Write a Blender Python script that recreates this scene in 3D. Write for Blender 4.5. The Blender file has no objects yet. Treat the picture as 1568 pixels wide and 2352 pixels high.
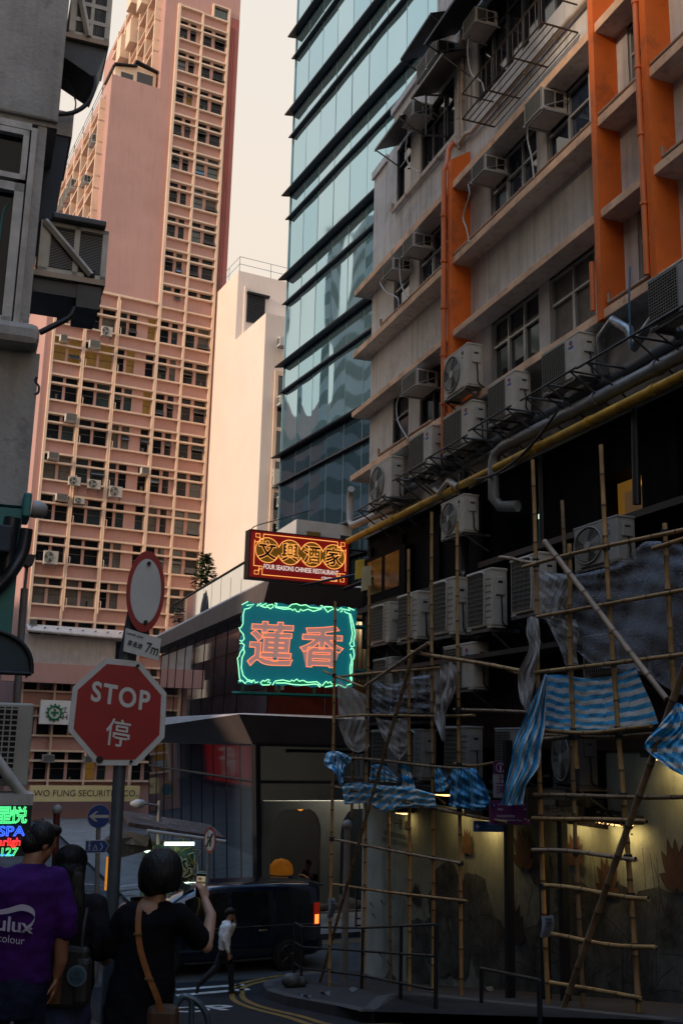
import bpy, bmesh, math, random
from mathutils import Vector, Matrix
random.seed(7)
sc = bpy.context.scene
col = sc.collection
R_ = math.radians

# ---------------------------------------------------------------- camera
CF, CP, CR = 2390.0, R_(12.6), R_(1.37)
FW = Vector((0, math.cos(CP), math.sin(CP)))
_r0, _u0 = Vector((1, 0, 0)), Vector((0, -math.sin(CP), math.cos(CP)))
RT = math.cos(CR)*_r0 + math.sin(CR)*_u0
UP = -math.sin(CR)*_r0 + math.cos(CR)*_u0
cam = bpy.data.cameras.new("camera")
cam.sensor_fit = 'VERTICAL'; cam.sensor_height = 36.0; cam.sensor_width = 24.0
cam.lens = 36.0*CF/2352.0
cam.clip_start = 0.1; cam.clip_end = 3000
camo = bpy.data.objects.new("camera", cam); col.objects.link(camo)
mw = Matrix.Identity(4)
for i, v in enumerate((RT, UP, -FW)):
    for j in range(3): mw[j][i] = v[j]
camo.matrix_world = mw
sc.camera = camo

# ---------------------------------------------------------------- light
SUN_EL, SUN_AZ = 14.0, -124.0
w = bpy.data.worlds.new("World"); sc.world = w; w.use_nodes = True
nt = w.node_tree; nt.nodes.clear()
o = nt.nodes.new("ShaderNodeOutputWorld"); bg = nt.nodes.new("ShaderNodeBackground")
sky = nt.nodes.new("ShaderNodeTexSky"); sky.sky_type = 'NISHITA'; sky.sun_disc = False
sky.sun_elevation = R_(SUN_EL); sky.sun_rotation = R_(SUN_AZ); sky.air_density = 1.0; sky.dust_density = 5.0; sky.ozone_density = 1.0
mx = nt.nodes.new("ShaderNodeMix"); mx.data_type = 'RGBA'
# a warm hazy dusk over the clear sky: pale sand near the horizon, bluer overhead
geo = nt.nodes.new("ShaderNodeTexCoord"); sep = nt.nodes.new("ShaderNodeSeparateXYZ")
ramp = nt.nodes.new("ShaderNodeValToRGB")
e = ramp.color_ramp.elements
e[0].position = 0.0; e[0].color = (6.9, 5.6, 4.3, 1)
e[1].position = 0.95; e[1].color = (5.8, 10.6, 18.5, 1)
q = ramp.color_ramp.elements.new(0.42); q.color = (6.7, 5.8, 4.85, 1)
q = ramp.color_ramp.elements.new(0.64); q.color = (6.5, 6.0, 5.4, 1)
nt.links.new(geo.outputs['Generated'], sep.inputs[0]); nt.links.new(sep.outputs['Z'], ramp.inputs[0])
mx.inputs['Factor'].default_value = 0.90
nt.links.new(sky.outputs[0], mx.inputs['A']); nt.links.new(ramp.outputs[0], mx.inputs['B'])
nt.links.new(mx.outputs['Result'], bg.inputs[0]); bg.inputs[1].default_value = 0.15
nt.links.new(bg.outputs[0], o.inputs[0])
sl = bpy.data.lights.new("sun", 'SUN'); sl.energy = 2.8; sl.angle = R_(10); sl.color = (1.0, 0.79, 0.60)
so = bpy.data.objects.new("sun", sl); col.objects.link(so)
sd = Vector((math.sin(R_(SUN_AZ))*math.cos(R_(SUN_EL)), math.cos(R_(SUN_AZ))*math.cos(R_(SUN_EL)), math.sin(R_(SUN_EL))))
so.rotation_euler = sd.to_track_quat('Z', 'Y').to_euler()
so.location = sd*60
vs = sc.view_settings; vs.view_transform = 'Standard'; vs.look = 'None'; vs.exposure = 0.0; vs.gamma = 1.0
sc.cycles.max_bounces = 8; sc.cycles.transparent_max_bounces = 24
sc.cycles.caustics_reflective = False; sc.cycles.caustics_refractive = False
sc.cycles.use_denoising = True

# ---------------------------------------------------------------- frames: turn a picture position into a place on a real plane
def ray(x, y): return FW + RT*((x-784)/CF) + UP*((1176-y)/CF)
class Fr:
    """horizontal frame: X runs along azimuth az, Y is 90 degrees to its left, Z up, origin under the camera"""
    def __init__(s, az):
        a = R_(az); s.az = az
        s.d = Vector((math.sin(a), math.cos(a), 0)); s.l = Vector((-math.cos(a), math.sin(a), 0))
        s.rot = R_(90-az)
    def at(s, x, y, Y):
        v = ray(x, y); P = v*(Y/v.dot(s.l)); return P.dot(s.d), P.z
    def p(s, x, y, Y):
        u, z = s.at(x, y, Y); return Vector((u, Y, z))
    def w(s, u, Y, z): return s.d*u + s.l*Y + Vector((0, 0, z))
    def loc(s, P): return Vector((P.dot(s.d), P.dot(s.l), P.z))
ST = Fr(-19.6)          # our street and the right-hand building
XS = Fr(70.4)           # across our street
PT = Fr(63.0)           # pink block, cross street
GT = Fr(-26.5)          # glass tower
def gz(u):              # height of the street (u metres down it)
    if u > 22: return -5.0
    if u > 6: return -5.0 + (22-u)*0.175
    return -2.2 + (6-u)*0.11
def ground_at(x, y, dz=0.0):
    v = ray(x, y); t = 1.0
    for i in range(400):
        P = v*t
        if P.z < gz(P.dot(ST.d))+dz: break
        t += 0.1
    return v*t
def at_r(x, y, r):      # place at horizontal range r
    v = ray(x, y); return v*(r/math.hypot(v.x, v.y))

# ---------------------------------------------------------------- materials
MC = {}
def M(name, c, rough=0.75, metal=0.0, var=0.12, scale=2.0, bump=0.0, streak=0.0, emit=None, es=1.0, spec=0.5, bscale=40.0, stain=None, alpha=1.0, coat=0.0, fine=0.0):
    if name in MC: return MC[name]
    m = bpy.data.materials.new(name); m.use_nodes = True
    n = m.node_tree.nodes; L = m.node_tree.links; b = n["Principled BSDF"]
    b.inputs['Roughness'].default_value = rough; b.inputs['Metallic'].default_value = metal
    b.inputs['Specular IOR Level'].default_value = spec; b.inputs['Alpha'].default_value = alpha
    b.inputs['Coat Weight'].default_value = coat
    c4 = (c[0], c[1], c[2], 1)
    b.inputs['Base Color'].default_value = c4
    if var or streak or bump or stain or fine:
        tc = n.new("ShaderNodeTexCoord")
    cur = None
    if var:
        t = n.new("ShaderNodeTexNoise"); t.inputs['Scale'].default_value = scale; t.inputs['Detail'].default_value = 6; t.inputs['Roughness'].default_value = .62
        L.new(tc.outputs['Object'], t.inputs['Vector'])
        mr = n.new("ShaderNodeMapRange"); mr.inputs[1].default_value = .25; mr.inputs[2].default_value = .75
        mr.inputs[3].default_value = 1-var*1.6; mr.inputs[4].default_value = 1+var
        L.new(t.outputs[0], mr.inputs[0])
        hs = n.new("ShaderNodeHueSaturation"); hs.inputs['Color'].default_value = c4
        L.new(mr.outputs[0], hs.inputs['Value']); cur = hs.outputs[0]
    if streak:
        mp = n.new("ShaderNodeMapping"); mp.inputs['Scale'].default_value = (7.0, 7.0, 0.35)
        L.new(tc.outputs['Object'], mp.inputs[0])
        t = n.new("ShaderNodeTexNoise"); t.inputs['Scale'].default_value = 1.0; t.inputs['Detail'].default_value = 5
        L.new(mp.outputs[0], t.inputs['Vector'])
        mr = n.new("ShaderNodeMapRange"); mr.inputs[1].default_value = .5; mr.inputs[2].default_value = .75; mr.inputs[3].default_value = 0; mr.inputs[4].default_value = streak
        L.new(t.outputs[0], mr.inputs[0])
        x = n.new("ShaderNodeMix"); x.data_type = 'RGBA'; x.blend_type = 'MULTIPLY'
        L.new(mr.outputs[0], x.inputs['Factor'])
        if cur: L.new(cur, x.inputs['A'])
        else: x.inputs['A'].default_value = c4
        x.inputs['B'].default_value = (.38, .32, .26, 1); cur = x.outputs['Result']
    if stain:
        t = n.new("ShaderNodeTexNoise"); t.inputs['Scale'].default_value = stain[1]; t.inputs['Detail'].default_value = 8; t.inputs['Roughness'].default_value = .7
        L.new(tc.outputs['Object'], t.inputs['Vector'])
        mr = n.new("ShaderNodeMapRange"); mr.inputs[1].default_value = .54; mr.inputs[2].default_value = .66; mr.inputs[4].default_value = stain[2]
        L.new(t.outputs[0], mr.inputs[0])
        x = n.new("ShaderNodeMix"); x.data_type = 'RGBA'
        L.new(mr.outputs[0], x.inputs['Factor'])
        if cur: L.new(cur, x.inputs['A'])
        else: x.inputs['A'].default_value = c4
        x.inputs['B'].default_value = (*stain[0], 1); cur = x.outputs['Result']
    if cur: L.new(cur, b.inputs['Base Color'])
    if bump:
        t = n.new("ShaderNodeTexNoise"); t.inputs['Scale'].default_value = bscale; t.inputs['Detail'].default_value = 4
        L.new(tc.outputs['Object'], t.inputs['Vector'])
        bp = n.new("ShaderNodeBump"); bp.inputs['Strength'].default_value = bump; bp.inputs['Distance'].default_value = .01
        L.new(t.outputs[0], bp.inputs['Height']); L.new(bp.outputs[0], b.inputs['Normal'])
    if emit:
        b.inputs['Emission Color'].default_value = (*emit, 1); b.inputs['Emission Strength'].default_value = es
    MC[name] = m
    return m
def glass(name, tint, refl=0.25, rough=0.03, wob=0.0):
    """thin window glass: see-through with a fresnel reflection"""
    if name in MC: return MC[name]
    m = bpy.data.materials.new(name); m.use_nodes = True
    n = m.node_tree.nodes; L = m.node_tree.links; n.clear()
    out = n.new("ShaderNodeOutputMaterial"); t = n.new("ShaderNodeBsdfTransparent"); g = n.new("ShaderNodeBsdfGlossy")
    t.inputs[0].default_value = (*tint, 1); g.inputs['Roughness'].default_value = rough
    lw = n.new("ShaderNodeLayerWeight"); lw.inputs[0].default_value = refl
    x = n.new("ShaderNodeMixShader"); L.new(lw.outputs['Fresnel'], x.inputs[0]); L.new(t.outputs[0], x.inputs[1]); L.new(g.outputs[0], x.inputs[2])
    if wob:
        tc = n.new("ShaderNodeTexCoord"); ns = n.new("ShaderNodeTexNoise"); ns.inputs['Scale'].default_value = .5
        L.new(tc.outputs['Object'], ns.inputs['Vector']); bp = n.new("ShaderNodeBump"); bp.inputs['Strength'].default_value = wob; bp.inputs['Distance'].default_value = .05
        L.new(ns.outputs[0], bp.inputs['Height']); L.new(bp.outputs[0], g.inputs['Normal'])
    L.new(x.outputs[0], out.inputs[0]); MC[name] = m
    return m

# ---------------------------------------------------------------- mesh builder
class MB:
    def __init__(s): s.v = []; s.f = []; s.m = []; s.s = []
    def add(s, vs, fs, m=0, sm=False):
        k = len(s.v); s.v += [tuple(p) for p in vs]
        for f in fs: s.f.append(tuple(i+k for i in f)); s.m.append(m); s.s.append(sm)
        return s
    def box(s, a, b, m=0):
        x0, x1 = sorted((a[0], b[0])); y0, y1 = sorted((a[1], b[1])); z0, z1 = sorted((a[2], b[2]))
        return s.add([(x0,y0,z0),(x1,y0,z0),(x1,y1,z0),(x0,y1,z0),(x0,y0,z1),(x1,y0,z1),(x1,y1,z1),(x0,y1,z1)],
              [(0,3,2,1),(4,5,6,7),(0,1,5,4),(1,2,6,5),(2,3,7,6),(3,0,4,7)], m)
    def bbox(s, a, b, r=0.02, m=0):      # box with bevelled edges (chamfer)
        x0, x1 = sorted((a[0], b[0])); y0, y1 = sorted((a[1], b[1])); z0, z1 = sorted((a[2], b[2]))
        bm = bmesh.new(); bmesh.ops.create_cube(bm, size=1)
        for q in bm.verts: q.co = ((x0+x1)/2+q.co.x*(x1-x0), (y0+y1)/2+q.co.y*(y1-y0), (z0+z1)/2+q.co.z*(z1-z0))
        bmesh.ops.bevel(bm, geom=bm.edges[:], offset=r, segments=2, affect='EDGES', profile=.5)
        bm.verts.index_update()
        s.add([q.co[:] for q in bm.verts], [[q.index for q in f.verts] for f in bm.faces], m); bm.free(); return s
    def quad(s, a, b, c, d, m=0): return s.add([a, b, c, d], [(0,1,2,3)], m)
    def prism(s, poly, h0, h1, fn, m=0):
        """poly of (a,b), swept between h0 and h1; fn(a,b,h) -> point"""
        n = len(poly); vs = [fn(a, b, h0) for a, b in poly]+[fn(a, b, h1) for a, b in poly]
        return s.add(vs, [tuple(range(n)), tuple(range(2*n-1, n-1, -1))]+[(i, i+n, (i+1) % n+n, (i+1) % n) for i in range(n)], m)
    def tube(s, pts, r, seg=8, m=0, cap=True, sm=True):
        pts = [Vector(p) for p in pts]; n = len(pts); rr = r if isinstance(r, (list, tuple)) else [r]*n
        vs = []; prev = None
        for i, p in enumerate(pts):
            t = (pts[min(i+1, n-1)]-pts[max(i-1, 0)]).normalized()
            if prev is None:
                a = Vector((0, 0, 1)) if abs(t.z) < .9 else Vector((1, 0, 0)); e1 = t.cross(a).normalized()
            else:
                e1 = (prev-t*prev.dot(t)).normalized()
            prev = e1; e2 = t.cross(e1)
            for k in range(seg):
                a = 2*math.pi*k/seg; vs.append(p+(e1*math.cos(a)+e2*math.sin(a))*rr[i])
        fs = [(i*seg+k, i*seg+(k+1) % seg, (i+1)*seg+(k+1) % seg, (i+1)*seg+k) for i in range(n-1) for k in range(seg)]
        s.add(vs, fs, m, sm)
        if cap: s.add(vs[:seg], [tuple(range(seg-1, -1, -1))], m); s.add(vs[-seg:], [tuple(range(seg))], m)
        return s
    def disc(s, c, ax, r, h, seg=24, m=0):
        c = Vector(c); ax = Vector(ax).normalized(); return s.tube([c-ax*h/2, c+ax*h/2], r, seg, m, True, False)
    def ring(s, c, ax, r, t, seg=28, m=0):
        c = Vector(c); ax = Vector(ax).normalized(); a = Vector((0,0,1)) if abs(ax.z) < .9 else Vector((1,0,0)); e1 = ax.cross(a).normalized(); e2 = ax.cross(e1)
        pts = [c+(e1*math.cos(2*math.pi*k/seg)+e2*math.sin(2*math.pi*k/seg))*r for k in range(seg+1)]
        return s.tube(pts, t, 5, m, False)
    def lathe(s, prof, c, ax=(0,0,1), seg=20, m=0):
        c = Vector(c); ax = Vector(ax).normalized(); a = Vector((0,0,1)) if abs(ax.z) < .9 else Vector((1,0,0)); e1 = ax.cross(a).normalized(); e2 = ax.cross(e1)
        vs = [c+ax*h+(e1*math.cos(2*math.pi*k/seg)+e2*math.sin(2*math.pi*k/seg))*r for r, h in prof for k in range(seg)]
        n = len(prof)
        s.add(vs, [(i*seg+k, i*seg+(k+1) % seg, (i+1)*seg+(k+1) % seg, (i+1)*seg+k) for i in range(n-1) for k in range(seg)], m, True); return s
    def grid(s, fn, nu, nv, m=0, sm=True, mf=None):
        vs = [fn(i/nu, j/nv) for j in range(nv+1) for i in range(nu+1)]
        k = len(s.v); s.v += [tuple(p) for p in vs]
        for j in range(nv):
            for i in range(nu):
                a = j*(nu+1)+i+k; s.f.append((a, a+1, a+nu+2, a+nu+1)); s.m.append(mf(i, j) if mf else m); s.s.append(sm)
        return s
    def mesh(s, me, m=0, mat=None):       # take over another mesh's faces
        T = mat or Matrix.Identity(4)
        return s.add([T @ q.co for q in me.vertices], [tuple(f.vertices) for f in me.polygons], m)
    def build(s, name, mats, parent=None, T=None, solid=0):
        me = bpy.data.meshes.new(name); me.from_pydata(s.v, [], s.f)
        if not isinstance(mats, (list, tuple)): mats = [mats]
        for q in mats: me.materials.append(q)
        me.polygons.foreach_set('material_index', s.m); me.polygons.foreach_set('use_smooth', s.s)
        me.update()
        ob = bpy.data.objects.new(name, me); col.objects.link(ob)
        if parent is not None: ob.parent = parent
        if T is not None: ob.matrix_local = T
        return ob
def fixn(o):
    bm = bmesh.new(); bm.from_mesh(o.data); bmesh.ops.recalc_face_normals(bm, faces=bm.faces); bm.to_mesh(o.data); bm.free(); return o
def thing(name, label, cat, loc=(0,0,0), rz=0.0, group=None):
    o = bpy.data.objects.new(name, None); col.objects.link(o); o.empty_display_size = .2
    o.location = loc; o.rotation_euler = (0, 0, rz); o['label'] = label; o['category'] = cat
    if group: o['group'] = group
    return o
def tag(o, label, cat, group=None):
    o['label'] = label; o['category'] = cat
    if group: o['group'] = group
    return o
def struct(o): o['kind'] = 'structure'; return o
def holed(mb, x0, x1, z0, z1, holes, y, dep, m=0, mr=None, out=1):
    """flat wall in the XZ plane at Y=y with rectangular openings and reveals going back by dep (away from out)"""
    mr = m if mr is None else mr
    xs = sorted({x0, x1, *[min(max(h[0], x0), x1) for h in holes], *[min(max(h[1], x0), x1) for h in holes]})
    zs = sorted({z0, z1, *[min(max(h[2], z0), z1) for h in holes], *[min(max(h[3], z0), z1) for h in holes]})
    for i in range(len(xs)-1):
        for j in range(len(zs)-1):
            a, b, c, d = xs[i], xs[i+1], zs[j], zs[j+1]
            if b-a < 1e-4 or d-c < 1e-4: continue
            cx, cz = (a+b)/2, (c+d)/2
            if any(h[0] < cx < h[1] and h[2] < cz < h[3] for h in holes): continue
            mb.quad((a, y, c), (b, y, c), (b, y, d), (a, y, d), m)
    for h in holes:
        a, b, c, d = h[:4]; yb = y-out*dep
        mb.quad((a, y, c), (a, yb, c), (a, yb, d), (a, y, d), mr); mb.quad((b, y, c), (b, yb, c), (b, yb, d), (b, y, d), mr)
        mb.quad((a, y, c), (b, y, c), (b, yb, c), (a, yb, c), mr); mb.quad((a, y, d), (b, y, d), (b, yb, d), (a, yb, d), mr)
TCACHE = {}
def text_mesh(s, size=1.0, ext=0.0, bold=0.0, wire=0.0, space=1.0, shear=0.0, res=4, sx=1.0):
    """writing as a mesh, centred on the origin in its own XY plane; wire>0 gives tubes along the outlines"""
    key = (s, size, ext, bold, wire, space, shear, sx)
    if key in TCACHE: return TCACHE[key]
    c = bpy.data.curves.new("writing", 'FONT'); c.body = s; c.size = size; c.align_x = 'CENTER'; c.align_y = 'CENTER'
    c.extrude = ext; c.offset = bold; c.space_character = space; c.shear = shear; c.resolution_u = res
    if wire: c.fill_mode = 'NONE'; c.bevel_depth = wire; c.bevel_resolution = 1
    o = bpy.data.objects.new("writing", c); col.objects.link(o)
    dg = bpy.context.evaluated_depsgraph_get(); me = bpy.data.meshes.new_from_object(o.evaluated_get(dg))
    bpy.data.objects.remove(o); bpy.data.curves.remove(c)
    xs = [q.co.x for q in me.vertices]; ys = [q.co.y for q in me.vertices]
    if xs:
        mxx, myy = (min(xs)+max(xs))/2, (min(ys)+max(ys))/2
        for q in me.vertices: q.co.x = (q.co.x-mxx)*sx; q.co.y -= myy
    TCACHE[key] = me
    return me
def face_T(o, nx, up=Vector((0,0,1))):
    """matrix whose XY plane carries writing: X along nx, Y along up, Z = out"""
    x = Vector(nx).normalized(); y = Vector(up).normalized(); z = x.cross(y)
    m = Matrix.Identity(4)
    for j in range(3): m[j][0] = x[j]; m[j][1] = y[j]; m[j][2] = z[j]; m[j][3] = o[j]
    return m
def catenary(a, b, sag, n=10):
    a, b = Vector(a), Vector(b)
    return [a.lerp(b, i/n)+Vector((0,0,-sag*4*(i/n)*(1-i/n))) for i in range(n+1)]
def smooth_path(pts, n=6):
    pts = [Vector(p) for p in pts]; out = []
    for i in range(len(pts)-1):
        p0 = pts[max(i-1,0)]; p1 = pts[i]; p2 = pts[i+1]; p3 = pts[min(i+2, len(pts)-1)]
        for k in range(n):
            t = k/n; out.append(.5*((2*p1)+(p2-p0)*t+(2*p0-5*p1+4*p2-p3)*t*t+(3*p1-p0-3*p2+p3)*t**3))
    out.append(pts[-1]); return out
OFF = {}
def fthing(name, label, cat, fr, base, group=None, flip=False):
    o = thing(name, label, cat, fr.w(*base), fr.rot+(math.pi if flip else 0), group); OFF[o.name] = Vector(base); return o
def part(mb, name, mats, parent):
    """child of a thing, its vertices given in the frame of the thing's facade"""
    if parent.type == 'EMPTY' and parent.name in OFF:
        return mb.build(name, mats, parent, Matrix.Translation(-OFF[parent.name]))
    return mb.build(name, mats, parent)
def copy_tree(o, parent=None):
    c = o.copy(); col.objects.link(c); c.parent = parent
    for ch in list(o.children): copy_tree(ch, c)
    return c

# ================================================================ the right-hand building
plaster = M("plaster", (.63,.60,.575), .9, var=.18, scale=.7, bump=.6, bscale=60, streak=.5, stain=((.22,.19,.16), 1.1, .35))
ledge_m = M("ledge_concrete", (.82,.50,.30), .85, var=.25, scale=1.5, bump=.6, bscale=50, stain=((.16,.10,.06), 2.5, .5))
orange = M("orange_paint", (.80,.16,.012), .7, var=.14, scale=1.2, bump=.5, bscale=70, stain=((.30,.07,.02), 1.7, .5))
orange2 = M("orange_pipe", (.68,.16,.03), .5, var=.1)
beige_pipe = M("beige_pipe", (.52,.43,.36), .5, var=.15)
alu = M("aluminium_frame", (.42,.44,.44), .45, metal=.3, var=.1)
dkpane = M("dark_pane", (.012,.015,.022), .06, var=0, spec=.7)
bluepane = M("bluish_pane", (.02,.032,.06), .05, var=0, spec=.8)
blind = M("window_blind", (.17,.155,.14), .8, var=.2, scale=6)
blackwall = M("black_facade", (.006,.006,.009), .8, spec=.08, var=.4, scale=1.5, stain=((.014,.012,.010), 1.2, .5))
zinc = M("zinc_sheet", (.17,.17,.16), .5, metal=.4, var=.25, scale=2)
darkmetal = M("dark_metal", (.02,.021,.024), .55, metal=.5, var=.3)
WY = -8.9
LV = [(11.19,11.36),(9.51,9.67),(7.95,8.09),(6.31,6.46)]
rb = fthing("apartment_building", "white plaster building with orange columns and tan ledges above the scaffolding", "building", ST, (23.05, WY, -5.0))
# windows as (u0,u1,z0,z1,kind)
WA = [(14.9,16.66,9.67,11.19,'a'),(13.2,14.55,9.67,11.19,'a'),(20.68,21.6,9.67,11.19,'a'),(18.2,20.1,9.67,11.19,'a'),(11.5,12.1,9.67,11.19,'b'),(8.6,10.4,9.67,11.19,'a'),
      (14.93,16.69,6.46,7.95,'c'),(13.2,14.57,6.46,7.95,'c'),(20.65,21.57,6.46,7.95,'d'),(18.2,20.02,6.46,7.95,'d'),(11.6,12.05,6.46,7.95,'b'),(8.4,10.5,6.46,7.95,'a'),
      (20.66,21.5,13.0,14.4,'d'),(18.3,20.07,13.0,14.4,'d'),(13.6,17.2,13.0,15.0,'d'),(11.3,12.0,13.0,14.5,'a')]
mb = MB()
holed(mb, -14, 23.05, 4.85, 14.63, WA, WY, .14)
holed(mb, -14, 21.75, 14.63, 15.7, WA, WY, .14)
holed(mb, -14, 19.2, 15.7, 24, [], WY, .14)
for (a, z0, z1, b) in ((23.05, -6, 14.63, 0), (21.75, 14.63, 15.7, 0), (19.2, 15.7, 24, 0)):
    mb.quad((a, WY, z0), (a, -20, z0), (a, -20, z1), (a, WY, z1), 0)
mb.quad((23.05,WY,14.63),(23.05,-20,14.63),(21.75,-20,14.63),(21.75,WY,14.63)); mb.quad((21.75,WY,15.7),(21.75,-20,15.7),(19.2,-20,15.7),(19.2,WY,15.7))
mb.quad((19.2,WY,24),(-14,WY,24),(-14,-20,24),(19.2,-20,24)); mb.quad((-14,WY,-6),(-14,-20,-6),(-14,-20,24),(-14,WY,24))
part(mb, "wall", plaster, rb)
mb = MB(); mb.box((22.1, WY+.002, 14.45), (23.1, WY+.06, 14.66)); mb.box((19.3, WY+.002, 15.55), (21.8, WY+.07, 15.73))
part(mb, "parapet", plaster, rb)
# ledges: tan painted edge, plain plaster soffit
def two_tone(o):
    for f in o.data.polygons: f.material_index = 1 if f.normal.z < -.5 else 0
    return o
for i, (a, b) in enumerate(LV):
    mb = MB(); mb.bbox((-14, -8.5, a), (23.3, WY-.2, b), .012); 
    two_tone(fixn(part(mb, "ledge", [ledge_m, plaster], rb)))
mb = MB(); mb.bbox((-14, -8.5, 12.72), (11.04, WY-.1, 12.86), .012); two_tone(fixn(part(mb, "ledge", [ledge_m, plaster], rb)))
# orange columns with slanting tops
for a, b, zt, zb in ((17.55,17.74,11.95,5.9),(12.39,12.53,24,6.3),(11.07,11.21,24,6.3),(6.0,6.2,24,4.9)):
    zs = [zb]+[z for lv in sorted(LV) for z in lv]+[zt]
    mb = MB()
    for k in range(0, len(zs), 2):
        z0, z1 = zs[k], zs[k+1]
        if k == len(zs)-2 and zt < 13:
            mb.prism([(-8.47, z0), (WY-.1, z0), (WY-.1, z1+.25), (-8.47, z1-.1)], a, b, lambda p, q, h: (h, p, q))
        else: mb.box((a, -8.47, z0), (b, WY-.1, z1))
        if k < len(zs)-2: mb.box((a, -8.47, z1), (b, -8.499, zs[k+2]))
    fixn(part(mb, "column", orange, rb))
# windows
for (a, b, z0, z1, kd) in WA:
    yb = WY-.1
    mb = MB(); mb.quad((a, yb, z0), (b, yb, z0), (b, yb, z1), (a, yb, z1))
    wn = part(mb, "window", blind if kd == 'c' and a < 14 else (bluepane if kd in 'ab' else dkpane), rb)
    fr_ = MB(); t = .035
    def bar(x0, x1, y0, y1): fr_.box((x0, yb+.005, y0), (x1, yb+.06, y1))
    bar(a, b, z0, z0+t); bar(a, b, z1-t, z1); bar(a, a+t, z0+t, z1-t); bar(b-t, b, z0+t, z1-t)
    zt = z0+(z1-z0)*.66
    if kd in 'acd':
        bar(a+t, b-t, zt-.02, zt+.02); n = max(1, round((b-a)/.62))
        for k in range(1, n): 
            x = a+(b-a)*k/n; bar(x-.035, x-.005, z0+t, zt-.02); bar(x+.005, x+.035, z0+t, zt-.02); bar(x-.015, x+.015, zt+.02, z1-t)
    else:
        bar(a+t, b-t, zt-.02, zt+.02)
    fm = alu if kd in 'abc' else M("dark_frame", (.05,.055,.06), .5, var=.2)
    wn2 = fr_.build("frame", fm, wn)
    if kd == 'c':
        s2 = MB(); s2.quad((a+.05, yb+.004, zt+.05), (b-.05, yb+.004, zt+.05), (b-.05, yb+.004, zt+.12), (a+.05, yb+.004, zt+.12)); s2.build("blind", blind, wn)
# open casement on the top floor
mb = MB()
for k, (a, b) in enumerate(((18.6, 18.9),)):
    for (p, q) in (((0,0),(0,1)),((0,1),(.6,1)),((.6,1),(.6,0)),((.6,0),(0,0))):
        mb.tube([(a+p[0]*.25, WY+.02+p[0]*.75, 13.1+p[1]*1.0), (a+q[0]*.25, WY+.02+q[0]*.75, 13.1+q[1]*1.0)], .025, 4, sm=False)
part(mb, "open_sash", M("dark_frame", (.05,.055,.06), .5, var=.2), rb)
# drain pipes along ledges and down the columns
def pipe(name, pts, r, mat, brk=True):
    mb = MB(); mb.tube(pts, r, 8)
    for k in range(1, len(pts)):
        A, B = Vector(pts[k-1]), Vector(pts[k]); L = (B-A).length; n = int(L/1.1)
        for j in range(1, n+1):
            c = A.lerp(B, j/(n+1)); d = (B-A).normalized(); mb.tube([c-d*.025, c+d*.025], r*1.35, 8)
    return part(mb, name, mat, rb)
pipe("drainpipe", [(18.0, -8.72, 12.55), (18.0, -8.62, 12.35), (17.8, -8.5, 11.9), (17.8, -8.42, 11.7), (17.8, -8.42, 5.6)], .055, orange2)
pipe("drainpipe", [(11.25, -8.44, 24), (11.25, -8.44, 6.5)], .042, orange2)
pipe("drainpipe", [(12.6, -8.45, 6.5), (12.6, -8.45, 7.3)], .04, orange2)
pipe("drainpipe", [(17.95, WY+.06, 12.4), (17.95, WY+.06, 14.6)], .045, beige_pipe); pipe("drainpipe", [(17.8, WY+.06, 12.6), (17.8, WY+.06, 15.2)], .04, beige_pipe)
pipe("drainpipe", [(21.6, WY+.07, 13.0), (21.6, WY+.07, 12.78), (18.1, WY+.07, 12.76), (18.0, WY+.1, 12.5)], .045, beige_pipe)
pipe("drainpipe", [(17.9, WY+.07, 12.5), (17.6, WY+.08, 12.55), (17.3, WY+.08, 12.42), (13.0, WY+.08, 12.38)], .05, beige_pipe)
for (a, b, z) in ((17.75, 10.9, 9.72), (21.5, 17.9, 9.72), (11.2, 3, 9.72), (12.3, 11.3, 6.52), (21.5, 18.6, 6.52), (10.9, 4, 8.14)):
    pipe("drainpipe", [(a, -8.53, z+.16), (a, -8.53, z), (b, -8.53, z)], .032, M("copper_pipe", (.42,.24,.14), .5, var=.2))
# sheet-metal window canopies
def awning(u0, u1, z, D, zr, mat, nm="window_canopy"):
    mb = MB(); n = 14; 
    mb.grid(lambda s, t: (u0+(u1-u0)*s, WY+.02-(D+WY)*-1*0+( -D-WY)*t, zr+(z-zr)*t+.012*math.sin(s*n*6.28)), n*4, 2)
    mb.grid(lambda s, t: (u0+(u1-u0)*s, WY+.02+(-D-WY)*t, zr-.03+(z-zr)*t), 2, 2)
    mb.box((u0, -D-.02, z-.05), (u1, -D+.02, z+.01))
    for u in (u0+.04, u1-.04): mb.tube([(u, -D, z-.03), (u, WY, z-.35)], .018, 5)
    return part(mb, nm, mat, rb)
awning(19.83, 21.35, 14.2, 8.25, 14.5, zinc); awning(17.5, 19.15, 14.25, 8.25, 14.55, zinc)
awning(13.4, 18.1, 14.85, 8.1, 15.35, M("dark_sheet", (.03,.03,.032), .6, metal=.2, var=.3)); awning(12.75, 13.6, 13.2, 8.2, 13.4, M("dark_sheet", (.03,.03,.032), .6))
awning(18.2, 19.9, 15.75, 8.3, 16.0, M("dark_sheet", (.03,.03,.032), .6))
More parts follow.
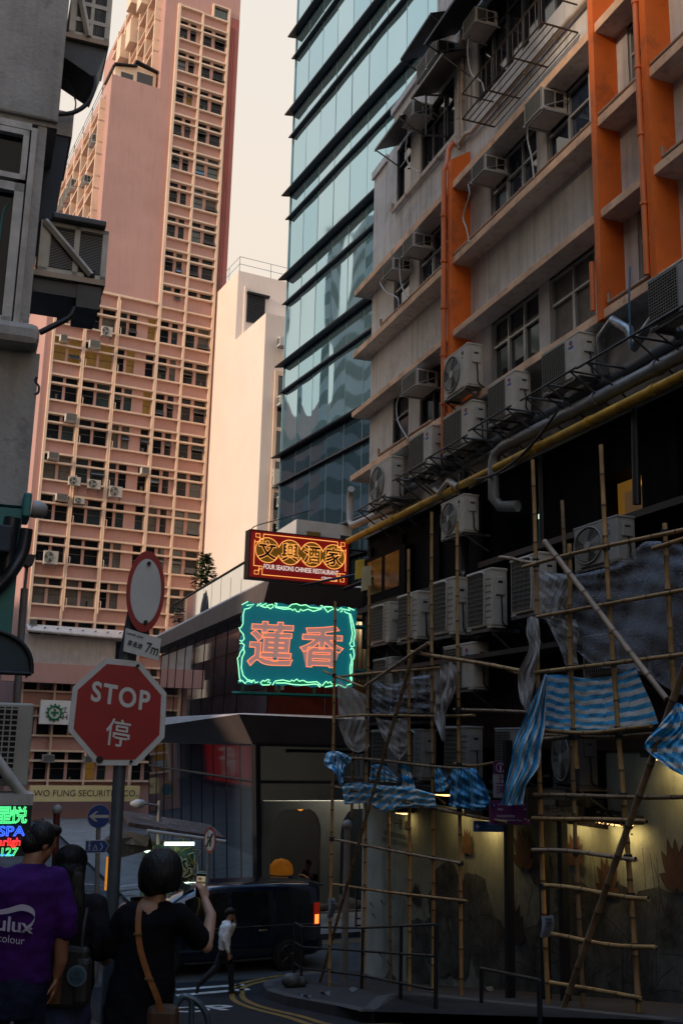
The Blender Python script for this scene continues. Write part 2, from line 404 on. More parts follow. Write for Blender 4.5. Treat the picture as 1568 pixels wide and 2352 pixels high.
# ---- dark lower storeys
LW = [(12.25,13.5,3.35,4.1),(15.05,16.15,3.4,4.0)]
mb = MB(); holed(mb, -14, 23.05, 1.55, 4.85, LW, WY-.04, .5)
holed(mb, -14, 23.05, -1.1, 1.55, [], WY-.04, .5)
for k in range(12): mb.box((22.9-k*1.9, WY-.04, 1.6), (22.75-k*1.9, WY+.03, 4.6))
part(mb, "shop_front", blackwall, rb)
mb = MB(); mb.box((-14, WY-.04, 4.85), (23.04, WY+.1, 4.93)); mb.box((-14, WY-.02, 3.2), (16.8, WY+.25, 3.3)); mb.box((16.9, WY-.02, 3.0), (23.05, WY+.3, 3.12)); mb.box((-14, WY-.02, 1.5), (23.05, WY+.62, 1.58)); mb.box((13.4, WY-.02, -.78), (23.0, WY+.75, -.70)); mb.box((18.4, WY-.02, .42), (23.0, WY+.62, .48))
part(mb, "steel_shelf", M("dark_shelf", (.012,.013,.018), .5, var=.3), rb)
# lit rooms behind the two low windows
mb = MB(); mb.box((12.2, WY-.5, 3.3), (13.55, WY-.52, 4.15)); mb.box((12.3, WY-.49, 3.35), (12.9, WY-.2, 3.8), 1); mb.box((12.95, WY-.48, 3.3), (13.0, WY-.42, 4.1), 2); mb.box((12.3, WY-.48, 3.95), (12.9, WY-.44, 4.0), 2)
part(mb, "lit_window", [M("lit_room", (.4,.22,.06), .8, var=.3, scale=3, emit=(1,.48,.08), es=.10), M("cardboard", (.35,.22,.12), .8, var=.2, emit=(1,.5,.15), es=.035), M("amber_trim", (.6,.3,.05), .6, emit=(1,.45,.05), es=.5)], rb)
mb = MB(); mb.box((15.0, WY-.5, 3.35), (16.2, WY-.52, 4.05)); mb.lathe([(.0,0),(.10,.02),(.11,.06),(.03,.14)], (15.25, WY-.2, 3.85), (0,0,1), 12, 1); mb.box((15.15, WY-.4, 3.42), (15.6, WY-.3, 3.47), 1)
part(mb, "lit_window", [M("teal_room", (.03,.10,.10), .6, var=.4, scale=2, emit=(.1,.5,.5), es=.035), M("work_light", (.8,.8,.7), .5, emit=(.75,1,.8), es=1.3)], rb)
# narrow signs / details near the corner of the dark storeys
mb = MB(); mb.box((20.4, WY+.0, 2.2), (22.9, WY+.16, 4.3)); mb.box((20.6, WY+.161, 2.4), (22.7, WY+.17, 3.2), 1); mb.box((20.7, WY+.161, 3.4), (21.5, WY+.172, 4.2), 2); mb.box((21.7, WY+.161, 3.4), (22.6, WY+.172, 4.2), 2)
part(mb, "shutter_box", [blackwall, M("old_glass", (.035,.032,.012), .15, var=.5, scale=4), M("amber_glass", (.09,.065,.01), .2, var=.5, scale=3)], rb)
# red interior wall glimpsed behind the racks
mb = MB(); mb.box((10, WY+.01, .0), (18, WY+.02, 1.4)); part(mb, "back_panel", M("dark_red_wall", (.03,.006,.005), .7, var=.4), rb)

# ---- mural wall at street level
mural_base = M("mural_wall", (.25,.29,.26), .9, var=.35, scale=.8, bump=.3, bscale=30, streak=.3, stain=((.09,.10,.115), .6, .7))
mb = MB()
holed(mb, -14, 23.05, -6, -1.1, [], WY, .1); holed(mb, -14, 13.3, -1.1, .5, [], WY, .1)
part(mb, "mural_wall", mural_base, rb)
mb = MB(); mb.box((21.7, WY, -5.2), (23.04, WY+.0019, -1.2)); part(mb, "pale_end_strip", M("mural_end", (.30,.34,.33), .9, var=.2, scale=1, streak=.3), rb)  # paler strip laid over the left end of the mural wall
def petal(mb, cx, cz, L, wd, ang, y, m=0):
    n = 9; pts = []
    for k in range(n+1):
        t = k/n; pts.append((t*L, wd*math.sin(math.pi*min(1,t*.98+.02))**.8*(1-.35*t)))
    pts += [(p[0], -p[1]) for p in reversed(pts[1:-1])]
    ca, sa = math.cos(ang), math.sin(ang)
    mb.add([(cx+a*ca-b*sa, y, cz+a*sa+b*ca) for a, b in pts], [tuple(range(len(pts)))], m)
def outline(mb, pts, wd, y, m=0):
    for i in range(len(pts)-1):
        a, b = Vector(pts[i]), Vector(pts[i+1]); d = (b-a).normalized(); nn = Vector((-d.y, d.x))*wd/2
        mb.add([(q.x, y, q.y) for q in (a+nn, b+nn, b-nn, a-nn)], [(0,1,2,3)], m)
pnt = [M("mural_red", (.10,.045,.03), .9, var=.3, scale=5), M("mural_leaf", (.075,.085,.09), .9, var=.7, scale=2.2), M("mural_ink", (.022,.022,.026), .9, var=.2), M("mural_ochre", (.13,.065,.03), .9, var=.3, scale=5)]
mb = MB(); rr = random.Random(3); yk = [0]
def yy(): yk[0] += 1; return WY+.003+yk[0]*.00012
for (px, py, R) in ((1320,2080,.62),(1265,2150,.5),(1005,2080,.5),(1090,2060,.62),(960,2150,.5),(1420,2120,.8),(1530,2150,.9),(1180,2240,.7),(1240,1990,.45),(1050,2200,.55),(1030,2045,.75),(1085,2110,.95),(1010,2170,.8),(1130,2190,.9),(1230,2230,1.0),(1300,2200,1.0),(1400,2260,1.1),(1480,2200,1.1),(960,2230,.6),(1340,2280,.8),(900,2260,.35),(1500,2280,.8)):
    u, z = ST.at(px, py, WY); n = 22; y = yy(); pts = []
    for k in range(n):
        a = 6.283*k/n; q = R*(.92+.05*math.sin(a*5+px)+.03*math.sin(a*9+py)+rr.uniform(-.03,.03)); pts.append((u+q*math.cos(a), z+q*.72*math.sin(a)))
    mb.add([(a, y, b) for a, b in pts], [tuple(range(n))], 1)
    for k in range(0, n, 2): outline(mb, [(u, z), ((u+pts[k][0])/2+.02, (z+pts[k][1])/2+.03), pts[k]], .012, yy(), 2)
def lotus(px, py, s, m=0):
    u, z = ST.at(px, py, WY)
    for k, a in enumerate((20, 160, 55, 125, 90, 75, 108)):
        L = s*(.62 if k < 2 else .85 if k < 4 else 1.0); y = yy(); petal(mb, u, z, L, s*.185, R_(a), y, 2); petal(mb, u, z, L*.95, s*.165, R_(a), yy(), m)
lotus(1205,1990,.62); lotus(1076,1958,.42,3); lotus(1185,2160,.62,2); lotus(1400,2055,.52); lotus(1560,2040,.62); lotus(960,2075,.4,2); lotus(1325,1985,.45); lotus(890,2320,.3,2)
for k in range(70):
    px, py = rr.uniform(930, 1560), rr.uniform(2050, 2330); u, z = ST.at(px, py, WY); h = rr.uniform(.3, .9); b = rr.uniform(-.2, .2)
    outline(mb, [(u, z), (u+b*.3, z+h*.5), (u+b, z+h)], .012, yy(), 2)
for (px, py) in ((905,2060),(885,2075),(860,2080),(900,2215),(880,2195),(865,2105)):
    u, z = ST.at(px, py, WY); petal(mb, u, z, .16, .03, R_(20), yy(), 2); petal(mb, u-.02, z, .07, .03, R_(200), yy(), 2)
mural = part(mb, "lotus_mural", pnt, rb)
# brush writing on the mural
def write(parent, name, s, P, nx, size, mat, fr=None, **k):
    me = text_mesh(s, size, **k); mb = MB(); mb.mesh(me, 0, face_T(P, nx)); return part(mb, name, mat, parent)
ink = M("mural_ink", (.012,.012,.016), .9)
for (s, px, py, sz) in (("一唐  溫",922,1893,.2),("庭畫",935,1896,.16),("綠翠穀種是津 東風西城人不似",912,1919,.105),("悠夜空御道上飄 至今猶說南來賦",910,1935,.105)):
    u, z = ST.at(px, py, WY+.01); write(rb, "mural_writing", s, Vector((u, WY+.012, z)), Vector((-1,0,0)), sz*1.1, ink)
u, z = ST.at(893, 1885, WY+.01); write(rb, "mural_writing", "花", Vector((u, WY+.012, z)), Vector((-1,0,0)), .28, M("mural_seal", (.3,.05,.03), .9))
# ================================================================ pink tower
pink = M("pink_wall", (.50,.285,.24), .9, var=.09, scale=.25, bump=.2, bscale=8, streak=.16, stain=((.43,.23,.19), .12, .6))
cream = M("cream_concrete", (.80,.59,.43), .85, var=.10, scale=.6, streak=.2)
brown = M("brown_pink_wall", (.40,.13,.10), .9, var=.1, scale=.5, streak=.2)
PY = 68.0
tw = fthing("pink_tower", "tall salmon pink tower block with a cream grid of windows behind the signs", "tower block", PT, (19.65, PY, -5.0))
Z0, DZ = 54.0, 2.737
def lint(k): return Z0-(k-1)*DZ                # top of the lintel beam of row k
rows_strip = list(range(1, 22)); rows_low = list(range(10, 22))
bays_low = [(12.55, 14.40), (14.56, 16.62), (16.78, 19.55)]
bays_str = [(19.78, 21.48), (21.64, 23.56)]
cells = []
for k in rows_strip:
    for b in bays_str: cells.append((k, b, 's'))
for k in rows_low:
    for i, b in enumerate(bays_low): cells.append((k, b, 'l%d' % i))
def cellz(k):
    t = lint(k); return t-.13, t-.60, t-.74, t-1.82, t-1.94   # transom top/bottom, window top/bottom, sill bottom
holes = []; subw = []
for (k, (a, b), kd) in cells:
    t1, t0, w1, w0, sb = cellz(k)
    m = (a+b)/2
    if kd == 's':
        cuts = [(a+.03, a+(b-a)*.40), (a+(b-a)*.53, a+(b-a)*(.80 if b < 21.6 else .97))]
    elif kd == 'l2': cuts = [(a+.05, a+.62), (a+.80, a+1.36), (b-.62, b-.05)]
    else: cuts = [(a+.04, m-.09), (m+.09, b-.04)]
    for c in cuts: holes.append((c[0], c[1], t0, t1)); holes.append((c[0], c[1], w0, w1))
    subw.append((k, a, b, kd, cuts))
mb = MB()
holed(mb, 15.0, 24.6, 30.4, 62, [h for h in holes if h[2] > 30.4], PY, .10, 0, 1, out=-1)
holed(mb, 11.95, 24.6, -6, 30.4, [h for h in holes if h[3] < 30.4], PY, .10, 0, 1, out=-1)
part(mb, "front_wall", [pink, cream], tw)
# the sides: the tall shaft's left edge is hidden; the mid block ends at 47.5 m, the shaft rises on
mb = MB()
mb.quad((18.6, PY, 47.5), (18.6, PY+20, 47.5), (18.6, PY+20, 62), (18.6, PY, 62)); mb.quad((15.0, PY+.01, 30.4), (15.0, PY+26, 30.4), (15.0, PY+26, 47.5), (15.0, PY+.01, 47.5))
mb.quad((11.95, PY, -6), (11.95, PY+30, -6), (11.95, PY+30, 30.4), (11.95, PY, 30.4)); mb.quad((11.95, PY, 30.4), (11.95, PY+30, 30.4), (15, PY+30, 30.4), (15, PY, 30.4))
mb.quad((15.0, PY, 47.5), (15, PY+26, 47.5), (18.6, PY+26, 47.5), (18.6, PY, 47.5)); mb.quad((18.6, PY+20, 47), (24.6, PY+20, 47), (24.6, PY+20, 62), (18.6, PY+20, 62))
mb.box((18.6, PY, 62), (24.6, PY+20, 62.2)); mb.box((18.6, PY+.3, 62.2), (22.5, PY+12, 72))
part(mb, "side_wall", pink, tw)
mb = MB(); mb.quad((24.6, PY, -6), (24.6, PY+20, -6), (24.6, PY+20, 62), (24.6, PY, 62))
for x in (23.84, 23.98, 24.12, 24.27): mb.tube([(x, PY-.06, -5), (x, PY-.06, 54.7)], .05, 6, 0)
mb.box((23.72, PY-.02, -5), (24.6, PY+.02, 55.6)); part(mb, "pipe_wall", brown, tw)
# knock the front wall's upper left away: the shaft front above 47.5 starts at 18.6
w_ = [o for o in tw.children if o.name.startswith("front_wall")][0]
bm = bmesh.new(); bm.from_mesh(w_.data)
bmesh.ops.bisect_plane(bm, geom=bm.verts[:]+bm.edges[:]+bm.faces[:], plane_co=(0,0,47.5), plane_no=(0,0,1)); bmesh.ops.bisect_plane(bm, geom=bm.verts[:]+bm.edges[:]+bm.faces[:], plane_co=(18.6,0,0), plane_no=(1,0,0))
bmesh.ops.delete(bm, geom=[f for f in bm.faces if f.calc_center_median().x < 18.6 and f.calc_center_median().z > 47.5], context='FACES'); bm.to_mesh(w_.data); bm.free()
# cream grid: fins and beams, each run of beams one part per storey is a surface pattern of the grid
FD = .26
mb = MB()
for x, z0, z1, wd in ((12.46,-3.2,30.4,.16),(14.48,-3.2,30.4,.13),(16.70,-3.2,30.4,.13),(19.66,-3.2,55.1,.2),(21.56,-3.2,55.0,.15),(23.66,-3.2,56.0,.17)):
    mb.box((x-wd/2, PY-FD, z0), (x+wd/2, PY-.001, z1))
part(mb, "vertical_fins", cream, tw)
mb = MB(); mb.box((12.55, PY-FD+.03, 30.3), (19.55, PY-.001, 30.46)); mb.box((19.77, PY-FD+.02, 54.92), (21.48, PY-.001, 55.06)); mb.box((21.65, PY-FD+.02, 54.85), (23.57, PY-.001, 54.98)); mb.box((22.3, PY-FD, 56.0), (23.74, PY-.001, 56.12)); mb.box((22.3, PY-FD, 54.98), (22.42, PY-.001, 56.0))
for (k, (a, b), kd) in cells:
    t = lint(k); zs = [(t-.12, t), (t-.73, t-.61), (t-1.93, t-1.82)]
    for z0, z1 in zs: mb.box((a-.02, PY-FD+.03, z0), (b+.02, PY-.001, z1))
part(mb, "horizontal_beams", cream, tw)
# windows, one object per bay and storey
paneA = M("office_pane", (.012,.014,.019), .1, var=.6, scale=.35, spec=.25); paneB = M("office_blind", (.10,.09,.08), .7, var=.4, scale=.8); paneL = M("office_lit", (.12,.06,.012), .6, var=.6, scale=1.5, emit=(1,.5,.08), es=.07)
paneG = M("office_glass_sky", (.03,.045,.05), .06, var=.5, scale=.3, spec=.9)
bar_m = M("steel_sash", (.12,.095,.075), .5, var=.2)
rw = random.Random(11); nwin = 0
subw.sort(key=lambda s: s[0], reverse=True)
stuff = MB()
for (k, a, b, kd, cuts) in subw:
    t1, t0, w1, w0, sb = cellz(k); mb = MB() if nwin < 99 else stuff
    for ci, (c, d) in enumerate(cuts):
        y = PY+.09
        q = rw.random(); mi = 0
        if q < .16: mi = 1
        elif q > .80: mi = 3
        if k in (11,) and kd in ('l0', 'l1'): mi = 2
        if rw.random() < .04: mi = 2
        if k == 17 and kd != 's' and rw.random() < .5: mi = 1
        mb.quad((c, y, w0), (d, y, w0), (d, y, w1), (c, y, w1), mi); mb.quad((c, y, t0), (d, y, t0), (d, y, t1), (c, y, t1), mi if rw.random() < .6 else 0)
        hz = w0+(w1-w0)*(.5 if kd == 's' else .62)
        mb.box((c, y-.05, hz-.015), (d, y-.005, hz+.015), 4); mb.box((c, y-.05, w0), (d, y-.005, w0+.03), 4); mb.box((c, y-.05, t0), (d, y-.005, t0+.03), 4)
        if rw.random() < (.38 if kd in ('s', 'l2') else .08):    # a top-hung sash standing open
            z1 = hz if rw.random() < .3 else w1; h = .38; o_ = rw.uniform(.12, .3)
            mb.add([(c+.02, y-.06, z1), (d-.02, y-.06, z1), (d-.02, y-.06-o_, z1-h), (c+.02, y-.06-o_, z1-h)], [(0,1,2,3)], 3)
            mb.tube([(c+.02, y-.06-o_, z1-h), (d-.02, y-.06-o_, z1-h)], .022, 4, 4); mb.tube([(c+.02, y-.06, z1), (c+.02, y-.06-o_, z1-h)], .018, 4, 4); mb.tube([(d-.02, y-.06, z1), (d-.02, y-.06-o_, z1-h)], .018, 4, 4)
        # dim things standing in the room
        if rw.random() < .25:
            x = rw.uniform(c+.1, max(c+.11, d-.3)); mb.box((x, y-.012, w0+.03), (x+rw.uniform(.1,.25), y-.006, w0+rw.uniform(.15,.5)), rw.choice((1,1,3)))
    if nwin < 99: part(mb, "window", [paneA, paneB, paneL, paneG, bar_m], tw); nwin += 1
if stuff.v: 
    so_ = part(stuff, "windows", [paneA, paneB, paneL, paneG, bar_m], tw); so_['kind'] = 'stuff'
mb = MB(); mb.quad((22.42, PY+.1, 55.0), (23.6, PY+.1, 55.0), (23.6, PY+.1, 56.0), (22.42, PY+.1, 56.0)); mb.box((22.42, PY-.03, 55.0), (23.6, PY-.005, 55.98)); part(mb, "window", paneG, tw)
# left side: cream frames and deep reveals running away
def side_grid(x, y0, y1, z0, z1, dz, dy):
    mb = MB(); n = int((y1-y0)/dy)
    for k in range(n+1): mb.box((x-.45, y0+k*dy-.1, z0), (x-.001, y0+k*dy+.1, z1))
    z = z0; zz_ = []
    while z < z1-.3:
        mb.box((x-.43, y0-.1, z), (x-.001, y1+.1, z+.14)); zz_.append(z); mb.box((x-.40, y0-.1, z+1.0), (x-.001, y1+.1, z+1.1)); z += dz
    part(mb, "side_frame", cream, tw)
    mb = MB()
    for z in zz_:
        for k in range(n): mb.quad((x-.02, y0+k*dy+.15, z+1.15), (x-.02, y0+(k+1)*dy-.15, z+1.15), (x-.02, y0+(k+1)*dy-.15, z+2.4), (x-.02, y0+k*dy+.15, z+2.4))
    w2 = part(mb, "side_windows", M("side_pane", (.10,.055,.035), .3, var=.5), tw); w2['kind'] = 'stuff'
side_grid(15.0, PY+1.4, PY+25, 30.6, 46.2, 2.737, 2.6); side_grid(18.6, PY+1.2, PY+15, 48.5, 61, 2.737, 2.4)
# box balconies at the very top of the shaft's side
for (yy_, z) in ((3.5,57),(6.5,55.5),(9.5,56),(7,59.5)): mb = MB(); mb.box((17.6, PY+yy_, z), (18.6, PY+yy_+1.4, z+2.2)); part(mb, "box_balcony", cream, tw)
# hut and rails on the lower roof
mb = MB(); mb.prism([(15.35,47.5),(18.45,47.5),(18.45,49.1),(16.9,49.35),(16.9,49.1),(15.35,48.7)], PY+.7, PY+3.2, lambda a, b, h: (a, h, b))
for a, b, c, d in ((15.8,16.7,47.7,48.4),(17.0,18.2,47.5,48.8)): mb.box((a, PY+.66, c), (b, PY+.69, d), 1)
mb.prism([(15.2,48.72),(16.95,49.12),(16.95,49.2),(15.2,48.8)], PY+.4, PY+3.4, lambda a, b, h: (a, h, b), 2); mb.prism([(16.8,49.5),(18.55,49.1),(18.55,49.2),(16.8,49.6)], PY+.4, PY+3.4, lambda a, b, h: (a, h, b), 2)
hut = fixn(part(mb, "roof_hut", [cream, dkpane, darkmetal], tw))
mb = MB()
for k in range(9): mb.tube([(15.08, PY+.3+k*3, 47.5), (15.08, PY+.3+k*3, 48.5)], .025, 4)
mb.tube([(15.08, PY+.3, 48.5), (15.08, PY+25, 48.5)], .022, 4); mb.tube([(15.08, PY+.3, 48.05), (15.08, PY+25, 48.05)], .018, 4); part(mb, "roof_rail", darkmetal, tw)
mb = MB(); mb.tube([(17.2, PY+14, 60), (17.2, PY+14, 70)], .05, 5)
for k in range(10): mb.tube([(16.95, PY+14, 66+k*.4), (17.45, PY+14, 66+k*.4)], .03, 4)
part(mb, "antenna", darkmetal, tw)
# rainwater pipes with brackets down two fins
mb = MB()
for x in (14.58, 16.8):
    mb.tube([(x, PY-FD-.05, 8.0), (x, PY-FD-.05, 30.0)], .035, 6)
    for k in rows_low[:9]: mb.tube([(x, PY-FD-.05, lint(k)-1.4), (x+.14, PY-FD-.05, lint(k)-1.4), (x+.14, PY-FD-.05, lint(k)-2.0), (x, PY-FD-.05, lint(k)-2.0)], .03, 5)
part(mb, "rainwater_pipe", cream, tw)
# projecting white canopy and plain podium band
mb = MB(); mb.prism([(PY-1.5, 6.55), (PY-.36, 7.0), (PY-.36, 6.85), (PY-1.5, 6.4)], 12.3, 19.3, lambda a, b, h: (h, a, b)); mb.tube([(12.2, PY-1.5, 6.5), (19.3, PY-1.5, 6.38)], .12, 8)
for k in range(9): mb.box((12.5+k*.8, PY-1.5, 6.72), (12.55+k*.8, PY-.4, 6.76), 1)
fixn(part(mb, "canopy", [M("white_sheet", (.58,.54,.50), .5, var=.15, streak=.3), darkmetal], tw))
mb = MB(); mb.box((11.9, PY-.9, 4.55), (19.5, PY-.36, 6.35), 0); mb.box((11.0, PY-1.1, 3.35), (19.6, PY-.36, 4.55), 1); mb.box((18.0, PY-.93, 4.9), (19.4, PY-.905, 6.2), 2)
part(mb, "podium_band", [M("white_panel", (.46,.42,.40), .7, var=.12, streak=.25), pink, dkpane], tw)
fixn(w_)

# ================================================================ cream block between the towers
mc = M("cream_render", (.80,.67,.57), .9, var=.05, scale=.3, streak=.08); ms = M("cream_render_side", (.66,.50,.44), .9, var=.06, scale=.3, streak=.15)
MF = Fr(-27.0); MY = -23.9
md = fthing("cream_building", "pale cream windowless block with a railed roof between pink and glass towers", "building", MF, (58.3, MY, -5.0))
mb = MB(); mb.box((58.3, MY, -5), (80, MY-22, 27.1)); part(mb, "wall", mc, md)
mb = MB(); mb.box((63.7, MY-.01, 27.1), (80, MY-22, 32.3)); mb.box((63.55, MY-.5, 27.1), (63.7, MY-.65, 31.2)); up_ = part(mb, "stair_tower", mc, md)
mb = MB(); mb.box((63.62, MY-.75, 28.6), (63.69, MY-2.1, 30.6)); mb.box((63.4, MY-.65, 30.65), (63.7, MY-2.35, 30.8), 1)
for k in range(14): mb.box((63.56, MY-.8, 28.7+k*.135), (63.62, MY-2.05, 28.76+k*.135), 1)
part(mb, "louvre_window", [dkpane, darkmetal], md)
mb = MB()
P0, P1, P2 = (63.75, MY-.1), (63.75, MY-12), (74, MY-.1)
for A, B in ((P0, P1), (P0, P2)):
    for h in (.55, 1.1): mb.tube([(*A, 32.3+h), (*B, 32.3+h)], .02, 4)
    for k in range(6): t = k/5; mb.tube([(A[0]+(B[0]-A[0])*t, A[1]+(B[1]-A[1])*t, 32.3), (A[0]+(B[0]-A[0])*t, A[1]+(B[1]-A[1])*t, 33.4)], .02, 4)
part(mb, "roof_rail", M("teal_rail", (.10,.17,.19), .5), md)
# strip of dark window slots on its right-hand face
u0 = .78
mb = MB(); mb.box((58.20, MY-u0, -5), (58.3, MY-u0-.22, 23.3)); mb.box((58.20, MY-u0-.22, 23.0), (58.3, MY-9, 23.3))
for k in range(11): mb.box((58.22, MY-u0-.22, 21.3-k*2.0), (58.3, MY-9, 21.55-k*2.0))
part(mb, "slot_frame", cream, md)
mb = MB(); mb.box((58.26, MY-u0-.22, -5), (58.29, MY-9, 23.0)); part(mb, "slot_window", dkpane, md)
# distant pink block far left
ds = fthing("distant_building", "small distant pale pink block beyond the pink tower's left side", "building", PT, (14.0, 118, -5.0))
mb = MB(); mb.box((8, 118, -5), (18.3, 135, 50.5)); mb.box((11, 118, 50.5), (15, 125, 53)); part(mb, "wall", M("distant_pink", (.62,.38,.31), .9, var=.1, scale=.2), ds)
mb = MB()
for k in range(24):
    for j in range(8): mb.quad((8.4+j*1.25, 117.97, 2+k*2), (9.1+j*1.25, 117.97, 2+k*2), (9.1+j*1.25, 117.97, 3.1+k*2), (8.4+j*1.25, 117.97, 3.1+k*2))
q_ = part(mb, "windows", dkpane, ds); q_['kind'] = 'stuff'

# ================================================================ glass tower
GY = -17.0
gt = fthing("glass_tower", "blue mirrored glass tower with slanting dark fins rising behind the right building", "tower", GT, (41.7, GY, -5.0))
GFL = [12.19+4.16*k for k in range(-2, 8)]
rg = random.Random(5)
gm = []
for k in range(5):
    gm.append(M("tower_glass_%d" % k, (.30+.025*k, .53+.02*k, .66+.015*k), .02+.006*k, metal=.92, var=0))
fin_m = M("tower_fin", (.014,.014,.02), .45, metal=.3, var=.2)
low_m = M("tower_low_glass", (.09,.17,.25), .03, metal=.9, var=0)
npan = 0
for fi, z in enumerate(GFL):
    mb = MB(); mb.prism([(GY, z-.12), (GY+.38, z-.20), (GY+.40, z-.15), (GY, z+.08)], 14, 40.25, lambda a, b, h: (h, a, b)); fixn(part(mb, "fin", fin_m, gt))
    mb = MB(); mb.prism([(GY, z-1.36), (GY+.22, z-1.42), (GY+.22, z-1.36), (GY, z-1.22)], 14, 40.1, lambda a, b, h: (h, a, b)); fixn(part(mb, "thin_fin", fin_m, gt))
    for j in range(10 if fi < 9 else 8):
        a = 40.0-(j+1)*1.49; b = a+1.47
        zt = z+3.9
        tx, tz, bw = rg.uniform(-.009,.009), rg.uniform(-.007,.007), rg.uniform(-.016,.016)
        def gp(s, t): return (a+(b-a)*s, GY+.012+tx*(s-.5)*1.49+tz*(t-.5)*2+bw*math.sin(math.pi*s)*math.sin(math.pi*t), z-.1+(zt-z+.2)*t)
        if npan < 99: 
            mb = MB(); mb.grid(gp, 6, 10); part(mb, "glass_panel", gm[rg.randrange(5)] if z > 11 else low_m, gt); npan += 1
mb = MB(); mb.box((14, GY-.05, -5), (40.0, GY-14, 48.6)); part(mb, "core", M("tower_core", (.015,.02,.028), .5, var=0), gt)
mb = MB()
for j in range(18): x = 40.0-j*1.49; mb.box((x-.03, GY-.04, 3), (x, GY+.02, 48.5))
part(mb, "mullions", M("tower_mullion", (.10,.17,.20), .4, metal=.5, var=0), gt)
mb = MB(); mb.box((40.0, GY-.02, 3), (40.06, GY+.06, 48.6)); part(mb, "corner_post", M("tower_corner", (.35,.5,.55), .2, metal=.8, var=0), gt)
mb = MB(); mb.box((14, GY+.0, 48.6), (40.1, GY-14, 49.2)); part(mb, "roof_edge", fin_m, gt)
# ================================================================ left-hand grey building
grey_c = M("grey_render", (.38,.36,.33), .95, var=.2, scale=1.2, bump=.9, bscale=18, streak=.3, stain=((.09,.085,.08), 1.5, .5))
navy = M("navy_board", (.022,.032,.048), .7, var=.3, scale=2)
teal = M("teal_paint", (.02,.17,.16), .5, var=.2, scale=3)
old_white = M("old_white_paint", (.48,.45,.40), .6, var=.2, scale=4, streak=.4)
LY = 12.0
def L_(x, y, Y=LY): q = XS.p(x, y, Y); return q.x, q.z
xc, ztop = L_(134, 281); xc2, _ = L_(85, 900); zl0, zl1 = L_(45, 805)[1], L_(45, 752)[1]; zb = L_(40, 1160)[1]
lb = fthing("grey_building", "grey concrete building with a worn ledge and white framed windows at the left edge", "building", XS, (xc, LY, -3.5))
mb = MB(); mb.bbox((-14, LY, ztop), (xc, LY+11, 26), .03); mb.box((-14, LY+.05, ztop-.06), (xc+.0, LY+10, ztop+.01))
part(mb, "upper_wall", grey_c, lb)
mb = MB(); mb.box((-14, LY+.5, zl1-.1), (xc-.62, LY+10, ztop)); mb.box((-14, LY+.02, zb), (xc2, LY+11, zl0)); mb.box((-14, LY+.3, -5), (xc2-.35, LY+11, zb))
part(mb, "lower_wall", grey_c, lb)
mb = MB(); mb.bbox((-14, LY-.25, zl0), (L_(89, 780)[0], LY+2.5, zl1), .09); part(mb, "ledge", grey_c, lb)
# two-part white window under the wall
xr = L_(92, 480)[0]; zt0 = L_(30, 290)[1]; zm = L_(20, 410)[1]; zb0 = L_(20, 738)[1]; xi = L_(52, 480)[0]; xj = L_(70, 480)[0]
mb = MB(); mb.quad((-7, LY+.12, zb0), (xi, LY+.12, zb0), (xi, LY+.12, zt0), (-7, LY+.12, zt0))
win = part(mb, "window", M("left_pane", (.008,.011,.015), .08, var=.5, scale=1.0, spec=.2), lb)
mb = MB(); t = .07
for a, b, c, d in ((-7, xi, zb0, zb0+t), (-7, xi, zm-.13, zm-.02), (-7, xi, zm+.03, zm+.1), (-7, xi, zt0-t, zt0), (xi-.11, xi, zb0, zm-.02), (xi-.07, xi, zm+.03, zt0), (xi+.02, xj, zl1, zt0+.05), (-7, xi+.02, zt0+.01, zt0+.1)): mb.box((a, LY+.02, c), (b, LY+.11, d))
mb.build("frame", old_white, win, Matrix.Translation(Vector((0,0,0))))
mb = MB(); mb.tube(smooth_path([(L_(0,540)[0], LY+.11, L_(0,540)[1]), (L_(8,480)[0], LY+.115, L_(8,480)[1]), (L_(22,455)[0], LY+.115, L_(22,455)[1])]), .012, 5); mb.build("cable", teal, win)
mb = MB(); mb.box((xj+.0, LY+.06, zl1-.05), (xr, LY+.5, zt0+.12)); part(mb, "corner_pier", grey_c, lb)
# boarded bay on the street side, past the corner
a0 = L_(128, 282, 13.0); a1 = L_(166, 315, 13.0); b1 = L_(100, 510, 13.0); b2 = L_(128, 500, 13.0)
mb = MB(); mb.box((xr-.1, 13.0, a1[1]), (a1[0], 14.2, a0[1]+.2)); part(mb, "bay_cap", grey_c, lb)
mb = MB(); mb.prism([(xr-.1, b1[1]-.05), (b2[0], b2[1]), (L_(160,325,13.0)[0], a1[1]), (xr-.1, a1[1])], 13.02, 14.1, lambda a, b, h: (a, h, b)); fixn(part(mb, "boarded_bay", navy, lb))
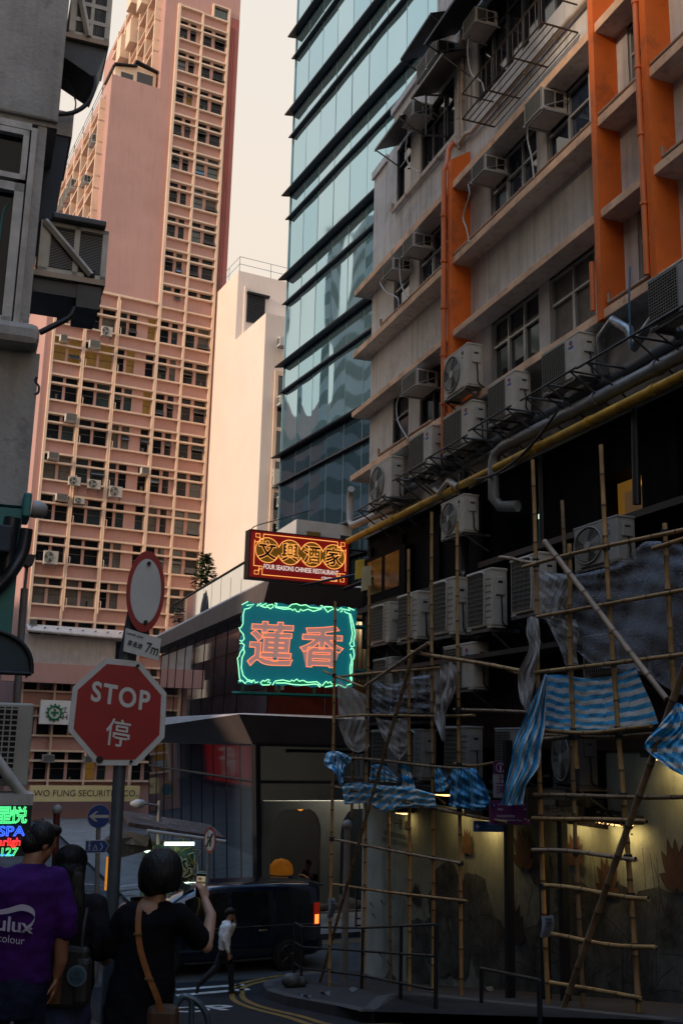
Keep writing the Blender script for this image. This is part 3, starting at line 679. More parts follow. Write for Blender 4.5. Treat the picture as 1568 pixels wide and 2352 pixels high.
# louvred boxes that house the coolers
def lbox(x0, y0, x1, y1, yt, Y, dep, nm, label, hood, brace):
    A = XS.p(x0, y0, Y); B = XS.p(x1, y1, Y); zt = XS.p(x0, yt, Y).z
    o = fthing(nm, label, "louvre box", XS, (A.x, Y, A.z), "louvred cooler boxes on the grey building"); zb_ = XS.p((x0+x1)/2, y1, Y).z; zt = XS.p((x0+x1)/2, yt, Y).z
    wd = B.x-A.x; h = zt-zb_; mid = zb_+h*(.42 if hood == 'sheet' else .36)
    mb = MB(); mb.box((A.x, Y+.02, mid), (B.x, Y+dep, zt)); mb.box((A.x, Y, mid), (B.x, Y+.03, mid+.06)); mb.box((A.x, Y, zt-.05), (B.x, Y+.03, zt)); mb.box((B.x-.07, Y, mid), (B.x, Y+.03, zt)); mb.box((A.x+wd*.5, Y, mid), (A.x+wd*.58, Y+.03, zt)); mb.box((A.x, Y, mid), (A.x+wd*.14, Y+.03, zt))
    if hood == 'sheet':
        for k in (1, 2): mb.box((A.x, Y-.002, mid+(zt-mid)*k/3-.03), (B.x, Y+.03, mid+(zt-mid)*k/3+.03))
    part(mb, "housing", M("louvre_cream", (.52,.48,.40), .6, var=.15, scale=4, streak=.3), o)
    mb = MB(); n = 24
    for s_, e_ in ((.14, .5), (.58, .95)):
        xa, xb = A.x+wd*(s_ if s_ > .5 else .16), A.x+wd*e_-.03*(e_ > .6)
        mb.box((xa, Y+.014, mid+.08), (xb, Y+.019, zt-.06), 1)
        if hood != 'sheet':
            for k in range(n): z = mid+.1+(zt-mid-.2)*k/(n-1); mb.add([(xa, Y+.012, z), (xb, Y+.012, z), (xb, Y+.004, z-.014), (xa, Y+.004, z-.014)], [(0,1,2,3)], 0)
        else:
            for k in range(n): x = xa+(xb-xa)*k/(n-1); mb.box((x, Y+.008, mid+.08), (x+.012, Y+.013, zt-.06), 1 if k % 3 else 0)
    part(mb, "louvres", [M("louvre_slats", (.18,.165,.14), .6, var=.1), M("louvre_dark", (.012,.012,.014), .7, var=0)], o)
    mb = MB()
    if hood == 'sheet': mb.prism([(A.x-.12, mid-.02), (B.x, mid-.02), (B.x-.14, zb_), (A.x-.16, zb_+.28)], Y+.03, Y+dep-.05, lambda a, b, h: (a, h, b))
    else:
        mb.box((A.x-.03, Y+.03, zb_+.12), (B.x-.03, Y+dep-.03, mid-.08)); mb.box((A.x+wd*.6, Y+.01, zb_), (B.x-.05, Y+dep-.1, zb_+.3)); mb.box((A.x+wd*.68, Y-.005, zb_+.34), (A.x+wd*.84, Y+.03, zb_+.5), 1)
    part(fixn_mb(mb), "lower_casing", [M("black_sheet", (.018,.022,.03), .45, var=.5, scale=3, bump=.6, bscale=6), M("black_hole", (.004,.004,.005), .8, var=0)], o)
    mb = MB(); mb.tube([(A.x+wd*brace[0], Y-.03, zb_+h*brace[1]), (A.x+wd*brace[2], Y-.03, zb_+h*brace[3])], .045, 4, sm=False); part(mb, "brace", old_white, o)
    mb = MB(); mb.box((A.x-.05, Y-.03, mid-.07), (B.x, Y+dep, mid)); part(mb, "shelf", M("pale_wood", (.40,.30,.22), .7, var=.2), o)
    if hood == 'slab':
        mb = MB(); mb.bbox((A.x+.12, Y-.1, zt+.0), (B.x-.05, Y+dep+.1, zt+.09), .02); part(mb, "rain_cover", M("black_sheet", (.018,.022,.03), .45), o)
    return o
def fixn_mb(mb): return mb
lbox(150, 165, 245, 172, -30, 12.9, .8, "louvre_box", "louvred cooler box with a black sheet hood at the top of the grey wall", 'sheet', (.12, 1.0, .48, .42))
lbox(78, 700, 238, 700, 515, 12.4, .8, "louvre_box", "louvred cooler box with a dark slab cover and diagonal brace above the ledge", 'slab', (.05, .98, .78, .40))
# loose cables around it
def cable(pts, r, label, mat=None, name="cable", group=None, n=6):
    mb = MB(); mb.tube(smooth_path(pts, n), r, 6); o = mb.build(name, mat or M("black_cable", (.012,.013,.02), .5, var=0)); tag(o, label, "cable", group); return o
cable([at_r(x, y, 12.9) for x, y in ((218,175),(216,205),(200,238),(170,258),(132,263))], .03, "thick black cable looping under the top louvred box")
cable([at_r(x, y, 13.2) for x, y in ((138,180),(158,190),(172,225),(174,245),(164,282))], .011, "thin dark wire looping in the sky beside the grey wall")
cable([at_r(x, y, 12.3) for x, y in ((172,706),(160,728),(130,745),(92,764))], .035, "thick dark cable hanging from the lower louvred box to the ledge")
cable([at_r(x, y, 11.9) for x, y in ((86,866),(82,876),(90,888),(88,902),(80,906))], .014, "short broken wire sticking out of the grey wall")
# teal corner fitting and lamp
def pp(x, y, r): return at_r(x, y, r)
o = fthing("bulkhead_lamp", "teal box with a round grey lamp dome on the corner of the grey building", "lamp", XS, tuple(XS.p(60, 1190, 11.8)))
a, b = XS.p(50, 1190, 11.8), XS.p(74, 1136, 11.8); mb = MB(); mb.bbox((a.x, 11.7, a.z), (b.x, 12.2, b.z), .02); mb.box((a.x-.3, 11.9, a.z-.12), (b.x-.1, 12.3, a.z+.05)); part(mb, "mount", teal, o)
c = XS.p(74, 1168, 11.95); mb = MB(); mb.lathe([(.0,.17),(.05,.165),(.085,.13),(.1,.06),(.1,0)], (c.x, 11.95, c.z), (1,0,-.1), 18); part(mb, "dome", M("grey_dome", (.30,.30,.29), .4, var=.2), o)
o = fthing("corner_pipe", "teal and black pipes running down the left corner below the lamp", "pipe", XS, tuple(XS.p(10, 1400, 11.8)))
mb = MB(); a = XS.p(0, 1240, 11.9); b = XS.p(22, 1500, 11.9); mb.box((a.x-2, 11.8, b.z), (b.x, 12.2, a.z+.35)); part(mb, "panel", teal, o)
mb = MB(); mb.tube(smooth_path([XS.p(62,1215,11.75), XS.p(52,1270,11.75), XS.p(30,1310,11.7), XS.p(5,1340,11.7), XS.p(-20,1360,11.7)]), .07, 8); mb.tube(smooth_path([XS.p(30,1190,11.8), XS.p(20,1250,11.8), XS.p(15,1330,11.8)]), .09, 8); part(mb, "pipe", M("black_pipe", (.015,.017,.022), .4, var=.3), o)
a, b = XS.p(0, 1270, 11.6), XS.p(28, 1210, 11.6); mb = MB(); mb.bbox((a.x-.2, 11.5, a.z), (b.x, 11.8, b.z), .02); part(mb, "junction_box", navy, o)
o = fthing("barrel_awning", "dark teal barrel awning jutting out at the left edge above the cooler grille", "awning", XS, tuple(XS.p(20, 1540, 11.0)))
mb = MB(); A = XS.p(-40, 1543, 11.2); B = XS.p(73, 1543, 11.2); H = XS.p(20, 1450, 11.2).z-A.z
mb.grid(lambda s, t: (A.x+(B.x-A.x)*(1-(1-math.sin(s*math.pi/2))*1), 11.2+t*1.0, A.z+H*math.cos(s*math.pi/2)**.8), 12, 2); mb.add([(A.x, 11.2, A.z)]+[(A.x+(B.x-A.x)*math.sin(s/12*math.pi/2), 11.2, A.z+H*math.cos(s/12*math.pi/2)**.8) for s in range(13)], [tuple(range(14))])
part(mb, "canvas", M("awning_teal", (.012,.035,.05), .6, var=.25, scale=5), o)
mb = MB(); mb.tube([(A.x+(B.x-A.x)*math.sin(s/12*math.pi/2), 11.18, A.z+H*math.cos(s/12*math.pi/2)**.8) for s in range(13)], .025, 6); mb.tube([(A.x, 11.18, A.z), (B.x, 11.18, A.z)], .025, 6); part(mb, "hoop", darkmetal, o)
# big cooler grille at the far left
o = fthing("cooler_unit", "large beige outdoor cooler with a square mesh grille at the far left edge", "air conditioner", XS, tuple(XS.p(40, 1815, 10.5)))
a, b = XS.p(-60, 1805, 10.5), XS.p(80, 1616, 10.5); mb = MB(); mb.bbox((a.x, 10.5, a.z), (b.x, 10.95, b.z), .02); part(mb, "casing", M("ac_beige", (.34,.32,.27), .6, var=.15), o)
mb = MB(); mb.box((a.x+.03, 10.485, a.z+.05), (b.x-.14, 10.499, b.z-.04), 1)
for k in range(14): z = a.z+.06+(b.z-a.z-.12)*k/13; mb.box((a.x, 10.465, z-.006), (b.x-.14, 10.484, z+.006))
for k in range(12): x = b.x-.14-k*.062; mb.box((x-.006, 10.46, a.z+.05), (x+.006, 10.48, b.z-.04))
part(mb, "grille", [M("ac_beige", (.34,.32,.27)), M("grille_dark", (.012,.012,.012), .8, var=0)], o)
mb = MB(); mb.box((a.x, 10.3, a.z-.16), (b.x+.05, 11.0, a.z-.06)); mb.tube([XS.p(-10,1740,10.35), XS.p(55,1830,10.35)], .05, 8); part(mb, "bracket", old_white, o)
# small flood lamp on a pole behind the awning
o = fthing("flood_lamp", "small dark flood lamp on a thin grey pole before the pink tower", "street lamp", XS, tuple(XS.p(32, 1600, 15.0)))
mb = MB(); mb.tube([XS.p(57,1352,15), XS.p(46,1500,15), XS.p(38,1640,15)], .05, 8); mb.tube([XS.p(63,1302,15), XS.p(57,1355,15)], .022, 6); part(mb, "pole", M("grey_pole", (.22,.21,.21), .6, var=.2), o)
mb = MB(); mb.prism([(XS.p(45,1275,15).x, XS.p(45,1275,15).z), (XS.p(82,1278,15).x, XS.p(82,1278,15).z), (XS.p(76,1296,15).x, XS.p(76,1296,15).z), (XS.p(63,1304,15).x, XS.p(63,1304,15).z), (XS.p(48,1292,15).x, XS.p(48,1292,15).z)], 14.85, 15.15, lambda a, b, h: (a, h, b)); fixn(part(mb, "head", M("lamp_head", (.03,.035,.045), .5, var=.2), o))

# ================================================================ unseen left blocks: some added to shade the street, others mirrored in the glass
def slab_building(label, fr, x0, x1, y0, y1, zt, wall, band, base=-5):
    o = fthing("unseen_block", label, "building", fr, (x1, y0, base)); mb = MB(); mb.box((x0, y0, base), (x1, y1, zt)); part(mb, "wall", wall, o)
    mb = MB(); z = 0.5
    while z < zt-2:
        mb.box((x0-.04, y0-.04, z), (x1+.04, y1+.04, z+1.5)); z += 3.2
    part(mb, "window_band", band, o); return o
rowm = M("row_wall", (.30,.28,.25), .9, var=.2, scale=.4); bandm = M("row_band", (.05,.075,.08), .1, var=.4, scale=.7)
slab_building("unseen banded grey block added on the left of our street to shade it", XS, -20, -4.6, -34, 5, 17, rowm, bandm, -3)  # added out of view to keep the sun off the right-hand building
slab_building("tall greenish office block mirrored in the glass tower", Fr(0), 70, 83.3, 56, 70, 58, M("row_pale", (.34,.40,.40), .9, var=.15, scale=.4), M("row_band2", (.03,.09,.09), .1, var=.6, scale=.4))
slab_building("lower pinkish block mirrored at the glass tower's left side", Fr(0), 83.4, 92, 56.5, 70, 37, M("row_pink", (.45,.33,.29), .9, var=.15, scale=.4), M("row_band4", (.08,.12,.13), .1, var=.5, scale=.6))
slab_building("low grey corner block with window bands across the crossing on the left", XS, -34, -2.8, 29.5, 105, 10, M("row_wall3", (.09,.10,.13), .9, var=.3, scale=.4), M("row_band3", (.02,.025,.03), .1, var=.5, scale=.5))
slab_building("unseen banded block added behind the left-hand grey building to block the sun", XS, -26, -14.2, 5.2, 11.9, 17, rowm, bandm, -3)  # unseen, placed to stop sun reaching the scaffold through the gap
o = fthing("shop_board", "red bank hoarding with white characters on the low corner block, mirrored in the restaurant glass", "sign", Fr(-19.6), (71, 2.7, -4.9))
mb = MB(); mb.box((71, 2.62, -4.6), (86, 2.78, -1.4)); part(mb, "panel", M("bank_red", (.45,.012,.012), .5, var=.1, emit=(1,.03,.03), es=.12), o)
me = text_mesh("銀行", 1, bold=.02); mb = MB(); mb.mesh(me, 0, face_T(Vector((78.5, 2.58, -3.0)), Vector((1,0,0))) @ Matrix.Scale(2.4, 4)); part(mb, "lettering", M("bank_white", (.7,.7,.7), .5, var=0, emit=(1,1,1), es=.12), o)
# ================================================================ ground
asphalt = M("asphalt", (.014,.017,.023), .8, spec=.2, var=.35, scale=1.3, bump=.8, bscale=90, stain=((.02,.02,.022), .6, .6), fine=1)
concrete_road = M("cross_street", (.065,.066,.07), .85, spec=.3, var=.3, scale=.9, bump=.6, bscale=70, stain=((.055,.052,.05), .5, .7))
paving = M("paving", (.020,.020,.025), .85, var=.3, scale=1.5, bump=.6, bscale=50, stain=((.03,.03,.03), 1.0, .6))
kerb_m = M("kerb_stone", (.055,.055,.058), .8, var=.3, scale=3)
def sheet(name, mat, us, x0, x1, dz=0.0):
    mb = MB()
    for i in range(len(us)-1):
        a, b = us[i], us[i+1]; mb.quad((x0, a, gz(a)+dz), (x1, a, gz(a)+dz), (x1, b, gz(b)+dz), (x0, b, gz(b)+dz))
    o = mb.build(name, mat); o.rotation_euler = (0, 0, XS.rot); return struct(o)
us = [-40,-20,-10,-5,0,3]+[6+k for k in range(17)]+[22.01,23.4]
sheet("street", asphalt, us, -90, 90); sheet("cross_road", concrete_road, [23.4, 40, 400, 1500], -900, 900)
def slab(name, outline, dz, mat, kmat):
    """raised pavement from a world outline; top follows the street"""
    mb = MB(); n = len(outline); top = [(p.x, p.y, gz(p.dot(ST.d))+dz) for p in outline]; bot = [(p.x, p.y, gz(p.dot(ST.d))-.05) for p in outline]
    bm = bmesh.new(); vs = [bm.verts.new(p) for p in top]; f = bm.faces.new(vs); bmesh.ops.triangulate(bm, faces=[f]); bm.verts.index_update()
    mb.add([v.co[:] for v in bm.verts], [[v.index for v in f.verts] for f in bm.faces], 0); bm.free()
    for i in range(n): j = (i+1) % n; mb.quad(bot[i], bot[j], top[j], top[i], 1)
    return struct(mb.build(name, [mat, kmat]))
kp = [ground_at(x, y) for x, y in ((860,2238),(760,2246),(690,2254),(640,2262),(606,2273),(603,2283),(615,2295),(659,2311),(753,2331),(857,2352))]
kp += [ST.w(17.0, -7.25, 0), ST.w(14, -7.3, 0), ST.w(10, -7.3, 0), ST.w(6, -7.3, 0), ST.w(0, -7.3, 0), ST.w(-10, -7.3, 0)]
back = [ST.w(u, -10.0, 0) for u in (-10, 0, 6, 10, 14, 17, 20, 22, 23.6)]
kps = [Vector((p.x, p.y, 0)) for p in kp]
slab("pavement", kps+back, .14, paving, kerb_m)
def kstrip(name, pts, off, wd, mat, dz):
    mb = MB(); pts = smooth_path(pts, 4); Lf = []; Rt = []
    for i, p in enumerate(pts):
        t = (pts[min(i+1, len(pts)-1)]-pts[max(i-1, 0)]).normalized(); nn = Vector((-t.y, t.x, 0)); 
        for lst, o_ in ((Lf, off-wd/2), (Rt, off+wd/2)):
            q = p+nn*o_; lst.append((q.x, q.y, gz(q.dot(ST.d))+dz))
    for i in range(len(pts)-1): mb.quad(Lf[i], Lf[i+1], Rt[i+1], Rt[i])
    return struct(mb.build(name, mat))
kstrip("kerb_edge", kps[:13], .12, .2, kerb_m, .145)
yellow = M("yellow_paint", (.24,.135,.018), .75, var=.25, scale=6, stain=((.06,.055,.05), 7, .7)); white_p = M("road_white", (.50,.50,.48), .75, var=.2, scale=5, stain=((.07,.07,.07), 6, .6))
kstrip("yellow_line", kps[1:12], -.42, .11, yellow, .006); kstrip("yellow_line", kps[1:12], -.62, .11, yellow, .006)
for a, b in (((405,2290),(572,2275)), ((405,2276),(560,2262))):
    A, B = ground_at(*a), ground_at(*b); A.z = B.z = 0; kstrip("stop_line", [A, B], 0, .16, white_p, .006)
# STOP lettering laid on the slope, stretched along the street as road letters are
def road_text(s, px, py, w_, h_):
    me = text_mesh(s, 1.0, bold=.03); P = ground_at(px, py); u0 = P.dot(ST.d); x0 = P.dot(XS.d); wx = max(v.co.x for v in me.vertices)*2; wy = max(v.co.y for v in me.vertices)*2
    mb = MB(); vs = []
    for v in me.vertices:
        q = XS.d*(x0+v.co.x/wx*w_)+ST.d*(u0+v.co.y/wy*h_); vs.append((q.x, q.y, gz(q.dot(ST.d))+.006))
    mb.add(vs, [tuple(f.vertices) for f in me.polygons]); return struct(mb.build("road_lettering", white_p))
road_text("STOP", 400, 2322, 2.1, 1.5)
# far pavement round the restaurant corner, and the pavement we stand on
C0 = at_r(590, 2060, 31.4); C0.z = 0
def RP(a, b): return Vector((C0.x, C0.y, 0))+ST.d*a+PT.d*b
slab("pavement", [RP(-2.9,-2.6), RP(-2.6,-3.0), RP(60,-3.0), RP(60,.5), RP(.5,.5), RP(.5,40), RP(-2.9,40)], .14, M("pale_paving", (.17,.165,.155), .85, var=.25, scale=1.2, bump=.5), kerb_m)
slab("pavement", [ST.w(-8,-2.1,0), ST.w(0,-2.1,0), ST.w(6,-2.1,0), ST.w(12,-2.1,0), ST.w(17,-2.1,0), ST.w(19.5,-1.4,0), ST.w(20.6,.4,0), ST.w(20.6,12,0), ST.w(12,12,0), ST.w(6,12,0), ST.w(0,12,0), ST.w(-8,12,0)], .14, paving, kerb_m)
kk = [RP(-3.2, b) for b in (-2, 5, 15, 30)]; kstrip("yellow_line", kk, 0, .1, yellow, .006); kstrip("yellow_line", kk, -.22, .1, yellow, .006)

# ================================================================ corner restaurant with tilted glass and folded canopies
bronze = M("bronze_canopy", (.12,.092,.083), .6, metal=.2, var=.15, scale=1.0); bronze_l = M("canopy_skylit", (.45,.40,.38), .7, var=.15, scale=1.0)  # second colour is paler: sky light on the slanted faces is painted in
mull = M("mullion", (.02,.021,.024), .45, metal=.5, var=.2)
sg = glass("street_glass", (.42,.47,.50), .10, .02, .03); sg2 = glass("upper_glass", (.50,.53,.54), .06, .02, .03)
rs = thing("restaurant", "dark glass corner restaurant with folded bronze canopies beyond the crossing", "restaurant", (C0.x, C0.y, -5.0))
def rpart(mb, nm, m): 
    o = mb.build(nm, m, rs, Matrix.Translation(Vector((-C0.x, -C0.y, 5.0)))); return o
def V(p, z): return Vector((p.x, p.y, z))
LL, LR = 20.0, 18.0
# floor levels
zG0, zG1, zC0, zC1, zU1, zT = -4.86, -.05, -.05, .78, 4.05, 4.72
def band(corner0, corner1, z0, z1, lift=0, nm="canopy", m=None, dl=(0,0), dr=(0,0)):
    """a strip following both faces: bottom line through corner0 (a,b offsets), top line through corner1"""
    mb = MB()
    a0 = RP(*corner0); a1 = RP(*corner1)
    mb.quad(V(a0, z0), V(a0+ST.d*LL, z0+dl[0]), V(a1+ST.d*LL, z1+dl[1]), V(a1, z1)); mb.quad(V(a0+PT.d*LR, z0+dr[0]), V(a0, z0), V(a1, z1), V(a1+PT.d*LR, z1+dr[1]))
    return fixn(rpart(mb, nm, m))
band((-.1,-.35), (-.75,-1.0), zC0, zC1, m=bronze, nm="lower_canopy", dl=(.0,-.35), dr=(0,-.12))
band((-.75,-1.0), (-.6,-.8), zC1, zC1+.04, m=bronze_l, nm="canopy_upstand", dl=(-.35,.12), dr=(-.12,.10))
band((-.5,-.3), (-.9,-.25), zU1, zT, m=bronze, nm="upper_canopy", dl=(.0,-.1), dr=(-.02,-.02))
band((-.9,-.25), (-.8,-.2), zT, zT+.07, m=bronze_l, nm="canopy_edge", dl=(-.1,-.05), dr=(-.02,.0))
mb = MB()
for z, off in ((zC1+.02, (-.6,-.8)), (zT+.02, (-.8,-.2))):
    q = RP(*off); mb.add([V(q, z), V(q+ST.d*LL, z), V(q+ST.d*LL+PT.d*LR, z), V(q+PT.d*LR, z)], [(0,1,2,3)])
for z, off in ((zC0, (-.1,-.35)), (zU1, (-.5,-.3))):
    q = RP(*off); mb.add([V(q, z), V(q+ST.d*LL, z), V(q+ST.d*LL+PT.d*LR, z), V(q+PT.d*LR, z)], [(0,1,2,3)])
rpart(mb, "floor_slab", bronze)
# glazing: panels between mullions, leaning in at the top
def gl(nm, dirv, c0, c1, z0, z1, n, L, mat, backs=None):
    a0, a1 = RP(*c0), RP(*c1)
    for k in range(n):
        mb = MB(); s0, s1 = L*k/n+.02, L*(k+1)/n-.02
        mb.grid(lambda s, t: V((a0+dirv*(s0+(s1-s0)*s)).lerp(a1+dirv*(s0+(s1-s0)*s), t), z0+(z1-z0)*t), 2, 2); rpart(mb, nm, mat)
    mb = MB()
    for k in range(n+1):
        s = L*k/n; p, q = a0+dirv*s, a1+dirv*s; mb.tube([V(p, z0), V(q, z1)], .022, 4, sm=False)
    for f in (.0, .78 if z1 < 1 else .93, 1.0):
        p = a0.lerp(a1, f); mb.tube([V(p, z0+(z1-z0)*f), V(p+dirv*L, z0+(z1-z0)*f)], .045, 4, sm=False)
    rpart(mb, "mullions", mull)
darkglass = M("dark_street_glass", (.03,.045,.06), .04, var=.3, scale=.4, spec=.6)
gl("glass_panel", ST.d, (.15,.1), (-.1,-.25), zG0, zG1, 10, 18.2, darkglass)
gl("glass_panel", PT.d, (.15,.1), (-.1,-.25), zG0, zG1, 4, 13.5, sg)
gl("glass_panel", ST.d, (.1,.1), (-.1,.1), zC1+.02, zU1, 10, 18.2, sg2)
gl("glass_panel", PT.d, (.1,.1), (-.1,.1), zC1+.02, zU1, 7, 13.5, sg2)
mb = MB(); mb.tube([V(RP(.15,.1), zG0), V(RP(-.1,-.25), zG1)], .13, 4, sm=False); rpart(mb, "corner_post", M("post_black", (.012,.012,.014), .4, var=0))
# louvre vent and room behind
def onL(s, off, z): return V(RP(.15, .1)+ST.d*s-PT.d*off, z)
mb = MB(); a = 1.9
for k in range(14): mb.tube([onL(a, .14, -.25-k*.13), onL(a+1.35, .14, -.25-k*.13)], .035, 4, sm=False)
rpart(mb, "louvre_vent", M("vent_white", (.34,.34,.35), .5, var=.1))
# interior: back wall, floor, pale arches, pleated curtains, warm room
rin = M("room_dark", (.010,.009,.009), .8, var=.3); archm = M("arch_plaster", (.50,.48,.43), .85, var=.15, scale=1.2)
mb = MB(); p, q = RP(5.5, .8), RP(5.5, 14); mb.quad(V(p, -4.8), V(q, -4.8), V(q, 4), V(p, 4)); p, q = RP(.5, 1.2), RP(19, 1.2)
mb.quad(V(RP(5.5,.8), -4.8), V(RP(19, .9), -4.8), V(RP(19, .9), 4), V(RP(5.5,.8), 4)); rpart(mb, "inner_wall", rin)
def arch_wall():
    mb = MB(); ops = [(.74, 2.42), (3.1, 4.85), (5.6, 7.4)]; zb, zt, zs = -4.75, -1.72, -2.7
    def pt(b, z, d): return V(RP(1.2+d, b), z)
    for d in (0, .25):
        cur = .45
        for (a, c) in ops:
            mb.quad(pt(cur, zb, d), pt(a, zb, d), pt(a, zt, d), pt(cur, zt, d)); m_ = (a+c)/2; r = (c-a)/2; n = 12
            arc = [(m_-r*math.cos(math.pi*k/n), zs+(zt-.25-zs)*min(1, math.sin(math.pi*k/n)*1.25)) for k in range(n+1)]
            for k in range(n): mb.quad(pt(arc[k][0], arc[k][1], d), pt(arc[k+1][0], arc[k+1][1], d), pt(arc[k+1][0], zt, d), pt(arc[k][0], zt, d))
            if d == 0:
                pr = [(a, zb)]+arc+[(c, zb)]
                for k in range(len(pr)-1): mb.quad(pt(*pr[k], 0), pt(*pr[k+1], 0), pt(*pr[k+1], .25), pt(*pr[k], .25))
            cur = c
        mb.quad(pt(cur, zb, d), pt(13, zb, d), pt(13, zt, d), pt(cur, zt, d))
    mb.quad(pt(.45, zb, 0), pt(.45, zb, .25), pt(.45, zt, .25), pt(.45, zt, 0)); mb.quad(pt(.45, zt, 0), pt(13, zt, 0), pt(13, zt, .25), pt(.45, zt, .25))
    rpart(mb, "arched_wall", archm)
arch_wall()
def onR(b, a, z): return V(RP(a, b), z)
curt = M("pleated_curtain", (.30,.265,.21), .85, var=.1, streak=.3)
mb = MB(); n = 150
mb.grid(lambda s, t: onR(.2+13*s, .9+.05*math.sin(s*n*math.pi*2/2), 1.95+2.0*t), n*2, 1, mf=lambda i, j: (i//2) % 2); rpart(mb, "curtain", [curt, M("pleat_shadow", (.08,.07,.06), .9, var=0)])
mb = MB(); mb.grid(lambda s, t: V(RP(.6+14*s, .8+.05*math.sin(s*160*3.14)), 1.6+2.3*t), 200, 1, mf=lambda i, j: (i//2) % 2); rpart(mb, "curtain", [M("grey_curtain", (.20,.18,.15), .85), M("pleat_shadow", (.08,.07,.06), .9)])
mb = MB(); mb.quad(onR(3.6, 1.6, .85), onR(9.5, 1.6, .85), onR(9.5, 1.6, 2.6), onR(3.6, 1.6, 2.6), 0); mb.quad(onR(.3, 1.55, .85), onR(3.2, 1.55, .85), onR(3.2, 1.55, 2.4), onR(.3, 1.55, 2.4), 1); mb.box(V(RP(2, 5.5), .85), V(RP(2, 5.5), .85)+Vector((1.6,.4,.45)), 2); mb.box(V(RP(2, 4.2), .85), V(RP(2, 4.2), .85)+Vector((1.2,.4,.5)), 3)
rpart(mb, "dining_room", [M("mustard_wall", (.20,.11,.02), .8, var=.4, scale=2, emit=(1,.5,.1), es=.012), M("red_banquette", (.24,.04,.03), .8, var=.2), M("blue_seat", (.01,.02,.05), .8), M("brown_seat", (.07,.03,.02), .8)])
# terrace on the roof: glass balustrade with a rail
def TP(a, b): return RP(-.5+a, .25+b)
mb = MB(); zt = zT+.1
for k in range(11): mb.quad(V(TP(k*1.5+.03, -.1), zt), V(TP(k*1.5+1.47, -.1), zt), V(TP(k*1.5+1.47, -.1), zt+1.12), V(TP(k*1.5+.03, -.1), zt+1.12))
rpart(mb, "glass_balustrade", glass("balustrade_glass", (.62,.66,.66), .15))
mb = MB(); mb.tube([V(TP(0,-.1), zt+1.14), V(TP(16.5,-.1), zt+1.14)], .045, 6); mb.tube([V(TP(0,-.1), zt+1.14), V(TP(0,14), zt+1.14)], .045, 6); rpart(mb, "handrail", mull)
mb = MB()
for k in range(9): mb.quad(V(TP(0, k*1.5+.03), zt), V(TP(0, k*1.5+1.47), zt), V(TP(0, k*1.5+1.47), zt+1.12), V(TP(0, k*1.5+.03), zt+1.12))
rpart(mb, "glass_balustrade", glass("balustrade_glass", (.62,.66,.66), .15))
mb = MB(); p = [RP(4.2, 2.2), RP(4.2, 14), RP(9, 14), RP(9, 2.2)]; 
for i in range(4): mb.quad(V(p[i], zt), V(p[(i+1) % 4], zt), V(p[(i+1) % 4], zt+3.0), V(p[i], zt+3.0))
mb.add([V(q, zt+3.0) for q in p], [(0,1,2,3)])
for k in range(8): b = 2.6+k*1.35; mb.quad(V(RP(4.15, b), zt+.2), V(RP(4.15, b+.55), zt+.2), V(RP(4.15, b+.55), zt+2.6), V(RP(4.15, b), zt+2.6), 1 if k % 3 else 2)
rpart(mb, "roof_room", [M("white_cladding", (.50,.48,.46), .6, var=.1), dkpane, M("roof_pane_amber", (.2,.12,.03), .3)])
# things on the terrace: leafy plants and a dust sheet
def leaf_plant(name, label, base, h, rad, n, col_, ls, seed, stemh=.0):
    rl = random.Random(seed); o = thing(name, label, "plant", base); 
    mb = MB(); 
    for k in range(5):
        a = rl.uniform(0, 6.28); d = Vector((math.cos(a), math.sin(a), 0))*rad*.4; mb.tube(smooth_path([(0,0,0), d*.3+Vector((0,0,h*.5)), d+Vector((0,0,h*.9))], 4), .02, 5)
    mb.build("stem", M("plant_stem", (.06,.05,.03), .8), o)
    mb = MB()
    for k in range(n):
        t = rl.random()**.8; a = rl.uniform(0, 6.28); rr_ = rad*(.25+.75*math.sin(math.pi*min(1,t*.9+.1)))*math.sqrt(rl.random()); c = Vector((rr_*math.cos(a), rr_*math.sin(a), stemh+(h-stemh)*t))
        d = Vector((math.cos(a), math.sin(a), rl.uniform(-.7,.5))).normalized(); sdv = d.cross(Vector((0,0,1))).normalized()*ls*rl.uniform(.25,.4); L = ls*rl.uniform(.7,1.3)
        mb.add([c, c+d*L*.5+sdv, c+d*L, c+d*L*.5-sdv], [(0,1,2,3)], rl.randrange(2))
    mb.build("foliage", [M(col_+"_leaf", (.05,.11,.03) if col_ == 'green' else (.035,.08,.03), .5, var=.4, scale=3), M(col_+"_leaf_light", (.06,.115,.03), .5, var=.3, scale=3)], o)
    mb = MB(); mb.lathe([(.0,0),(.18,0),(.22,.35),(.2,.35)], (0,0,-.05), seg=12); mb.build("pot", M("plant_pot", (.08,.07,.065), .8), o)
    return o
zt = zT+.1
leaf_plant("potted_plant", "tall feathery green plant rising above the restaurant terrace", V(TP(14.0,.7), zt), 3.1, .50, 900, 'green', .24, 2)
leaf_plant("potted_plant", "broad leaved dark plant on the restaurant terrace beside the tall one", V(TP(16.6,.7), zt), 1.5, .7, 150, 'dark', .42, 4, .5)
leaf_plant("potted_plant", "low bushy plant behind the terrace glass below the tall one", V(TP(15.2,.3), zt), 1.0, .6, 200, 'dark', .28, 6)
mb = MB(); cc = V(TP(9.8, .75), zt)
def ds_(s, t):
    a = s*6.283; r = (.95-.5*t**1.7)*(1+.07*math.sin(a*5)+.04*math.sin(a*9+2)); return cc+Vector((math.cos(a)*r*1.1, math.sin(a)*r*.8, 0))+Vector((0,0,1.45*math.sin(t*math.pi/2)))
mb.grid(ds_, 40, 10); mb.add([ds_(k/40, 1) for k in range(40)], [tuple(range(40))]); tag(mb.build("dust_sheet", M("navy_sheet", (.012,.02,.045), .5, var=.3, scale=4, bump=.6, bscale=5)), "navy dust sheet draped over furniture on the terrace", "cover")
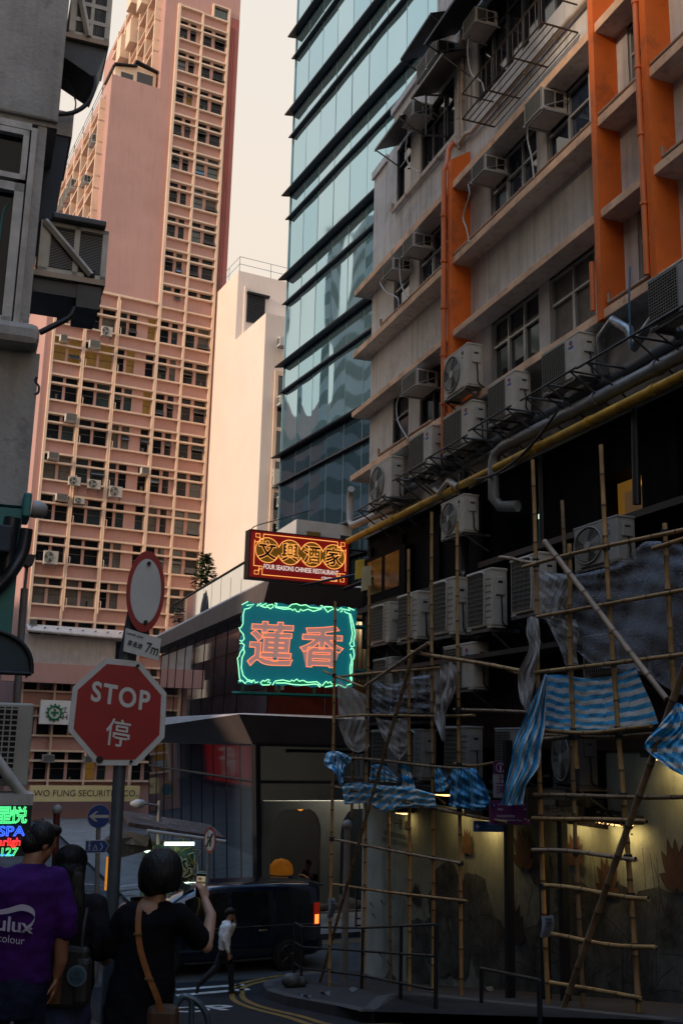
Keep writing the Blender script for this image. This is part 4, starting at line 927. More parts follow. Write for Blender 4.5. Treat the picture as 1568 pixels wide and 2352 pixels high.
# glowing lamp and a diner behind the glass
lp = at_r(646, 1984, 33.6); o = thing("table_lamp", "round orange fabric lamp glowing inside the arched restaurant window", "lamp", (lp.x, lp.y, lp.z-1.2))
mb = MB(); mb.lathe([(.36,.0),(.375,.10),(.34,.27),(.22,.40),(.0,.46)], (0,0,.9), seg=24); mb.build("lamp_shade", M("orange_shade", (.5,.2,.03), .7, var=.3, scale=4, emit=(1,.28,.02), es=.22), o)
mb = MB(); mb.lathe([(.14,0),(.14,.03),(.02,.05),(.02,.95)], (0,0,-.0), seg=10); mb.build("stand", darkmetal, o)
l_ = bpy.data.lights.new("arch_fill", 'AREA'); l_.shape = 'RECTANGLE'; l_.size = 9; l_.size_y = .5; l_.energy = 700; l_.color = (1, .86, .68); lo_ = bpy.data.objects.new("arch_fill", l_); col.objects.link(lo_); lo_.location = V(RP(.75, 5.5), -.35); lo_.rotation_euler = (ST.d*.8+Vector((0,0,-.6))).to_track_quat('-Z','Y').to_euler(); l2_ = bpy.data.lights.new('curtain_fill', 'AREA'); l2_.shape = 'RECTANGLE'; l2_.size = 8; l2_.size_y = .4; l2_.energy = 260; l2_.color = (1, .72, .42); lo2 = bpy.data.objects.new('curtain_fill', l2_); col.objects.link(lo2); lo2.location = V(RP(.45, 5.5), 3.9); lo2.rotation_euler = (ST.d*.5+Vector((0,0,-.85))).to_track_quat('-Z','Y').to_euler(); mb = MB(); mb.tube([V(RP(.75,1), -.22), V(RP(.75,10), -.22)], .06, 6); rpart(mb, "fill_light_track", mull)  # added fill lights brighten the arches and upstairs curtain; their track is made up
lp = at_r(690, 1852, 33.4)
o = thing("pendant_lamp", "small orange pendant bulb glowing above the restaurant arches", "lamp", lp)
mb = MB(); mb.lathe([(0,-.14),(.09,-.1),(.12,0),(.06,.1),(0,.13)], (0,0,0), seg=12); mb.build("bulb", M("orange_bulb", (.5,.2,.05), .5, emit=(1,.3,.03), es=2.2), o); mb = MB(); mb.tube([(0,0,.13),(0.05,0,.45)], .012, 5); mb.build("cord", darkmetal, o)
# ================================================================ air conditioners
acw = M("ac_casing", (.50,.46,.39), .55, var=.14, scale=3, stain=((.20,.17,.13), 3.5, .35)); acg = M("ac_casing_grey", (.30,.29,.27), .6, var=.15, scale=3, stain=((.14,.12,.10), 3.5, .4))
acdk = M("ac_shadow", (.012,.012,.013), .8, var=0); acgr = M("ac_grille", (.22,.21,.18), .6, var=.1); acfan = M("ac_fan", (.33,.33,.30), .5, var=.1)
iron = M("rack_iron", (.13,.125,.12), .6, metal=.4, var=.4, scale=5, stain=((.12,.05,.02), 4, .5))
def proto_split(kind, casing=None, logo=None):
    """unit .9 wide, .32 deep, .7 high, front towards +Y, base centre at the origin; far side +X has the fan"""
    o = thing("outdoor_cooler", "outdoor unit", "air conditioner"); c = casing or acw
    mb = MB(); mb.bbox((-.45,-.16,.02), (.45,.145,.69), .018); mb.bbox((-.46,-.165,.67), (.46,.15,.705), .01); mb.box((-.44,-.17,0), (-.3,.15,.02)); mb.box((.3,-.17,0), (.44,.15,.02)); mb.build("casing", c, o)
    if kind == 'grid':
        mb = MB(); mb.box((-.12,.146,.05), (.43,.152,.65), 1)
        for k in range(15): z = .055+k*.042; mb.box((-.12,.153,z-.004), (.43,.163,z+.004))
        for k in range(13): x = -.12+k*.0458; mb.box((x-.003,.150,.05), (x+.003,.158,.65))
        mb.build("grille", [acgr, acdk], o)
    elif kind == 'fan':
        mb = MB(); mb.disc((.14,.146,.36), (0,1,0), .285, .012, 32, 1)
        for k in range(8): mb.ring((.14,.165,.36), (0,1,0), .05+.033*k, .0035, 26)
        mb.ring((.14,.158,.36), (0,1,0), .29, .014, 32)
        for k in range(8): a = k*math.pi/4; mb.tube([(.14+.05*math.cos(a),.165,.36+.05*math.sin(a)), (.14+.285*math.cos(a),.162,.36+.285*math.sin(a))], .004, 4)
        mb.build("grille", [acgr, acdk], o)
        mb = MB()
        for k in range(3):
            a0 = k*2.094+.3
            mb.grid(lambda s, t: (.14+(.05+.21*t)*math.cos(a0+s*1.25+t*.3), .153+.006*s, .36+(.05+.21*t)*math.sin(a0+s*1.25+t*.3)), 6, 3)
        mb.disc((.14,.158,.36), (0,1,0), .062, .022, 16); mb.build("fan", acfan, o)
    else:   # 'coil': tall fin grille with a pale curved frame
        mb = MB(); mb.box((-.2,.146,.06), (.40,.151,.66), 1)
        for k in range(11): z = .07+k*.058; mb.box((-.2,.152,z-.003), (.40,.160,z+.003))
        for k in range(16): x = -.2+k*.04; mb.box((x-.0025,.150,.06), (x+.0025,.156,.66))
        mb.build("grille", [acgr, acdk], o)
        mb = MB(); mb.tube(smooth_path([(-.2,.165,.05), (-.225,.17,.2), (-.225,.17,.55), (-.2,.165,.66), (.1,.165,.675), (.42,.165,.67)], 4), .013, 6); mb.build("grille_rim", c, o)
        mb = MB()
        for k in range(7): mb.box((-.43,.146,.12+k*.075), (-.25,.150,.125+k*.075))
        mb.build("vent_slots", acdk, o)
    mb = MB(); mb.bbox((-.475,-.1,.38), (-.447,.07,.60), .01); mb.box((-.477,-.06,.52), (-.4755,.03,.55), 1); mb.box((-.452,-.12,.08), (-.449,.08,.3), 1 if kind == 'x' else 0); mb.build("side_cover", [c, acdk], o)
    mb = MB(); mb.tube(smooth_path([(-.47,-.03,.38), (-.5,-.03,.2), (-.48,-.06,.05), (-.4,-.3,-.02)], 5), .012, 5); mb.build("pipes", darkmetal, o)
    if logo:
        mb = MB(); mb.disc((-.26,.148,.585), (0,1,0), .036, .005, 16, 0); mb.box((-.30,.1495,.575), (-.25,.152,.6), 1) if logo == 'blue_red' else None
        me = text_mesh({'blue_red':'GREE','dark':'LG'}.get(logo, 'air'), .05 if logo != 'dark' else .1, bold=.004); mb.mesh(me, 2, face_T(Vector((-.26,.1475,.51 if logo != 'dark' else .46)), Vector((-1,0,0))))
        mb.build("logo", {'blue_red':[M("logo_red", (.4,.03,.03), .6, var=0), M("logo_blue", (.02,.06,.35), .6, var=0), M("logo_blue", (.02,.06,.35))], 'dark':[M("logo_pink", (.25,.04,.09), .6, var=0)]*2+[M("logo_ink", (.03,.03,.03), .6, var=0)]}.get(logo, [M("logo_ink", (.03,.03,.03), .6, var=0)]*3), o)
    mb = MB()
    for x in (-.37, .37):
        mb.box((x-.02,-.42,-.045), (x+.02,.17,-.005)); mb.tube([(x,.14,-.03), (x,-.40,-.32)], .016, 4, sm=False)
    mb.box((-.43,.12,-.04), (.43,.15,-.005)); mb.build("bracket", iron, o)
    return o
PS = {}
def split(kind, label, group, p_bl, p_br, p_top, Y=-8.3, fr=ST, casing=None, logo=None, flip=False, dz=0.0):
    """front face from its far bottom corner, near bottom corner and a point on the far top edge, as seen"""
    key = (kind, logo, casing.name if casing else '')
    a = fr.p(*p_bl, Y); b = fr.p(*p_br, Y); t = fr.p(*p_top, Y); zb = (a.z+b.z)/2; h = t.z-a.z
    first = key not in PS
    if first: PS[key] = proto_split(kind, casing, logo); o = PS[key]
    else: o = copy_tree(PS[key])
    wd = abs(a.x-b.x); sgn = 1 if not flip else -1
    o.location = fr.w((a.x+b.x)/2, Y-sgn*.15, zb); o.rotation_euler = (0, 0, fr.rot+(math.pi if flip else 0)); o.scale = (wd/.9, 1.0, h/.7)
    o['label'] = label; o['group'] = group
    return o
def z6(x, y): return (796.25+x*.4922, 673.75+y*.4922)
G1 = "outdoor units along the pipe gallery"
split('fan', "outdoor unit with a round fan, lowest left on the pipe gallery by the corner", G1, z6(105,1010), z6(205,950), z6(105,825))
split('grid', "white outdoor unit with mesh grille, second from the left on the pipe gallery", G1, z6(287,862), z6(395,800), z6(287,683), logo='blue_red')
split('grid', "white outdoor unit with mesh grille under the tall fan unit", G1, z6(447,752), z6(583,690), z6(447,575), logo='blue_red')
split('grid', "white outdoor unit with mesh grille between the tall fan unit and the largest mesh unit", G1, z6(657,622), z6(785,552), z6(657,435), logo='blue_red')
split('grid', "largest white mesh outdoor unit, just below the second orange column", G1, z6(910,470), z6(1085,388), z6(910,275), logo='blue_red')
split('fan', "tall outdoor unit with a side fan standing in front of the first orange column's foot", G1, z6(450,490), z6(563,442), z6(450,300), Y=-8.2, logo='air')
split('grid', "big grey mesh outdoor unit cut off by the right edge of the picture", G1, (1490,757), (1600,700), (1490,640), Y=-8.1, casing=acg)
G2 = "outdoor units on the dark lower front"
split('fan', "fan outdoor unit alone just below the yellow pipe", G2, z6(437,1152), z6(545,1108), z6(437,985), logo='air')
split('fan', "weathered outdoor unit with a pink round badge under the lit yellow window", G2, (1318,1312), (1417,1288), (1318,1213), casing=acg, logo='dark')
G3 = "row of outdoor units behind the upper bamboo rails"
split('coil', "smallest leftmost outdoor unit in the row, beside the green neon sign's right edge", G3, (850,1484), (892,1472), (850,1396))
split('coil', "second outdoor unit from the left in the row above the pink-lit units", G3, (911,1476), (957,1466), (911,1371))
split('coil', "third outdoor unit from the left in the row, between two bamboo poles", G3, (986,1466), (1040,1455), (986,1341))
split('coil', "fourth outdoor unit in the row, left of the pole crossed by netting", G3, (1071,1452), (1128,1440), (1071,1321))
split('coil', "fifth outdoor unit in the row, half hidden by grey netting", G3, (1172,1420), (1240,1400), (1172,1290))
split('coil', "wide outdoor unit behind grey netting above the blue striped tarp", G3, (1337,1560), (1452,1545), (1337,1465), Y=-8.35, casing=acg)
G4 = "pink-lit outdoor units by the neon sign"
split('coil', "pink-lit outdoor unit next to the green neon sign's lower right corner", G4, (855,1604), (898,1602), (855,1515), casing=acg)
split('fan', "small fan unit with spoked grille, left of the pair", G4, (909,1600), (948,1598), (909,1532), casing=acg, Y=-8.35)
split('fan', "small fan unit with spoked grille, right of the pair", G4, (963,1592), (1005,1590), (963,1524), casing=acg, Y=-8.35)
split('grid', "white mesh outdoor unit right of the two spoked fans", G4, (1017,1588), (1086,1582), (1017,1486), logo='blue_red')
G5 = "low row of outdoor units over the mural"
split('coil', "first outdoor unit from the left in the low row over the mural", G5, (850,1790), (907,1793), (850,1678), casing=acg)
split('coil', "second outdoor unit in the low row, with a pale curved grille rim", G5, (909,1788), (967,1790), (909,1677), casing=acg)
split('coil', "third outdoor unit in the low row, behind the blue tarp scraps", G5, (1018,1788), (1072,1790), (1018,1670), casing=acg)
split('grid', "fourth outdoor unit in the low row, beside the purple direction sign", G5, (1136,1775), (1192,1776), (1136,1674), casing=acg)
split('fan', "dark fan outdoor unit under the hanging blue tarp above the street name plate", G5, (1268,1805), (1330,1808), (1268,1680), casing=M("ac_dark", (.06,.06,.065), .6, var=.2))
# ---- window-type coolers
def proto_win():
    """.52 wide, .5 deep, .38 high; street face towards +Y, near side is -X"""
    o = thing("window_cooler", "window cooler", "air conditioner")
    mb = MB(); mb.bbox((-.26,-.5,.0), (.26,0,.38), .012); mb.build("casing", M("window_ac_white", (.62,.59,.54), .5, var=.15, scale=4, stain=((.22,.17,.12), 4, .5)), o)
    mb = MB(); mb.box((-.225,.001,.035), (.225,.004,.345), 1)
    for k in range(9): mb.box((-.225,.004,.05+k*.036), (.225,.011,.055+k*.036))
    for k in range(7): x = -.225+k*.075; mb.box((x-.004,.003,.035), (x+.004,.009,.345))
    mb.box((-.26,0,0), (.26,.012,.03)); mb.box((-.26,0,.35), (.26,.012,.38)); mb.box((-.26,0,.03), (-.228,.012,.35)); mb.box((.228,0,.03), (.26,.012,.35)); mb.build("front_grille", [acgr, M("coil_grey", (.12,.115,.10), .7, var=.3, scale=8)], o)
    mb = MB(); mb.box((-.263,-.24,.05), (-.2605,-.04,.34), 1)
    for k in range(13): mb.box((-.266,-.24,.055+k*.0225), (-.2632,-.04,.063+k*.0225))
    mb.box((-.263,-.42,.08), (-.2605,-.27,.33), 1); mb.build("side_louvres", [acgr, acdk], o)
    mb = MB(); mb.box((-.28,-.55,-.03), (-.25,.02,0)); mb.box((.25,-.55,-.03), (.28,.02,0)); mb.tube([(-.285,-.05,.03), (-.285,-.5,.24)], .012, 4, sm=False); mb.box((-.28,-.05,-.028), (.28,-.02,-.004)); mb.build("bracket", alu, o)
    return o
pw = [None]
def wincool(label, bl, br, tl, Y=-8.42, hose=None, fr=ST, flip=False, group="window coolers on the white building", base=None):
    a = fr.p(*bl, Y); b = fr.p(*br, Y); t = fr.p(*tl, Y)
    if pw[0] is None: pw[0] = proto_win(); o = pw[0]
    else: o = copy_tree(pw[0])
    wd = abs(a.x-b.x); h = t.z-a.z
    o.location = fr.w((a.x+b.x)/2, Y, (a.z+b.z)/2); o.rotation_euler = (0, 0, fr.rot+(math.pi if flip else 0)); o.scale = (wd/.52, 1, h/.38); o['label'] = label; o['group'] = group
    if hose:
        mb = MB(); pts = [fr.p(x, y, Y-.1+.02*i) for i, (x, y) in enumerate(hose)]; mb.tube(smooth_path([fr.w(*p) for p in pts], 6), .016, 6); ho = mb.build("drain_hose", M("hose_grey", (.42,.38,.34), .5, var=.1)); tag(ho, "thin drain hose hanging from "+label.split(' cooler')[0]+" cooler", "hose", "drain hoses below the window coolers")
    return o
def z3(x, y): return (1041.2+x*.3358, y*.3358)
def z2(x, y): return (612.5+.3125*x, y*.3125)
wincool("window cooler beside the second orange column on the tan ledge", z3(487,855), z3(605,740), z3(487,710), hose=[z3(510,860), z3(505,950), z3(535,1090), z3(548,1220)])
wincool("window cooler right of the first orange column's top", z3(125,1250), z3(212,1155), z3(125,1145), hose=[z3(122,1245), z3(100,1260), z3(108,1330), z3(65,1480), z3(90,1570), z3(106,1660)])
wincool("window cooler directly left of the first orange column", z2(1000,1882), z2(1075,1803), z2(1000,1785), hose=[z2(990,1888), z2(975,1930), z2(985,2080), z2(1035,2200)])
wincool("leftmost window cooler under the white wall's corner ledge", z2(855,2048), z2(925,1975), z2(855,1965), hose=[z2(848,2045), z2(835,2080), z2(880,2150), z2(960,2190), z2(965,2280)])
wincool("window cooler under the metal canopies near the roof", z2(1000,928), z2(1070,838), z2(1000,825), hose=[z2(1040,945), z2(1022,1100), z2(1045,1210), z2(1120,1265)])
wincool("topmost window cooler beside the wire drying rack", z3(65,250), z3(150,150), z3(65,150), hose=[z3(125,180), z3(95,330), z3(120,500), z3(190,560), z3(210,640)])
wincool("window cooler above the lowest fan unit on the left", z6(257,468), z6(325,432), z6(257,395), hose=[z6(250,465), z6(232,520), z6(240,600), z6(285,680)])
wincool("beige window cooler poking past the roof edge", (957,187), (980,160), (957,150), Y=-8.4); wincool("white window cooler above the upper metal canopy", (978,155), (1003,125), (978,119), Y=-8.4)
# ---- coolers on the pink tower (small in the picture)
def pk(kind, label, x0, y0, x1, y1, Y=PY-.75, grp="coolers hung on the pink tower"):
    a = PT.p(x0, y1, Y); b = PT.p(x1, y1, Y); t = PT.p((x0+x1)/2, y0, Y); m = PT.p((x0+x1)/2, y1, Y)
    if kind == 'w':
        o = copy_tree(pw[0]); o.location = PT.w(m.x, Y, m.z); o.scale = ((b.x-a.x)/.52, 1, (t.z-m.z)/.38)
    else:
        key = (kind, None, ''); 
        if key not in PS: PS[key] = proto_split(kind); o = PS[key]
        else: o = copy_tree(PS[key])
        o.location = PT.w(m.x, Y+.15, m.z); o.scale = ((b.x-a.x)/.9, 1, (t.z-m.z)/.7)
    o.rotation_euler = (0, 0, PT.rot+math.pi); o['label'] = label; o['group'] = grp
def zq(x, y): return (61.2+.2109*x, 704.4+.2109*y)
def zr(x, y): return (30.6+.2305*x, 1102.5+.2305*y)
for kind, lab, (x0, y0), (x1, y1) in (
    ('fan', "outdoor unit near the top of the pink tower's second window bay", zq(820,215), zq(935,318)),
    ('w', "window cooler at the pink tower's upper left, next to an amber-lit transom", zq(372,300), zq(446,368)),
    ('w', "window cooler with a blue grille above the brightest lit window", zq(690,362), zq(803,445)),
    ('w', "window cooler in the pink tower's left bay, below the green lettered windows' lintel", zq(428,1160), zq(548,1245)),
    ('w', "window cooler trailing a long white hose on the pink tower's left bay", zq(242,1582), zq(352,1655)),
    ('fan', "left one of the three outdoor units hung in a line on the pink tower", zq(460,1850), zq(588,1945)),
    ('fan', "middle one of the three outdoor units hung in a line on the pink tower", zq(668,1883), zq(808,1982)),
    ('fan', "right one of the three outdoor units hung in a line on the pink tower", zr(958,62), zr(1085,170)),
    ('w', "small cooler beside the cream strip, halfway up the pink tower", zq(1255,1745), zq(1335,1815)),
    ('w', "cooler with a green front just under the line of three units", zr(432,135), zr(545,200)),
    ('fan', "small outdoor unit tucked in a window right of the green-fronted cooler", zr(610,175), zr(712,235)),
    ('fan', "square outdoor unit in a rusty cage low on the pink tower's left bay", zr(303,705), zr(445,838)),
    ('w', "boxy cooler in a lower left window just above the white canopy", zr(162,1390), zr(235,1445)),
    ('fan', "white outdoor unit standing on the canopy beside the length limit plate", zr(925,1592), zr(1080,1712)),
    ('w', "white window cooler just above the yellow company name board", (100,1733), (125,1750)),
    ('w', "window cooler half hidden behind the stop sign's lower edge", (196,1736), (212,1751))):
    pk(kind, lab, x0, y0, x1, y1)
# coolers on the pink tower's sunlit side and on the cream block
for i in range(8):
    o = copy_tree(pw[0]); o.location = PT.w(14.3, PY+9+i*1.6, 42.4); o.rotation_euler = (0, 0, PT.rot+math.pi/2); o.scale = (2, 1.2, 2.2); o['label'] = "coolers lined up high along the pink tower's sunlit side"; o['group'] = "coolers along the pink tower's side"
for i, (a, z) in enumerate(((2.6, 43),(4.2,40.5),(6.5,37.6),(8.5,35),(11,33.5),(13,32))):
    o = copy_tree(pw[0]); o.location = PT.w(14.35, PY+a, z); o.rotation_euler = (0, 0, PT.rot+math.pi/2); o.scale = (1.6, 1.1, 1.8); o['label'] = "loose coolers dotted over the lower part of the pink tower's sunlit side"; o['group'] = "coolers dotted on the pink tower's side"
for i, y in enumerate((800, 935, 1120, 1165, 1215, 1290)):
    _v = ray(646, y); a = _v*(58.05/_v.dot(MF.d)); o = copy_tree(pw[0] if i != 2 else PS[('fan', None, '')]); o.location = a; o.rotation_euler = (0, 0, MF.rot+math.pi/2+math.pi); o.scale = (1.3, 1, 1.6); o['label'] = "small coolers stacked down the dark slot of the cream block"; o['group'] = "coolers down the cream block's window slot"
# ================================================================ pipes, racks and cables of the gallery
def run(name, label, cat, pts, r, mat, fr=ST, brackets=0, group=None, seg=10):
    mb = MB(); P = [fr.w(*p) for p in pts]; mb.tube(P, r, seg)
    if brackets:
        for k in range(1, len(P)):
            L = (P[k]-P[k-1]).length; n = int(L/brackets)
            for j in range(1, n+1): c = P[k-1].lerp(P[k], j/(n+1)); d = (P[k]-P[k-1]).normalized(); mb.tube([c-d*.04, c+d*.04], r*1.18, seg)
    o = mb.build(name, mat); return tag(o, label, cat, group)
yel = M("yellow_gas_pipe", (.62,.34,.015), .5, var=.25, scale=4, stain=((.12,.06,.02), 3, .6)); greyp = M("grey_drain_pipe", (.24,.245,.26), .4, var=.2, scale=3, stain=((.10,.09,.08), 3, .4))
run("gas_pipe", "long yellow pipe running the length of the dark lower front", "pipe", [(23.4,-8.5,4.83), (16,-8.5,4.83), (-6,-8.5,4.83)], .075, yel, brackets=1.6)
run("drain_pipe", "thick grey pipe above the yellow one, bending down with a white elbow", "pipe", [(-5,-8.55,5.05), (14.2,-8.55,5.16), (15.6,-8.55,5.18), (15.85,-8.52,5.1), (15.9,-8.5,4.95), (15.9,-8.5,4.3), (15.85,-8.6,4.15), (15.5,-8.75,4.1)], .10, greyp, brackets=1.5, seg=12)
run("drain_pipe", "upper grey pipe close to the wall behind the outdoor units", "pipe", [(22.6,-8.75,5.45), (12,-8.75,5.5), (-5,-8.75,5.5)], .07, greyp, brackets=1.4)
run("drain_pipe", "middle thin grey pipe between the two larger grey pipes", "pipe", [(17.5,-8.7,5.25), (10,-8.7,5.3), (-5,-8.7,5.3)], .05, greyp, brackets=1.4)
run("drain_pipe", "white bent pipe by the corner at the gallery's left end", "pipe", [(22.8,-8.35,6.0), (22.95,-8.4,5.95), (22.98,-8.4,5.8), (22.98,-8.4,5.25), (22.8,-8.4,5.1), (20.5,-8.55,5.1)], .085, M("white_pipe", (.45,.42,.38), .45, var=.15))
run("downpipe", "black downpipe on the dark front under the pipe gallery", "pipe", [(17.3,-8.6,5.1), (17.3,-8.6,3.2), (17.1,-8.6,3.1)], .1, M("black_pipe", (.015,.017,.022), .4))
run("downpipe", "dark blue downpipe left of the teal lit window", "pipe", [(14.7,-8.75,4.8), (14.7,-8.75,2.0)], .05, M("black_pipe", (.015,.017,.022), .4)); run("downpipe", "dark blue downpipe right of the yellow lit window", "pipe", [(12.0,-8.7,4.8), (12.05,-8.7,3.4)], .06, M("black_pipe", (.015,.017,.022), .4))
run("pipe_bundle", "silver wrapped bent pipe looping under the largest mesh unit", "pipe", [(12.6,-8.6,5.5), (12.5,-8.5,6.05), (12.1,-8.45,6.15), (11.8,-8.5,5.9), (11.7,-8.5,5.6), (11.1,-8.5,5.9), (10.7,-8.5,5.4)], .075, M("silver_lagging", (.28,.28,.28), .35, metal=.5, var=.3, scale=8, bump=.6, bscale=20))
run("pipe_bundle", "wrapped pipe drooping below the two middle units", "pipe", [(18.3,-8.5,5.0), (18.0,-8.45,4.85), (17.6,-8.45,5.0), (17.2,-8.45,4.8)], .07, M("silver_lagging", (.28,.28,.28), .35))
run("power_cable", "black cable sagging under the pipe gallery", "cable", [tuple(p) for p in catenary((13.6,-8.4,5.2), (16.4,-8.4,4.75), .25)], .022, M("black_cable", (.012,.013,.02), .5)); run("power_cable", "blue cord hanging down beside the right-edge unit", "cable", [(11.3,-8.2,6.6), (11.28,-8.15,6.1), (11.35,-8.2,5.4)], .014, M("blue_cord", (.02,.12,.22), .5, var=0))
G6 = "steel racks under the gallery units"
def rack(label, u0, u1, z, slope=0.0):
    mb = MB(); y0, y1 = -8.05, -8.85
    for y in (y0, y1): mb.tube([ST.w(u0, y, z), ST.w(u1, y, z+slope)], .022, 4, sm=False)
    for k in range(3): u = u0+(u1-u0)*(.1+.4*k); mb.tube([ST.w(u, y0, z), ST.w(u, y1, z)], .02, 4, sm=False); mb.tube([ST.w(u, y0, z-.01), ST.w(u, y1, z-.55)], .018, 4, sm=False)
    tag(mb.build("steel_rack", iron), label, "rack", G6)
for lab, bl, br in (("steel rack under the lowest left fan unit", z6(105,1010), z6(205,950)), ("steel rack under the second unit from the left", z6(287,862), z6(395,800)), ("steel rack under the unit below the tall fan unit", z6(447,752), z6(583,690)), ("steel rack under the unit left of the largest mesh unit", z6(657,622), z6(785,552)), ("steel rack under the largest mesh unit", z6(910,470), z6(1085,388)), ("long steel rack reaching to the right edge of the picture", (1380,840), (1600,700))):
    a, b = ST.p(*bl, -8.3), ST.p(*br, -8.3); rack(lab, a.x+.25, b.x-.3, (a.z+b.z)/2-.03)
# wire drying rack under the top windows
mb = MB(); u0, u1, D0, D1 = 16.4, 13.4, -8.86, -8.15
zz0 = 12.0
for k in range(7): D = D1-(D1-D0)*-k/6*-1 if False else D1+(D0-D1)*k/6; mb.tube([ST.w(u0, D, zz0), ST.w(u1, D, zz0)], .012, 5)
for u in (u0, 15.4, 14.4, u1): mb.tube([ST.w(u, D0, zz0), ST.w(u, D1, zz0)], .018, 5)
for h in (.0, .55): mb.tube([ST.w(u0, D1, zz0+h), ST.w(u1, D1, zz0+h)], .018, 5)
for k in range(16): u = u0+(u1-u0)*k/15; mb.tube([ST.w(u, D1, zz0), ST.w(u, D1, zz0+.55)], .008, 4)
mb.tube([ST.w(u0, D0, zz0+.55), ST.w(u0, D1, zz0+.55)], .016, 5); mb.tube([ST.w(u1, D0, zz0+.55), ST.w(u1, D1, zz0+.55)], .016, 5)
tag(mb.build("drying_rack", M("rusty_wire", (.10,.075,.055), .6, metal=.4, var=.3)), "rusty wire rack sticking out under the top floor windows", "rack")
# ================================================================ neon signs
def neon(name, c, es): return M(name, (.4,.4,.4), .4, var=0, emit=c, es=es)
nw, ng, no, ny = neon("neon_mint", (.32,1.0,.52), 1.5), neon("neon_green", (.05,.9,.35), 1.2), neon("neon_orange", (1.0,.19,.04), 1.4), neon("neon_amber", (1.0,.38,.06), 1.25)
S2 = Fr(77.0)
def nf(x, y, Y): return S2.p(x, y, Y)
NY = (S2.loc(at_r(680, 1480, 23.6))).y
def nz(x, y): return (343+x*.3125, 1286+y*.3125)
sg_ = fthing("neon_sign", "large teal neon sign with two orange Chinese characters and a mint scroll border", "sign", S2, tuple(nf(675, 1585, NY)))
tealb = M("sign_teal", (.004,.14,.18), .5, var=.12, scale=2, streak=.15, emit=(.0,.34,.44), es=.22)  # emission stands in for the neon tubes' light falling on the board
A = nf(*nz(690,900), NY); B = nf(*nz(1500,365), NY); C_ = nf(*nz(690,335), NY); D_ = nf(*nz(1500,920), NY)
x0, x1 = (A.x+C_.x)/2, (B.x+D_.x)/2; z0, z1 = (A.z+D_.z)/2, (B.z+C_.z)/2
rn = random.Random(2)
def scallop(n, amp, sd):
    r = random.Random(sd); return [amp*(.4+.6*math.sin(k*1.7+sd))*r.uniform(.5,1) for k in range(n)]
pts = []
N = 26
for k in range(N): pts.append((x0-.04+(x1-x0+.08)*k/N, z0-.05+scallop(N,.045,1)[k]))
for k in range(N): pts.append((x1+.04+scallop(N,.04,2)[k], z0+(z1-z0)*k/N))
for k in range(N): pts.append((x1+.04-(x1-x0+.08)*k/N, z1+.05+scallop(N,.045,3)[k]))
for k in range(N): pts.append((x0-.04+scallop(N,.04,4)[k], z1-(z1-z0)*k/N))
mb = MB(); mb.prism(pts, NY, NY+.32, lambda a, b, h: (a, h, b)); part(mb, "board", tealb, sg_)
# scroll border: tubes with leaf points, mirrored halves
def bpt(px, py, d=.05): p = nf(*nz(px, py), NY-d); return (p.x, NY-d, p.z)
top1 = [(680,330),(725,305),(715,335),(770,325),(735,355),(700,362),(690,400),(688,470),(672,500),(660,495),(668,520),(690,545),(698,580),(680,600),(664,590)]
in1 = [(800,322),(790,340),(820,318),(830,335),(860,318),(858,338),(905,325),(912,345),(890,360),(870,345),(850,350),(810,335)]
mid1 = [(922,318),(938,320),(935,335),(920,330),(930,345),(985,348),(1020,350),(1045,328),(1080,322),(1110,335),(1150,330),(1180,348),(1240,355),(1262,355),(1275,345),(1268,335),(1256,340)]
mid2 = [(925,348),(985,362),(1040,360),(1055,372),(1068,360),(1085,380),(1100,382),(1112,362),(1128,375),(1165,362),(1205,378),(1240,368),(1265,360)]
rt = [(1505,370),(1460,350),(1475,372),(1420,360),(1440,385),(1478,400),(1490,440),(1512,540),(1500,600),(1505,632),(1485,640),(1475,625)]
in2 = [(1282,345),(1340,345),(1352,362),(1330,370),(1310,385),(1295,365),(1282,350)]
in3 = [(1365,350),(1385,372),(1410,350),(1415,380),(1402,382)]
l2 = [(664,615),(680,610),(698,625),(692,650),(668,680),(660,710),(648,720),(656,790),(662,860),(672,895)]
l2b = [(690,640),(700,680),(682,720),(676,790),(690,850),(720,880),(760,890)]
bl = [(655,890),(680,885),(705,910),(720,890),(755,900),(768,880),(780,905),(800,895)]
bl2 = [(815,905),(835,885),(850,892),(870,878),(885,882),(870,900),(892,902),(885,918),(830,920),(820,908)]
bm1 = [(905,920),(915,905),(925,890),(980,882),(1035,895),(1045,882),(1060,892),(1085,875),(1098,892),(1130,885),(1160,900),(1230,895),(1262,920),(1252,935),(1240,925)]
bm2 = [(930,905),(1000,905),(1050,915),(1110,920),(1160,918),(1215,912),(1250,920)]
br = [(1270,925),(1290,900),(1300,892),(1312,905),(1330,895),(1340,912),(1355,905),(1345,925),(1290,935)]
br2 = [(1365,930),(1385,915),(1410,925),(1440,940),(1455,918),(1480,912),(1486,880),(1490,780),(1498,735),(1505,700),(1500,660),(1488,648),(1475,660)]
r2 = [(1470,400),(1478,450),(1492,540),(1482,600),(1470,620)]; r3 = [(1478,880),(1474,790),(1486,735),(1475,690)]
for i, pl in enumerate((top1, in1, mid1, mid2, rt, in2, in3, l2, l2b, bl, bl2, bm1, bm2, br, br2, r2, r3)):
    mb = MB(); mb.tube([bpt(*q) for q in pl], .0115, 6); part(mb, "neon_tube", nw, sg_)
bfm = M("border_green", (.01,.20,.13), .5, var=0, emit=(0,.5,.3), es=.08)
for pl in (in1, in2, bl2, br):
    mb = MB(); mb.add([(*bpt(q[0], q[1], .02)[:1], NY-.02, bpt(q[0], q[1], .02)[2]) for q in pl], [tuple(range(len(pl)))]); part(mb, "border_fill", bfm, sg_)
